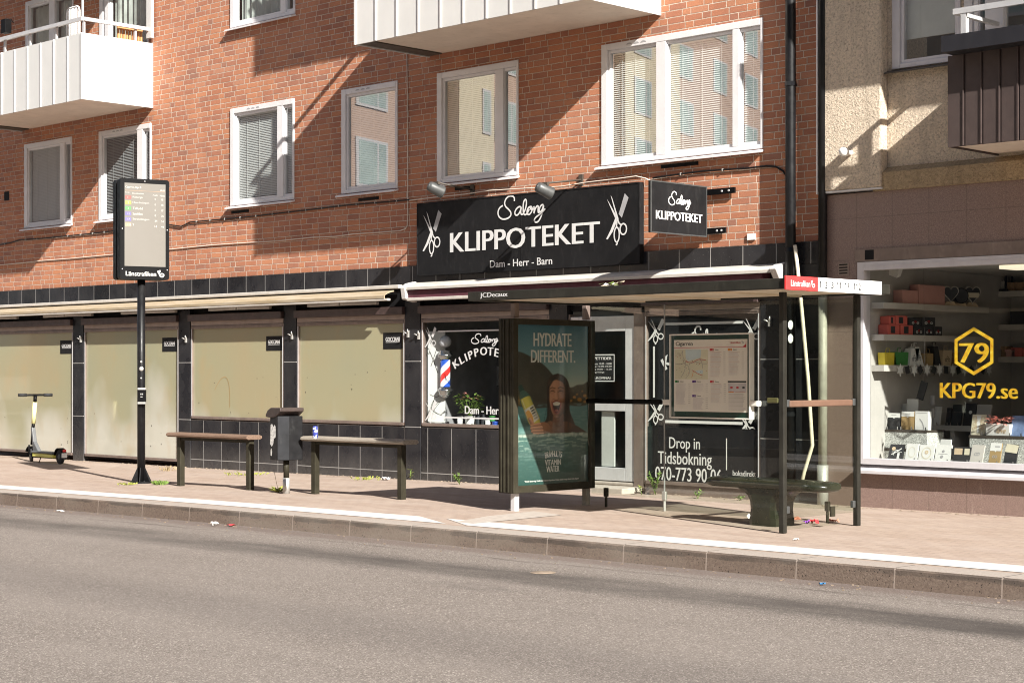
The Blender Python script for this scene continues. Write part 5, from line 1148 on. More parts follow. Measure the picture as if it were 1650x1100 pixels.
q = MB(); put_text(q, 'love', FR_Y((0, .44, 0)), a_.x+(b_.x-a_.x)*.45, zC+.03, .11, .06, .03, shear=.3); q.build('lettering', 'beige_tag', bk)
random.seed(9); q = MB(); leafy(q, ((a_.x+b_.x)/2, .52, zt-.02), 90, .14, .10, .06, stems=False); q.build('flower', 'flower_pink', bk)
for px0, px1, pyt, m_, lab in ((1493, 1513, 655, 'paper_white', 'pale album leaning at the left of the counter'), (1523, 1530, 657, 'card_dark', 'thin black album on the counter'), (1532, 1547, 652, 'slate', 'dark grey album on the counter'), (1551, 1570, 650, 'card_dark', 'black album with a white button on the counter'), (1571, 1594, 652, 'room_warm', 'taupe album on the counter left of the dark shelf')):
    def d_btn(q, f, W, H): flat(q, ell(W*.55, H*.6, .022, .022, 12), f, .002, 0)
    card('photo_album', lab, 'album', px0, px1, pyt, 1.42, ctz, m_, .22, .03, d_btn if 'button' in lab else None, px_y=665)
p0_ = fp(1475, 618, .75); q = MB(); U = V3((.95, 0, -.30)); V_ = V3((.30, 0, .95)); q.obox(V3((fp(1486, 629, .75).x, .75, fp(1486, 629, .75).z)), U*.045, V3((0, .008, 0)), V_*.11)
hc = single(q, 'hanging_card', 'card_dark', 'tilted black card hanging in the gift shop window', 'card', (fp(1486, 629, .75).x, .75, fp(1486, 629, .75).z)); q = MB(); c_ = fp(1486, 629, .75); q.tube([V3((c_.x, .75, c_.z))+V_*.11, V3((c_.x+.02, .75, 2.74))], .0015, 4); q.build('thread', 'chrome', hc)
q = MB(); c_ = fp(1503, 655, .8); q.lathe([(.028, 0), (.028, .11)], (c_.x, .8, c_.z-.13), 12, 0); q.lathe([(.028, 0), (.028, .11)], (c_.x, .8, c_.z+.02), 12, 0); q.lathe([(.009, 0), (.009, .55)], (c_.x, .8, fz), 8, 0); single(q, 'reflection_cylinder', 'galvanised', 'pale reflection modelled as a cylinder in the middle of the shop window', 'stand', (c_.x, .8, fz))  # solid cylinder standing in for a reflection in the glass
p_ = fp(1440, 440, .5); q = MB(); q.obox(V3((p_.x, .5, p_.z+.03)), V3((.085, 0, -.03)), V3((0, .04, .01)), V3((.02, 0, .05))); q.tube([(p_.x, .5, p_.z+.08), (p_.x-.02, .5, 2.745)], .01, 6); single(q, 'spotlight', 'white_paint', 'white spotlight under the gift shop ceiling', 'spotlight', (p_.x, .5, p_.z))
def d_fly(q, f, W, H):
    for sx in (-1, 1): flat(q, [(W*.5, H*.2), (W*(.5+sx*.48), H*.95), (W*(.5+sx*.42), H*.45), (W*(.5+sx*.2), H*.1)][::(1 if sx < 0 else -1)], f, .002, 1)
card('lace_card', 'black and white butterfly card behind the bags', 'card', 1438, 1463, 650, .72, zB, 'card_white', .1, .015, d_fly, px_y=665); card('price_card', 'white price card behind the kraft bag', 'card', 1459, 1477, 643, .66, zB, 'card_white', .1, .015, None, px_y=665)

# ------------------------------------------------------------------ bus shelter
PFX, PFY, PBX, PBY = -9.99, -3.40, -9.95, -2.20
RZ0, RZ1 = 2.305, 2.405
rx0, rx1, ry0, ry1 = -13.78, -9.58, -3.92, -2.17
BW = -2.13
bs = thing('bus_shelter', 'glass bus shelter with dark flat roof and a red and white route sign', 'bus shelter', (-11.7, -2.9, 0))
q = MB(); q.box(rx0, rx1-.002, ry0, ry0+.05, RZ0-.0, RZ1); q.box(rx0, rx0+.05, ry0+.0501, ry1, RZ0, RZ1); q.box(rx0+.0501, rx1-.03, ry1-.05, ry1, RZ0, RZ1); q.box(rx1-.03, rx1-.002, ry0+.0501, ry1, RZ0, RZ1); q.build('roof_frame', 'shelter_dark', bs, bevel=.008)
q = MB(); q.box(rx0+.051, rx1-.031, ry0+.051, ry1-.051, RZ0+.02, RZ1-.012)
for k in range(1, 4): xx = rx0+(rx1-rx0)*k/4; q.box(xx-.03, xx+.03, ry0+.051, ry1-.051, RZ0+.004, RZ0+.0199)
q.box(rx0+.051, rx1-.031, -3.43, -3.37, RZ0+.002, RZ0+.0195) if False else None
q.build('roof', 'shelter_soffit', bs)
q = MB(); fr = FR_Y((0, ry0, 0)); a = at(774, 481, ry0); c = at(818, 469, ry0); put_text(q, 'JCDecaux', fr, a[0], RZ0+.022, c[0]-a[0], .062, bold=.05); q.build('lettering', 'letter_white', bs)
sgz0, sgz1 = RZ0-.01, RZ1+.02; sy0 = ry0-.03; sy1 = xp(1421, 464, rx1+.025).y
ysp = xp(1315, 455, rx1).y
q = MB(); q.box(rx1, rx1+.025, sy0, ysp, sgz0, sgz1, 0); q.box(rx1, rx1+.025, ysp+.0005, sy1, sgz0, sgz1, 1); rs = q.build('route_sign', ['red_sign', 'white_sign'], bs, bevel=.005)
q = MB(); fr = FR_X((rx1+.025, 0, 0)); L_ = ysp-sy0
put_text(q, 'L\u00e4nstrafiken', fr, sy0+L_*.13, sgz0+.035, L_*.60, .058, bold=.012, mi=0); swoosh(q, fr, sy0+L_*.76, sgz0+.035, .06, .010)
for s_, px_ in (('1', 1319.5), ('2', 1329), ('3', 1339), ('11', 1347.5), ('17', 1360.5), ('112', 1374.5)): number(q, s_, fr, xp(px_, 455, rx1+.025).y, sgz0+.034, .062, .045, mi=1)
q.build('lettering', ['letter_white', 'black_matt'], rs)
def post(x, y, z0=0, z1=RZ0-.001, w=.029, m_='shelter_dark'):
    q = MB(); q.box(x-w, x+w, y-w, y+w, z0, z1); return q.build('post', m_, bs, bevel=.008)
post(PFX, PFY); post(PBX, PBY)
def pane(a, b, z0, z1, th=.010):
    a, b = V3((*a, 0)), V3((*b, 0)); d = (b-a).normalized(); n = V3((-d.y, d.x, 0))*th/2
    q = MB(); q.obox((a+b)/2+V3((0, 0, (z0+z1)/2)), (b-a)/2, n, V3((0, 0, (z1-z0)/2))); return q.build('glass_pane', GLS, bs)
gxm = -12.50
pane((-13.58, BW), (gxm-.006, BW), .14, RZ0-.02); pane((gxm+.006, BW), (PBX-.05, BW), .14, RZ0-.02); pane((PFX, PFY+.045), (PBX, PBY-.045), .14, RZ0-.02)
q = MB(); q.box(gxm-.0055, gxm+.0055, BW-.006, BW+.006, .14, RZ0-.02); q.build('seal', 'comb_grey', bs)
for x, y in ((gxm, BW), (-13.36, BW), (-10.35, BW)):
    q = MB(); q.box(x-.025, x+.025, y-.02, y+.02, .12, .22); q.box(x-.012, x+.012, y-.014, y+.014, -.002, .119); q.build('glass_clamp', 'galvanised' if x == gxm else 'shelter_olive', bs, bevel=.006)
for x, y in ((PFX+.0, PFY+.07), (PBX, PBY-.07)):
    for zz in (.22, 1.24): q = MB(); q.box(x-.018, x+.018, y-.022, y+.022, zz-.035, zz+.035); q.build('glass_clamp', 'lamp_grey', bs, bevel=.006)
q = MB(); z_ = fp(1010, 646.5, BW).z; q.tube([(-13.6, BW-.05, z_), (fp(1066, 646, BW-.05).x, BW-.05, z_)], .028, 10); q.build('rail', 'black_paint', bs)
q = MB(); z_ = 1.235; q.obox(V3((PFX+.02, (PFY+PBY)/2, z_)), V3((.02, 0, 0)), V3((.01, .52, 0)), V3((0, 0, .032))); q.build('rail', 'brown_rail', bs, bevel=.012)
q = MB(); a_ = fp(1236, 652, BW-.04).x; b_ = fp(1254, 652, BW-.04).x; q.box(a_, b_, BW-.05, BW-.03, 1.215, 1.27); q.build('rail', 'olive_rail', bs, bevel=.01)
q = MB(); q.obox(V3(((PFX+PBX)/2, (PFY+PBY)/2+.2, .165)), V3((.010, 0, 0)), V3((0, .035, 0)), V3((0, 0, .05))); q.build('glass_clamp', 'shelter_olive', bs)
for xx, yy in ((-13.72, -3.25), (-13.72, -2.07)): post(xx, yy, 2.14, RZ0-.001, .035, 'shop_frame_brown')
# route map
MY = BW-.06
m0, m1 = fp(1081, 673, MY), fp(1211, 536, MY)
mp = thing('route_map', 'framed bus route map and timetable board on the shelter glass', 'map board', ((m0.x+m1.x)/2, MY, m0.z))
q = MB(); o = .016
for e in ((m0.x, m0.x+o, m0.z, m1.z), (m1.x-o, m1.x, m0.z, m1.z), (m0.x+o, m1.x-o, m1.z-o, m1.z), (m0.x+o, m1.x-o, m0.z, m0.z+o)): q.box(e[0], e[1], MY-.03, MY+.05, e[2], e[3])
q.build('frame', 'white_paint', mp, bevel=.004)
mm = plain('map_green', (.012, .045, .032), .35)
q = MB(); q.box(m0.x+o, m1.x-o, MY-.010, MY+.045, m0.z+o, m1.z-o); q.build('backing', 'map_green', mp)
a = at(1086.5, 671, MY); c = at(1208.5, 542.5, MY); W_, H_ = c[0]-a[0], c[1]-a[1]; a = (m0.x+.055, m0.z+.075); W_, H_ = m1.x-m0.x-.10, m1.z-m0.z-.14
plain('map_paper', (.86, .82, .77), .5, var=.03); plain('map_land', (.72, .70, .55), .5, var=.04); plain('map_lake', (.60, .72, .78), .5, var=.04); plain('map_grey', (.42, .40, .40), .5); plain('map_red', (.55, .04, .05), .5); plain('map_orange', (.75, .26, .03), .5); plain('map_violet', (.10, .03, .25), .5); plain('map_leaf', (.03, .22, .06), .5); plain('map_lilac', (.62, .58, .61), .5); plain('map_pale', (.60, .42, .38), .5)
q = MB(); fr = FR_Y((a[0], MY-.010, a[1])); R4 = lambda l, t_, r_, b, k, m_: rect(q, W_*l, H_*(1-b), W_*r_, H_*(1-t_), fr, .002+k*.0006, m_)
MC = ['map_paper', 'map_land', 'map_lake', 'map_grey', 'map_red', 'map_orange', 'map_violet', 'map_leaf', 'map_lilac', 'map_pale', 'slate']
R4(0, 0, 1, 1, 0, 0); R4(0, .105, .97, .112, 1, 4)
flat(q, [(W_*.93, H_*.888), (W_*.985, H_*.888), (W_*.985, H_*.985), (W_*.975, H_*.93)], fr, .0028, 4)
put_text(q, 'Cigarren', fr, W_*.025, H_*.905, W_*.235, H_*.07, .03, .003, 10); put_text(q, 'L\u00e4nstrafiken', fr, W_*.77, H_*.942, W_*.14, H_*.026, .05, .003, 4); swoosh(q, fr, W_*.925, H_*.942, W_*.028, .005, .003, 3)
R4(.01, .135, .47, .55, 1, 1)
flat(q, [(W_*x_, H_*(1-y_)) for x_, y_ in ((.16, .137), (.38, .137), (.37, .25), (.29, .27), (.2, .30), (.165, .26))][::-1], fr, .0034, 2); flat(q, [(W_*x_, H_*(1-y_)) for x_, y_ in ((.30, .43), (.40, .42), (.40, .47), (.33, .465))][::-1], fr, .0034, 2)
random.seed(21)
for pts, m_ in (([(.12, .15), (.13, .25), (.16, .30), (.15, .42), (.10, .52)], 3), ([(.16, .30), (.25, .32), (.35, .27), (.45, .29)], 4), ([(.14, .34), (.20, .36), (.22, .45), (.16, .54)], 3), ([(.22, .33), (.30, .31), (.40, .33), (.46, .33)], 3), ([(.25, .42), (.30, .45), (.36, .49), (.40, .50)], 4), ([(.27, .44), (.26, .50), (.25, .53)], 5), ([(.02, .33), (.10, .34), (.16, .31)], 3), ([(.37, .28), (.39, .33), (.40, .40)], 3)):
    P_ = [(x_*W_+random.uniform(-.004, .004), (1-y_)*H_+random.uniform(-.004, .004)) for x_, y_ in pts]; stroke(q, smooth(P_, 4), .005, fr, .0042+random.random()*.001, m_)
for k in range(70): x_, y_ = random.choice(((.15, .3), (.3, .3), (.4, .3), (.16, .42), (.35, .48), (.12, .22))); flat(q, ell((x_+random.gauss(0, .05))*W_, (1-y_-random.gauss(0, .03))*H_, .0035, .0035, 6), fr, .0058+k*.00001, random.choice((3, 4, 10)))
for l, t_, m_, rows, two in ((.495, .125, 4, 26, 1), (.74, .125, 5, 24, 1), (.015, .565, 7, 22, 1), (.255, .565, 6, 9, 2), (.5, .565, 4, 20, 1), (.255, .765, 6, 12, 2)):
    R4(l, t_, l+.055, t_+.032, 2, m_); put_text(q, '%d' % random.randint(1, 17), fr, W_*(l+.036), H_*(1-t_-.027), None, H_*.02, .04, .0042, 0); put_text(q, 'Centrum', fr, W_*(l+.07), H_*(1-t_-.024), W_*.05, H_*.016, .05, .0042, 10)
    for k in range(rows):
        yy = t_+.045+k*.0135
        if yy > .985: break
        R4(l+.01, yy, l+(.155 if k < rows/2 else .14)+random.uniform(-.02, .01), yy+.0045, 2, 9 if k % 5 == 0 and m_ in (4, 5) else 8)
        if k % 2 == 0: R4(l+.185, yy, l+.215, yy+.0045, 2, 3)
    for xx in (.07, .11): R4(l+xx, t_+.05+.0135*rows*.5, l+xx+.003, t_+.05+.0135*min(rows, 24), 3, 0)
R4(.74, .57, .985, .592, 2, 10)
R4(.745, .60, .985, .73, 1, 8)
for x_, m_ in ((.79, 4), (.87, 4), (.95, 10)): flat(q, ell(W_*x_, H_*.34, W_*.02, H_*.013, 10), fr, .0046, m_)
for k in range(17): R4(.75, .745+k*.0135, .75+random.uniform(.19, .23), .7495+k*.0135, 2, 3 if k % 4 == 0 else 8)
R4(.75, .715, .82, .727, 3, 5); R4(.84, .715, .97, .727, 3, 9)
q.build('timetable', MC, mp)
GLM = glassmat('map_glass', .02, 1.45, (.97, .98, .97))
q = MB(); q.poly([(m0.x+o, MY-.024, m0.z+o), (m1.x-o, MY-.024, m0.z+o), (m1.x-o, MY-.024, m1.z-o), (m0.x+o, MY-.024, m1.z-o)]); q.build('cover_glass', GLM, mp)
for xx in (m0.x-.05, m1.x+.045):
    z_ = fp(1215, 650, MY).z; q = MB(); q.box(xx-.049, xx+.049, MY-.03, BW-.006, z_-.03, z_+.03); q.build('bracket', 'white_paint', mp, bevel=.012)

# advertising case
AX = -13.62
ad = thing('poster_case', 'dark advertising case with a drink poster at the end of the bus shelter', 'poster case', (-13.74, -2.7, 0))
cy0, cy1, cz0, cz1 = -3.372, -2.026, .20, 2.13; px0_, px1_, pz0, pz1 = -3.295, -2.122, .281, 2.064
q = MB(); q.box(AX-.235, AX-.03, cy0, cy1, cz0, cz1)
for e in ((cy0, px0_, cz0, cz1), (px1_, cy1, cz0, cz1), (px0_, px1_, pz1, cz1), (px0_, px1_, cz0, pz0)): q.box(AX-.0299, AX, e[0], e[1], e[2], e[3])
q.build('case', 'shelter_olive', ad, bevel=.006)
q = MB()
for xx in (-.19, -.15, -.08): q.box(AX+xx-.012, AX+xx+.012, cy0-.010, cy0-.0002, cz0+.01, cz1-.01)
q.build('side_trim', 'shelter_olive', ad, bevel=.003)
for yy in (-3.25, -2.07): q = MB(); q.box(-13.755, -13.685, yy-.035, yy+.035, -.01, cz0-.001); q.build('leg', 'alu_grey' if yy < -3 else 'pipe_weathered', ad, bevel=.006)
# printed poster: the picture is computed per vertex of a fine sheet (ink colours of a print)
import numpy as np
q = MB(); PW, PH = px1_-px0_, pz1-pz0; fr = FR_X((AX-.029, px0_, pz0))
GW, GH = 210, 320
yy_, xx_ = np.mgrid[0:GH+1, 0:GW+1]; PX = 120+397*xx_/GW; PYY = 970-890*yy_/GH
rng = np.random.default_rng(5)
def vnoise(sx, sy):
    g_ = rng.random((sy+2, sx+2)); u_ = np.linspace(0, sx, GW+1)[None, :]; v_ = np.linspace(0, sy, GH+1)[:, None]
    i_, j_ = np.minimum(u_.astype(int), sx), np.minimum(v_.astype(int), sy); fu, fv = u_-i_, v_-j_; fu = fu*fu*(3-2*fu); fv = fv*fv*(3-2*fv)
    return g_[j_, i_]*(1-fu)*(1-fv)+g_[j_, i_+1]*fu*(1-fv)+g_[j_+1, i_]*(1-fu)*fv+g_[j_+1, i_+1]*fu*fv
def ss(a_, b_, x_): t_ = np.clip((x_-a_)/(b_-a_), 0, 1); return t_*t_*(3-2*t_)
N1, N2, N3, N4 = vnoise(14, 20), vnoise(50, 70), vnoise(16, 130), vnoise(100, 20)
IMG = np.zeros((GH+1, GW+1, 3))
def lay(al, c_):
    global IMG
    c_ = np.asarray(c_); al = np.clip(al, 0, 1)[..., None]; IMG = IMG*(1-al)+(c_ if c_.ndim == 3 else c_[None, None, :])*al
def E_(cx, cy, rx, ry, soft=.12, rot=0):
    c_, s_ = math.cos(R_(rot)), math.sin(R_(rot)); dx_, dy_ = PX-cx, PYY-cy; r_ = np.sqrt(((dx_*c_+dy_*s_)/rx)**2+((-dx_*s_+dy_*c_)/ry)**2); return 1-ss(1-soft, 1+soft, r_)
def G_(cx, cy, rx, ry): return np.exp(-((PX-cx)/rx)**2-((PYY-cy)/ry)**2)
def S_(pts, r, soft=1.5):
    d_ = np.full(PX.shape, 1e9)
    for (x0, y0), (x1, y1) in zip(pts[:-1], pts[1:]):
        L_ = max((x1-x0)**2+(y1-y0)**2, 1e-9); t_ = np.clip(((PX-x0)*(x1-x0)+(PYY-y0)*(y1-y0))/L_, 0, 1); d_ = np.minimum(d_, np.hypot(PX-x0-t_*(x1-x0), PYY-y0-t_*(y1-y0)))
    return 1-ss(r-soft, r+soft, d_)
def P_(pts, soft=2.):
    ins = np.zeros(PX.shape, bool); d_ = np.full(PX.shape, 1e9); n_ = len(pts)
    for k in range(n_):
        (x0, y0), (x1, y1) = pts[k], pts[(k+1) % n_]
        cr = ((y0 > PYY) != (y1 > PYY)); ins ^= cr & (PX < (x1-x0)*(PYY-y0)/((y1-y0) if y1 != y0 else 1e-9)+x0)
        L_ = max((x1-x0)**2+(y1-y0)**2, 1e-9); t_ = np.clip(((PX-x0)*(x1-x0)+(PYY-y0)*(y1-y0))/L_, 0, 1); d_ = np.minimum(d_, np.hypot(PX-x0-t_*(x1-x0), PYY-y0-t_*(y1-y0)))
    return ss(-soft, soft, np.where(ins, d_, -d_))
def PS(pts, soft=2.): return P_(smooth(pts+[pts[0]], 5)[:-1], soft)
def grad(stops):
    out_ = np.zeros(IMG.shape)
    for k in range(3): out_[..., k] = np.interp(PYY, [a_ for a_, _ in stops], [c_[k] for _, c_ in stops])
    return out_
IMG = 1.2*grad([(80, (.045, .12, .17)), (250, (.10, .20, .24)), (360, (.20, .29, .29)), (425, (.32, .36, .31)), (500, (.20, .22, .17)), (530, (.07, .17, .18)), (640, (.06, .145, .145)), (690, (.085, .155, .145)), (760, (.045, .090, .085)), (970, (.016, .050, .045))])
lay(PS([(110, 226), (150, 234), (200, 258), (248, 286), (285, 318), (318, 358), (345, 398), (385, 426), (420, 436), (420, 520), (110, 520)], 4)*.96, np.stack([.030+.02*N1, .024+.015*N1, .018+.010*N1], -1))
lay(PS([(395, 432), (430, 428), (455, 416), (490, 412), (525, 404), (525, 524), (395, 524)], 5)*.95, np.stack([.03+.03*N2, .026+.02*N2, .014+.008*N2], -1))
lay(E_(140, 500, 55, 26, .4)*.85, (.16, .10, .03))
for cx, cy, r, a_ in ((440, 486, 9, .8), (470, 500, 13, .7), (500, 478, 10, .8), (140, 498, 11, .6), (420, 505, 8, .6), (500, 512, 9, .7), (165, 508, 9, .6), (455, 470, 7, .5), (485, 452, 6, .4), (512, 495, 8, .6)): lay(E_(cx, cy, r, r*.85, .35)*a_, (.42, .20, .045))
lay(ss(.55, .8, N3)*((PYY > 520) & (PYY < 690))*.35, (.16, .28, .28))
lay(E_(140, 625, 60, 28, .5)*.7, (.025, .04, .03))
# wet hair behind the head, then neck and shoulders
lay(PS([(345, 350), (302, 368), (284, 420), (286, 500), (286, 590), (258, 648), (270, 700), (440, 700), (446, 650), (414, 560), (418, 470), (406, 402), (380, 364)], 3), np.stack([.020+.035*N4, .012+.020*N4, .009+.014*N4], -1))
sh = np.clip(.55+.5*(330-PX)/160+.25*(650-PYY)/60, .15, 1.15)
lay(PS([(236, 700), (256, 650), (296, 618), (340, 626), (390, 622), (432, 638), (474, 662), (498, 700)], 3), np.stack([.30*sh, .125*sh, .068*sh], -1))
lay(PS([(322, 580), (318, 640), (366, 646), (376, 580)], 5), np.stack([.20*sh, .080*sh, .044*sh], -1))
lay(S_([(300, 640), (330, 652), (362, 650)], 3, 4)*.5, (.09, .035, .02))
# face: shaded as an ellipsoid lit from the left
def face(cx, cy, rx, ry, base, al, lx_=-.55, ly_=-.35):
    nx, ny = (PX-cx)/rx, (PYY-cy)/ry; nz = np.sqrt(np.clip(1-nx*nx-ny*ny, 0, 1)); lam = np.clip(nx*lx_+ny*ly_+nz*.76, 0, 1); k_ = .22+.95*lam
    lay(al, np.stack([base[0]*k_, base[1]*k_**1.1, base[2]*k_**1.2], -1))
face(340, 490, 60, 125, (.42, .205, .125), PS([(338, 386), (310, 398), (297, 436), (298, 484), (305, 538), (318, 580), (340, 604), (362, 594), (379, 558), (387, 505), (388, 440), (374, 402)], 2.5))
lay(G_(322, 410, 18, 16)*.35, (.55, .32, .22)); lay(G_(308, 492, 13, 15)*.45, (.52, .25, .16)); lay(G_(368, 492, 13, 16)*.4, (.36, .15, .09)); lay(G_(318, 446, 13, 9)*.55, (.12, .05, .03)); lay(G_(360, 446, 14, 9)*.6, (.09, .038, .024))
for pts in ([(302, 436), (314, 429), (331, 434)], [(347, 434), (361, 427), (378, 434)]): lay(S_(pts, 2.6, 2.2)*.85, (.022, .012, .009))
for pts in ([(303, 453), (311, 449), (321, 450), (331, 456)], [(347, 456), (356, 450), (366, 449), (377, 454)]): lay(S_(pts, 1.6, 1.6)*.95, (.014, .008, .006))
for pts in ([(300, 459), (310, 463), (322, 462)], [(356, 462), (367, 463), (378, 459)]): lay(S_(pts, 1.2, 2.2)*.4, (.12, .05, .03))
lay(S_([(336, 448), (334, 480)], 4, 5)*.45, (.56, .32, .22)); lay(S_([(345, 452), (350, 488)], 3.5, 5)*.5, (.14, .055, .034)); lay(S_([(323, 495), (330, 500), (344, 500), (352, 494)], 1.8, 2.5)*.75, (.06, .022, .015)); lay(G_(337, 490, 6, 5)*.5, (.55, .30, .20))
for pts in ([(318, 496), (309, 512), (306, 532)], [(357, 496), (369, 512), (372, 534)]): lay(S_(pts, 1.5, 3.)*.5, (.10, .04, .024))
lay(PS([(311, 512), (326, 505), (347, 505), (365, 513), (363, 548), (351, 578), (334, 582), (321, 566), (313, 540)], 2), (.24, .060, .048)); lay(PS([(317, 517), (331, 511), (347, 511), (359, 517), (355, 548), (345, 570), (332, 570), (321, 546)], 1.5), (.030, .008, .008))
lay(PS([(318, 516), (338, 510), (358, 516), (354, 528), (338, 532), (322, 528)], 1.5), (.60, .55, .48)); lay(E_(339, 560, 11, 8, .3), (.26, .07, .06)); lay(G_(338, 594, 12, 5)*.5, (.46, .22, .14))
for k in range(9):
    x_ = 294+rng.normal(0, 4); lay(S_([(318+k*2, 372), (x_, 430), (x_-2, 520), (x_+rng.normal(-8, 8), 640)], .9, 1.4)*.8, (.012, .008, .006))
for k in range(9):
    x_ = 392+rng.normal(0, 5); lay(S_([(352+k*3, 368), (x_, 430), (x_+4, 540), (x_+rng.normal(18, 14), 660)], .9, 1.4)*.8, (.035, .022, .016))
# forearm, bottle, fingers
lay(PS([(214, 700), (226, 650), (258, 622), (300, 640), (296, 700)], 3), np.stack([.34*sh, .15*sh, .082*sh], -1))
bt = lambda a_, b_: (178+a_*.93+b_*.37, 520+(-a_*.37+b_*.93))
BP = lambda L_: [bt(*p) for p in L_]
u_ = (PX-178)*.93-(PYY-520)*.37; gl = np.clip(1-(u_/30)**2, 0, 1)
lay(P_(BP([(-13, -112), (13, -112), (13, -76), (-13, -76)]), 2), (.012, .045, .04)); lay(PS(BP([(-11, -78), (11, -78), (29, -42), (30, 0), (-30, 0), (-29, -42)]), 2)*.9, (.05, .11, .09))
lay(PS(BP([(-25, -38), (25, -38), (29, 0), (29, 118), (-29, 118), (-29, 0)]), 2), np.stack([.30+.30*gl, .27+.26*gl, .05+.06*gl], -1)); lay(S_(BP([(-18, -30), (-20, 20)]), 2.5, 3)*.7, (.75, .72, .45))
lay(P_(BP([(-29, 24), (29, 14), (29, 100), (-29, 116)]), 1.5), np.stack([.42+.26*gl, .40+.25*gl, .36+.22*gl], -1)); lay(PS(BP([(-26, 40), (-6, 34), (2, 70), (-8, 110), (-27, 112)]), 3), (.62, .30, .04))
for k in range(5): lay(P_(BP([(4, 26+k*15), (25, 22+k*15), (25, 32+k*15), (4, 36+k*15)]), 1)*(.9 if k < 3 else .5), (.05, .05, .045))
def finger(a_, b_, r):
    (x0, y0), (x1, y1) = a_, b_; L_ = math.hypot(x1-x0, y1-y0); nx, ny = -(y1-y0)/L_, (x1-x0)/L_; d_ = (PX-x0)*nx+(PYY-y0)*ny; k_ = np.clip(.95-.5*(d_/r)*(1 if ny > 0 else -1), .3, 1.4)
    lay(S_([a_, b_], r+1.5, 2)*.5, (.10, .04, .024)); lay(S_([a_, b_], r, 1.6), np.stack([.50*k_, .25*k_, .155*k_], -1)); lay(E_(x0, y0, 4, 3, .4)*.35, (.66, .42, .33))
finger((192, 604), (214, 650), 9); finger((203, 640), (246, 634), 8.5); finger((202, 656), (254, 652), 9); finger((206, 672), (258, 670), 8.5); finger((214, 687), (262, 688), 8)
# water in front
W3 = ss(.48, .80, N3*.75+N2*.25)
lay((PYY > 684+6*N1)*ss(820, 690, PYY)*.9, np.stack([.045+.30*W3, .11+.30*W3, .10+.25*W3], -1)); lay((PYY > 700)*W3*ss(970, 720, PYY)*.45, (.16, .26, .24)); lay(np.exp(-((PYY-694-5*N1)/7)**2)*(.35+.6*N2), (.42, .47, .42))
lay(ss(430, 517, PX)*ss(700, 900, PYY)*.5, (.005, .02, .02))
b0_ = len(q.v)
for j_ in range(GH+1):
    for i_ in range(GW+1): q.v.append(fr[0]+fr[1]*(PW*i_/GW)+fr[2]*(PH*j_/GH)+fr[3]*.0005)
for j_ in range(GH):
    for i_ in range(GW): a_ = b0_+j_*(GW+1)+i_; q.face((a_, a_+1, a_+GW+2, a_+GW+1))
mm, nt, out = newmat('poster_ink'); t = NT(nt); at_ = t.n('ShaderNodeAttribute', attribute_name='ink'); t.pbr(out, at_.outputs['Color'], .4, coat=.25)
po = q.build('poster', 'poster_ink', ad); ca_ = po.data.color_attributes.new('ink', 'FLOAT_COLOR', 'POINT')
ca_.data.foreach_set('color', np.concatenate([np.clip(IMG, 0, 1), np.ones(IMG.shape[:2]+(1,))], -1).astype(np.float32).ravel())
q = MB()
LT = .002
def pt(s_, l, t_, r_, b, **k): put_text(q, s_, fr, (l-120)/397*PW, (1-(b-80)/890)*PH, (r_-l)/397*PW, (b-t_)/890*PH, lift=LT, **k)
pt('HYDRATE', 212, 124, 421, 198, bold=.032); pt('DIFFERENT.', 198, 220, 443, 290, bold=.032); pt('VITAMIN', 274, 834, 362, 866, bold=.03); pt('WATER', 282, 870, 353, 904, bold=.03)
for i, ch in enumerate('BR\u00c4MHULTS'):
    cx = 279+i*10.6; cyy = 803+((i-4)/4)**2*6; pt(ch, cx-5, cyy-17-(5 if ch == '\u00c4' else 0), cx+5, cyy+16, bold=.02, rot=R_(-(i-4)*3))
pt('*Drick l\u00e4ttlurvigt fr\u00e4ckt och njut av dryckens friska smak i varje klunk hela dagen', 162, 944, 464, 956, bold=.03)
q.build('lettering', 'letter_white', po)
q = MB(); q.poly([(AX-.004, px0_, pz0), (AX-.004, px1_, pz0), (AX-.004, px1_, pz1), (AX-.004, px0_, pz1)]); q.build('cover_glass', GLS, ad)

# shelter bench
s0, s1 = gp(1150, 767, .455), gp(1344, 779, .455)
dv = (s1-s0); ln = dv.length; cen = (s0+s1)/2; an = math.atan2(dv.y, dv.x)
sb = thing('shelter_bench', 'dark green moulded bench on a flared column inside the bus shelter', 'bench', (cen.x, cen.y, 0), rz=an)
q = MB(); n = 26; L2 = ln/2; wd = .20
prof_ = []
rows = []
for i in range(n+1):
    u_ = -L2+2*L2*i/n; e = min(1, (L2-abs(u_))/.16); e = math.sqrt(max(0, 1-(1-e)**2)); th = .022+.033*e; w_ = wd*(.55+.45*e)
    zc_ = .415
    rows.append([(u_, w_*math.copysign(abs(math.cos(a_))**.6, math.cos(a_)), zc_+th*math.copysign(abs(math.sin(a_))**.7, math.sin(a_))) for a_ in [2*math.pi*j/16 for j in range(16)]])
b0_ = len(q.v)
for r_ in rows: q.v += [V3(p) for p in r_]
for i in range(n):
    for j in range(16): q.face((b0_+i*16+j, b0_+(i+1)*16+j, b0_+(i+1)*16+(j+1) % 16, b0_+i*16+(j+1) % 16), 0, True)
q.face([b0_+j for j in range(16)]); q.face([b0_+n*16+j for j in range(16)][::-1]); q.build('seat', 'bench_green', sb, local=True)
q = MB(); prof_ = [(.175, .0), (.175, .08), (.167, .081), (.158, .16), (.165, .24), (.20, .30), (.27, .345), (.36, .375)]
b0_ = len(q.v)
for w_, z_ in prof_: q.v += [V3((sx*w_, sy*min(.14, w_), z_)) for sx, sy in ((-1, -1), (-.7, -1.15), (.7, -1.15), (1, -1), (1, 1), (.7, 1.15), (-.7, 1.15), (-1, 1))]
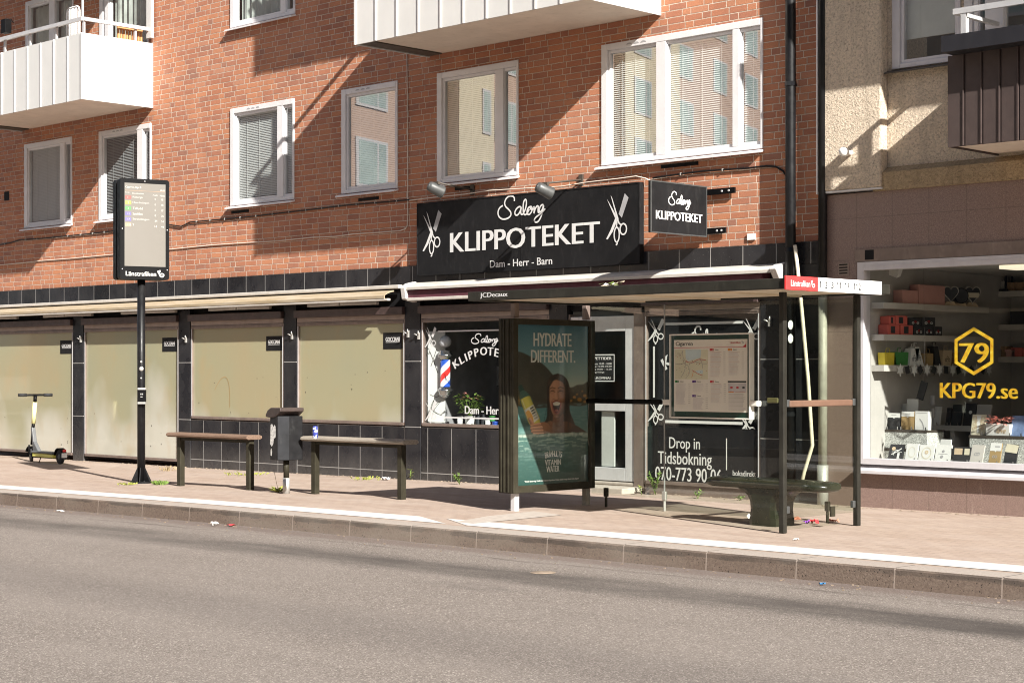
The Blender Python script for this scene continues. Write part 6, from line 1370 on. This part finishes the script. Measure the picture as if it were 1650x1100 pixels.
for i in range(len(prof_)-1):
    for j in range(8): q.face((b0_+i*8+j, b0_+i*8+(j+1) % 8, b0_+(i+1)*8+(j+1) % 8, b0_+(i+1)*8+j), 0)
q.face([b0_+(len(prof_)-1)*8+j for j in range(8)]); q.build('column', 'bench_green', sb, local=True)

# ------------------------------------------------------------------ bus stop post with departure screen
bx, by_ = -21.27, -3.09; bz = gz(bx)
U = V3((.285, .9585, 0)); N = V3((.9585, -.285, 0)); UZ = V3((0, 0, 1))
bp = thing('bus_stop_sign', 'tall black bus stop post with a departure screen on top', 'bus stop sign', (bx, by_, bz))
q = MB(); q.tube([(bx, by_, bz+.02), (bx, by_, 3.0)], .056, 18); q.build('post', 'pipe_black', bp)
q = MB(); q.lathe([(.155, 0), (.155, .022), (.07, .026)], (bx, by_, bz), 20)
for k in range(6):
    a_ = k*math.pi/3+.3; d = V3((math.cos(a_), math.sin(a_), 0)); w_ = V3((-d.y, d.x, 0))*.006; c_ = V3((bx, by_, bz))
    q.prism([c_+d*.05-w_+UZ*.026, c_+d*.15-w_+UZ*.026, c_+d*.057-w_+UZ*.22], w_*2)
    q.lathe([(.014, 0), (.014, .02)], (bx+math.cos(a_+.5)*.12, by_+math.sin(a_+.5)*.12, bz+.0225), 6)
q.build('base_plate', 'pipe_black', bp)
z0, z1 = 2.835, 4.245; hw = .352
pcn = V3((bx, by_, (z0+z1)/2))
def slab(c_, hw_, hh, th, r=.035):
    pts = []
    for sx, sy, a0 in ((1, 1, 0), (-1, 1, 90), (-1, -1, 180), (1, -1, 270)):
        for k in range(5): a_ = R_(a0+k*22.5); pts.append(c_+U*(sx*(hw_-r)+math.cos(a_)*r)+UZ*(sy*(hh-r)+math.sin(a_)*r))
    return pts, th
q = MB()
pts, th = slab(pcn+N*.02, hw, (z1-z0)/2, .15); q.prism(pts, N*.15); q.build('screen_case', 'black_paint', bp)
q = MB(); pts, th = slab(pcn-N*.18, hw, (z1-z0)/2, .13); q.prism(pts, N*.14); q.build('screen_case', 'black_paint', bp)
q = MB(); q.obox(pcn-N*.01, U*(hw-.06), N*.0295, UZ*((z1-z0)/2-.05)); q.build('spacer', 'black_matt', bp)
fo = pcn+N*.17; W_, H_ = 2*hw, z1-z0; fr = (fo-U*hw-UZ*H_/2, U, UZ, N)
L0, L1, B0, B1 = W_*.085, W_*.925, H_*.130, H_*.955
q = MB(); rect(q, L0, B0, L1, B1, fr, .002); sc_ = q.build('screen', 'screen_beige', bp)
plain('screen_red', (.30, .09, .08), .4); plain('screen_lime', (.28, .30, .07), .4); plain('screen_green', (.10, .25, .10), .4); plain('screen_violet', (.14, .12, .27), .4); plain('screen_peach', (.33, .22, .15), .4)
q = MB(); sw_, sh_ = L1-L0, B1-B0; P = lambda u_, v_: (L0+sw_*u_, B1-sh_*v_)
def stx(s_, u_, v_, w_, h_, b=.03): put_text(q, s_, fr, L0+sw_*u_, B1-sh_*v_, sw_*w_ if w_ else None, sh_*h_, b, .0045, 0)
stx('Cigarren, l\u00e4ge B', .02, .068, .38, .030); stx('08:22', .87, .083, .11, .018); stx('Linje', .02, .125, .10, .018); stx('Destination', .19, .133, .27, .020); stx('Avg\u00e5r', .68, .148, .13, .022); stx('N\u00e4sta', .86, .148, .12, .020)
a_, b_ = P(.01, .093); c_, d_ = P(.99, .089); rect(q, a_, b_, c_, d_, fr, .004, 5)
for k, (m_, no, nm_, t1, t2) in enumerate(((1, '1', 'R\u00e5berga', '0', '15'), (2, '2', 'Henriks\u00e4ngen', '0', '18'), (3, '3', 'Talludd', '6', '17'), (4, '11', 'Sandviken', '8', '26'), (4, '17', 'Strand\u00e4ngen', '24', '54'), (5, '112', 'V', '14', '44'))):
    v_ = .150+k*.066; a_, b_ = P(.012, v_+.045); c_, d_ = P(.16, v_); rect(q, a_, b_, c_, d_, fr, .0035, m_)
    stx(no, .075, v_+.034, None, .022, .02); stx(nm_, .195, v_+.036, (.40 if len(nm_) > 9 else .24) if len(nm_) > 2 else .03, .030, .02); stx(t1, .73, v_+.045, None, .024, .02); stx(t2, .89, v_+.048, None, .024, .02)
plain('screen_ink', (.40, .385, .36), .5); q.build('lettering', ['screen_ink', 'screen_red', 'screen_lime', 'screen_green', 'screen_violet', 'screen_peach'], sc_)
q = MB(); put_text(q, 'L\u00e4nstrafiken', fr, W_*.11, H_*.034, W_*.62, H_*.045, .012, .003); swoosh(q, fr, W_*.765, H_*.030, W_*.125, .018); q.build('lettering', 'letter_white', bp)
q = MB()
for u_, v_ in ((.5, .978), (.04, .5), (.96, .5), (.04, .1), (.96, .1)): O_ = fr[0]+U*W_*u_+UZ*H_*v_; q.lathe([(.008, 0), (.006, .006)], O_, 8, 0, N)
q.build('screw', 'rail_metal', bp)
d = V3((.70, -.714, 0)); q = MB(); c_ = V3((bx, by_, 1.20)); r_ = V3((.714, .70, 0))
q.obox(c_+d*.075+r_*.03, r_*.05, d*.03, UZ*.085, 0); q.obox(c_+d*.076+r_*.03, r_*.052, d*.034, UZ*.012+d*.0, 0) if False else None
q.obox(c_+d*.085+r_*.03+UZ*.10, r_*.055, d*.042, UZ*.014, 1); q.obox(c_+d*.085+r_*.03-UZ*.10, r_*.055, d*.042, UZ*.014, 1); rect(q, -.03, -.04, .03, .045, (c_+d*.105+r_*.03, r_, UZ, d), .001, 0)
frb = (c_+d*.1055+r_*.03, r_, UZ, d)
for a_, b_, w_, h_ in ((-.02, .015, .016, .02), (.002, .015, .016, .02), (-.02, -.02, .03, .012)): rect(q, a_, b_, a_+w_, b_+h_, frb, .002, 1)
q.build('call_button', ['black_paint', 'galvanised'], bp)
q = MB()
for zz, r2 in ((1.68, .016), (1.45, .012)): q.lathe([(r2, 0), (r2*.8, .012)], V3((bx, by_, zz))+d*.054+r_*.01, 10, 0, d)
q.lathe([(.032, 0), (.03, .012), (.012, .013)], V3((bx, by_, 1.58))+d*.053+r_*.012, 14, 0, d); q.build('bolt', 'galvanised', bp)

# ------------------------------------------------------------------ lean benches, bin, can
def lean_bench(p0, p1, xa, xb, m_, label):
    cx_, cy_ = (p0[0]+p1[0])/2, (p0[1]+p1[1])/2; an = math.atan2(p1[1]-p0[1], p1[0]-p0[0]); hl = math.hypot(p1[0]-p0[0], p1[1]-p0[1])/2
    root = thing('lean_bench', label, 'bench', (cx_, cy_, gz(cx_)), 'lean benches along the kerb', an)
    q = MB(); n = 10; a0, a1 = -hl-xa, hl+xb
    prof_ = [(-.135, -.012), (-.13, .018), (-.09, .03), (.09, .03), (.13, .018), (.135, -.012), (.10, -.03), (-.10, -.03)]
    q.prism([(a0, y_, .70+z_) for y_, z_ in prof_], (a1-a0, 0, 0)); q.build('seat', m_, root, local=True, bevel=.006)
    q = MB(); q.box(-hl+.035, hl-.035, -.03, .03, .625, .668); q.build('crossbar', 'shelter_olive', root, local=True)
    for sx in (-1, 1):
        q = MB(); q.box(sx*hl-.038, sx*hl+.038, -.04, .04, -.01, .6695); q.build('leg', 'shelter_olive', root, local=True, bevel=.006)
    return root
lean_bench((-20.28, -3.11), (-18.80, -3.05), .16, .09, 'bench_wood', 'brown topped lean bench between the bus stop post and the litter bin')
lean_bench((-17.52, -2.99), (-15.95, -2.93), .14, .16, 'grey_wood', 'weathered grey lean bench with a can on it right of the litter bin')
cp = gp(508, 705.5, .735); q = MB(); q.lathe([(.024, 0), (.033, .012), (.033, .13), (.026, .148), (.022, .15)], (cp.x, cp.y, .731), 16)
mm, nt, out = newmat('can_print'); t = NT(nt); o = t.obj(); n = t.noise(o, 28, 2); t.pbr(out, t.mix(t.m('GREATER_THAN', n, .53), (.05, .07, .36), (.72, .72, .76)), .3, .3)
single(q, 'drink_can', mm, 'blue and silver drink can standing on the grey bench', 'can', (cp.x, cp.y, .731))
bnx, bny = -17.89, -3.177; bnz = gz(bnx)
bn = thing('litter_bin', 'black litter bin with a brown hood and a torn sticker', 'litter bin', (bnx, bny, bnz), rz=R_(-8))
q = MB(); q.tube([(0.02, .0, -.01), (.02, 0, .20)], .045, 14); q.build('post_sleeve', 'galvanised', bn, local=True)
q = MB(); q.tube([(0.02, 0, .201), (.02, 0, .46)], .036, 12); q.build('post', 'shelter_olive', bn, local=True)
pl_ = [(-.19, -.13), (-.08, -.18), (.08, -.18), (.18, -.05), (.18, .13), (-.19, .13)]
q = MB(); pl_ = [(-.19, -.02), (-.115, -.16), (.075, -.16), (.16, -.04), (.16, .16), (-.19, .16)]
q.prism([(a_, b_, .43) for a_, b_ in pl_], (0, 0, .56))
q.mi = [0]*len(q.mi); q.mi[4] = 1
o_ = q.build('body', ['bin_black', 'bin_grey'], bn, local=True, bevel=.008)
q = MB(); random.seed(2); d1 = V3((.19, 0, 0)); U_ = V3((1, 0, 0)); fr = (V3((-.115, -.1605, .43)), U_, UZ, V3((0, -1, 0)))
for pts in ([(.01, .20), (.05, .17), (.09, .21), (.10, .27), (.145, .29), (.15, .42), (.12, .45), (.09, .42), (.06, .46), (.02, .45)], [(.02, .06), (.05, .05), (.06, .11), (.04, .15), (.02, .13)]): flat(q, pts, fr, .002)
q.build('sticker', 'sticker_torn', bn, local=True)
q = MB(); pr = [(-.205, .975), (-.205, 1.005), (-.16, 1.06), (-.08, 1.095), (.165, 1.095), (.165, 1.05), (.05, .985), (-.08, .965)]
q.prism([(a_, -.175, b_) for a_, b_ in pr], (0, .35, 0)); q.build('hood', 'bin_lid', bn, local=True, bevel=.01)

# ------------------------------------------------------------------ electric scooter
wx, wy = -27.29, -.92
er = thing('electric_scooter', 'parked lime and grey electric scooter in front of the frosted window', 'scooter', (-27.57, -.86, gz(-27.57)), rz=math.atan2(-.09, 1.10))
# local: x runs from the front wheel (-) to the rear wheel (+)
def wheel(c_, ax, name='wheel', r=.125):
    q = MB(); q.lathe([(r-.028, -.026), (r-.008, -.026), (r, -.010), (r, .010), (r-.008, .026), (r-.028, .026)], c_, 24, 0, ax); w_ = q.build(name, 'rubber', er, local=True)
    q = MB(); q.lathe([(.03, -.03), (r-.04, -.02), (r-.0285, -.018), (r-.0285, .018), (r-.04, .02), (.03, .03)], c_, 18, 0, ax); q.build('rim', 'grey_plastic', w_, local=True)
fa = V3((.35, .94, 0)); wheel((-.56, 0, .125), fa); wheel((.56, 0, .125), V3((0, 1, 0)))
q = MB(); q.box(-.40, .42, -.085, .085, .165, .20); q.build('deck', 'grey_plastic', er, local=True, bevel=.012)
q = MB(); q.box(-.38, .40, -.07, .07, .10, .1645); q.build('battery_tray', 'lime_paint', er, local=True, bevel=.012)
q = MB(); q.prism([(-.52, -.035, .60), (-.47, -.035, .62), (-.40, -.035, .36), (-.22, -.035, .20), (-.42, -.035, .17), (-.47, -.035, .36)], (0, .07, 0)); q.build('neck', 'grey_plastic', er, local=True, bevel=.012)
q = MB(); q.tube([(-.50, 0, .58), (-.478, 0, .68)], .03, 12); q.tube([(-.415, 0, 1.06), (-.405, 0, 1.17)], .032, 12); q.tube([(-.50, 0, .58), (-.54, 0, .30)], .026, 10); q.build('steering_column', 'black_paint', er, local=True)
q = MB(); q.tube([(-.4775, 0, .681), (-.4155, 0, 1.059)], .037, 14); q.build('stem', 'lime_pale', er, local=True)
hb = V3((.22, .97, 0)); c_ = V3((-.40, 0, 1.185)); q = MB(); q.tube([c_-hb*.27+UZ*-.005, c_-hb*.12, c_+hb*.12, c_+hb*.27+UZ*-.005], .020, 10); q.box(-.45, -.36, -.04, .04, 1.165, 1.20); q.build('handlebar', 'black_paint', er, local=True)
for s_ in (-1, 1): q = MB(); q.tube([c_+hb*s_*.15, c_+hb*s_*.30], .030, 10); q.build('grip', 'rubber', er, local=True)
q = MB(); q.tube([c_-hb*.11+V3((-.02, 0, 0)), c_-hb*.22+V3((-.06, 0, -.01))], .007, 6); q.build('brake_lever', 'black_paint', er, local=True)
for s_ in (-1, 1): q = MB(); q.tube([V3((-.545, 0, .30))+fa*s_*.045, V3((-.56, 0, .125))+fa*s_*.045], .014, 8); q.build('fork', 'black_paint', er, local=True)
q = MB(); n = 12; pts = [(.56+math.cos(a_)*.155, .125+math.sin(a_)*.155) for a_ in [R_(20+i*150/n) for i in range(n+1)]]; pts += [(.56+math.cos(a_)*.142, .125+math.sin(a_)*.142) for a_ in [R_(170-i*150/n) for i in range(n+1)]]
q.prism([(a_, -.05, b_) for a_, b_ in pts], (0, .10, 0)); q.build('rear_mudguard', 'black_paint', er, local=True)
q = MB(); n = 8; pts = [(-.56+math.cos(a_)*.155, .125+math.sin(a_)*.155) for a_ in [R_(60+i*100/n) for i in range(n+1)]]; pts += [(-.56+math.cos(a_)*.143, .125+math.sin(a_)*.143) for a_ in [R_(160-i*100/n) for i in range(n+1)]]
q.prism([(a_, -.045, b_) for a_, b_ in pts], (0, .09, 0)); q.build('front_mudguard', 'black_paint', er, local=True)
q = MB(); q.box(.700, .722, -.03, .03, .215, .26); q.build('tail_light', 'red_lens', er, local=True, bevel=.004)
q = MB(); q.box(.701, .712, -.05, .05, .115, .195); q.build('number_plate', 'letter_grey', er, local=True)
q = MB(); q.tube([(-.05, -.06, .11), (-.06, -.10, .0)], .009, 6); q.build('kickstand', 'black_paint', er, local=True)
q = MB(); q.box(-.53, -.50, -.02, .02, .49, .53); q.build('reflector', 'orange_plastic', er, local=True)

# ------------------------------------------------------------------ weeds and litter
def weed(px, py, h, n, spread, m_, label, kind='leafy', y=None):
    p_ = gp(px, py, 0); p_.z = gz(p_.x); random.seed(int(px*3)); q = MB()
    if kind == 'rosette':
        for k in range(n):
            a_ = 6.28*k/n+random.uniform(-.2, .2); d = V3((math.cos(a_), math.sin(a_), 0)); w_ = V3((-d.y, d.x, 0))*.018; L = spread*random.uniform(.7, 1.2); e = random.uniform(.3, .9)*h
            q.poly([p_, p_+d*L*.5+w_+UZ*e*.8, p_+d*L+UZ*e]); q.poly([p_, p_+d*L+UZ*e, p_+d*L*.5-w_+UZ*e*.8])
        stem = MB(); stem.tube([p_, p_+V3((-.03, -.02, h*1.5)), p_+V3((-.05, -.03, h*2.6))], .003, 5)
    elif kind == 'grass':
        for k in range(n):
            a_ = random.uniform(0, 6.28); d = V3((math.cos(a_), math.sin(a_), 0)); b_ = p_+d*random.uniform(0, spread); t_ = b_+d*random.uniform(.02, .07)+UZ*h*random.uniform(.4, 1); w_ = V3((-d.y, d.x, 0))*.005
            q.poly([b_-w_, b_+w_, (b_+t_)/2+w_*.8+UZ*.02, t_]); q.poly([b_-w_, t_, (b_+t_)/2-w_*.8+UZ*.02])
        stem = None
    else:
        stem = MB(); ns = max(2, n//14)
        for k in range(ns):
            a_ = random.uniform(0, 6.28); tip = p_+V3((math.cos(a_)*spread*random.uniform(.3, 1), math.sin(a_)*spread*random.uniform(.3, 1), h*random.uniform(.6, 1))); stem.tube([p_, (p_+tip)/2+V3((0, 0, h*.1)), tip], .0035, 5)
            for i in range(n//ns):
                u_ = random.uniform(.2, 1); c_ = p_+(tip-p_)*u_+V3((0, 0, h*.2*u_*(1-u_))); b_ = random.uniform(0, 6.28); d = V3((math.cos(b_), math.sin(b_), random.uniform(0, .8))).normalized(); w_ = d.cross(UZ).normalized()*.014; L = random.uniform(.035, .075)
                q.poly([c_, c_+d*L*.5+w_, c_+d*L]); q.poly([c_, c_+d*L, c_+d*L*.5-w_])
    o_ = single(q, 'weed', m_, label, 'weed', p_, 'weeds growing out of the pavement')
    if stem: stem.build('stem', 'dry_stem' if kind == 'rosette' else 'leaf_green', o_)
weed(257, 777, .07, 70, .10, 'leaf_green', 'flat tuft of grass right of the bus stop post foot', 'grass'); weed(203, 777, .03, 30, .13, 'leaf_yellow', 'thin flat weeds left of the bus stop post foot', 'grass')
weed(449, 791, .10, 16, .17, 'leaf_yellow', 'yellowish rosette weed at the foot of the litter bin', 'rosette'); weed(741, 779, .17, 46, .13, 'leaf_green', 'green leafy weed at the wall left of the poster case'); weed(662, 771, .16, 14, .10, 'leaf_yellow', 'thin dry weed at the wall behind the second bench')
weed(1056, 797, .34, 120, .12, 'leaf_green', 'tall green weed at the wall below the phone number'); weed(1124, 803, .10, 26, .09, 'leaf_green', 'low green weed at the wall right of the tall one'); weed(1034, 797, .12, 18, .06, 'leaf_yellow', 'small weed left of the tall one by the door step')
weed(270, 753, .10, 40, .16, 'dry_stem', 'dry grass at the foot of the second frosted window', 'grass'); weed(395, 761, .05, 50, .35, 'leaf_yellow', 'low yellow grass at the wall behind the brown bench', 'grass'); weed(590, 770, .05, 36, .25, 'leaf_yellow', 'low yellow grass at the wall behind the grey bench', 'grass'); weed(1192, 806, .05, 14, .05, 'leaf_green', 'tiny weed at the wall behind the bench column')
def scrap(px, py, w_, h_, m_, name, label, cat='litter', z=None, up=.02, road=False):
    p_ = gp(px, py, -.16 if road else 0); p_.z = (gz(p_.x)-.16 if road else gz(p_.x)) if z is None else z
    random.seed(int(px)); q = MB(); n = 5
    G = [[V3((p_.x-w_/2+w_*i/n, p_.y-h_/2+h_*j/3, p_.z+.003+random.uniform(0, up))) for i in range(n+1)] for j in range(4)]
    for j in range(3):
        for i in range(n): q.poly([G[j][i], G[j][i+1], G[j+1][i+1]]); q.poly([G[j][i], G[j+1][i+1], G[j+1][i]])
    single(q, name, m_, label, cat, p_)
scrap(373, 846.5, .11, .06, 'map_red', 'paper_scrap', 'red paper scrap on the road below the kerb', road=True); scrap(346, 846, .07, .07, 'paper_white', 'paper_scrap', 'crumpled white scrap on the road left of the red one', road=True, up=.05); scrap(97, 821, .10, .06, 'paper_white', 'paper_scrap', 'flat white scrap in the gutter at the left', road=True)
scrap(1281, 839, .11, .08, 'terracotta', 'candy_wrapper', 'orange wrapper beside the shelter bench column', up=.05); scrap(1300, 843, .07, .06, 'purple_paper', 'candy_wrapper', 'purple wrapper by the bench, left of the red one', up=.04); scrap(1312, 844, .08, .06, 'map_red', 'candy_wrapper', 'red wrapper by the bench, nearest the back post', up=.05); scrap(1343, 841, .10, .08, 'terracotta', 'candy_wrapper', 'dark red wrapper at the glass clamp', up=.04)
scrap(1216, 836, .13, .10, 'paper_white', 'paper_scrap', 'white crumpled paper left of the bench column', up=.06); scrap(1250, 842, .10, .08, 'paper_white', 'paper_scrap', 'small white scrap in front of the bench column', up=.03); scrap(622, 771, .12, .08, 'can_white', 'paper_scrap', 'white and blue scrap at the wall behind the grey bench', up=.05); scrap(1283, 870, .04, .04, 'paper_white', 'paper_scrap', 'tiny white scrap in front of the shelter post'); scrap(1325, 942, .05, .03, 'teal_bit', 'plastic_bit', 'blue plastic bit in the gutter at the right', road=True)
p_ = gp(875, 922, -.16); q = MB(); q.lathe([(.11, 0), (.105, .004), (.02, .005)], (p_.x, p_.y, -.159+gz(p_.x)), 24); single(q, 'valve_cover', 'soil', 'pale round valve cover in the road', 'cover', (p_.x, p_.y, -.159+gz(p_.x)))
p_ = gp(975, 456, RZ1+.02); scrap(975, 456, .24, .12, 'paper_white', 'plastic_bag', 'white plastic bag scrap on the shelter roof', z=RZ1, up=.05) if False else None
p_ = fp(978, 457.5, -3.84); q = MB(); random.seed(4)
for k in range(14): a_ = V3((p_.x+random.uniform(-.16, .16), -3.84+random.uniform(-.05, .1), RZ1+random.uniform(.004, .05))); q.poly([a_, a_+V3((random.uniform(.03, .09), random.uniform(-.03, .03), random.uniform(-.01, .03))), a_+V3((random.uniform(.0, .05), random.uniform(.02, .06), random.uniform(-.01, .02)))], k % 3 == 0)
single(q, 'plastic_bag', ['paper_white', 'leaf_green'], 'white and green plastic scrap lying on the shelter roof', 'litter', (p_.x, -3.84, RZ1))
# bracket marks and sand on the road edge are left to the materials

# ------------------------------------------------------------------ buildings across the street (the salmon block shows in the window glass)
def opposite(name, label, P0, ang, L, H, segs, dep=14):
    root = thing(name, label, 'building', (P0[0], P0[1], -.1)); d = V3((math.cos(ang), math.sin(ang), 0)); n = V3((-d.y, d.x, 0)); P0 = V3((*P0, -.1))
    for a_, b_, m_, off in segs:
        q = MB(); q.obox(P0+d*(a_+b_)/2-n*(dep/2-off/2)+UZ*(H/2+2.3), d*(b_-a_)/2, n*(dep/2+off/2), UZ*(H/2-2.3)); q.build('wall', m_, root); q = MB(); q.obox(P0+d*(a_+b_)/2-n*(dep/2-off/2+.1)+UZ*2.3, d*(b_-a_)/2, n*(dep/2+off/2-.1), UZ*2.299); q.build('shaded_ground_floor', 'slate', root)  # dark slate colour stands for shade on the ground floor in the reflections
        k = a_+1.4
        while k+1.9 < b_ or (b_-a_ < 6 and k+1.0 < b_):
            for fl in range(int((H-5)/2.9)):
                z_ = 5.6+fl*2.9; c_ = P0+d*(k+.85)+n*(off+.02)+UZ*(z_+.7); ww = min(1.05, (b_-a_)/2-1.2 if b_-a_ < 6 else 1.05)
                f = MB(); f.obox(c_, d*(ww+.08), n*.04, UZ*.88); w_ = f.build('window', 'window_white', root); g_ = MB(); g_.obox(c_+n*.042-d*.3*ww, d*.60*ww, n*.004, UZ*.78); g_.obox(c_+n*.042+d*.68*ww, d*.26*ww, n*.004, UZ*.78); g_.build('pane', 'far_glass', w_)
            k += 5.4
    q = MB(); q.obox(P0+d*L/2-n*(dep/2)+UZ*(H+.2), d*(L/2+.3), n*(dep/2+.6), UZ*.2); q.build('roof', 'slate', root)
opposite('apartment_building', 'salmon and cream rendered apartment block across the street', (-48.2, -23.0), R_(-108), 60, 23.5, [(0, 8, 'salmon_render', 0), (8, 11, 'cream_render', .6), (11, 24.7, 'salmon_render', 0), (24.7, 32, 'cream_render', .6), (32, 60, 'salmon_render', 0)])
opposite('apartment_building', 'long grey rendered building row across the street, unseen, added to block sky light', (-32, -26.2), 0, 94, 17.5, [(0, 30, 'concrete_slab', 0), (30, 62, 'beige_stucco', 0), (62, 94, 'concrete_slab', 0)])  # unseen row, added to cut sky light and deepen the facade shade

# ------------------------------------------------------------------ light, sky, camera
SUN = V3((4.06, -1.39, 2.66)).normalized()
el = math.asin(SUN.z); az = math.atan2(SUN.x, SUN.y)
L = bpy.data.lights.new('sun', 'SUN'); L.energy = 5.0; L.angle = R_(.53); L.color = (1, .955, .88)
lo = bpy.data.objects.new('sun', L); col.objects.link(lo); lo.rotation_euler = SUN.to_track_quat('Z', 'Y').to_euler(); lo.location = SUN*60
w = bpy.data.worlds.new('World'); sc.world = w; w.use_nodes = True; nt = w.node_tree
bg = nt.nodes['Background']; sk = nt.nodes.new('ShaderNodeTexSky'); sk.sky_type = 'NISHITA'; sk.sun_disc = False; sk.sun_elevation = el; sk.sun_rotation = az; sk.air_density = 1.0; sk.dust_density = 1.5; sk.ozone_density = 1.0
nt.links.new(sk.outputs[0], bg.inputs[0]); bg.inputs[1].default_value = .05
cam = bpy.data.cameras.new('camera'); co = bpy.data.objects.new('camera', cam); col.objects.link(co); sc.camera = co
cam.sensor_width = 36; cam.lens = FPX/1650*36; cam.shift_y = 47.5/1650; cam.clip_start = .1; cam.clip_end = 2000
co.location = CAM; co.rotation_euler = (R_(90), 0, math.atan2(-CF.x, CF.y))
sc.view_settings.view_transform = 'Standard'; sc.view_settings.look = 'None'; sc.view_settings.exposure = 1.36; sc.view_settings.gamma = 1
sc.cycles.transparent_max_bounces = 24; sc.cycles.max_bounces = 8; sc.cycles.caustics_reflective = False; sc.cycles.caustics_refractive = False
sc.render.engine = 'CYCLES'
sc.cycles.pixel_filter_type = 'BLACKMAN_HARRIS'; sc.cycles.filter_width = 1.05
sc.cycles.use_denoising = True
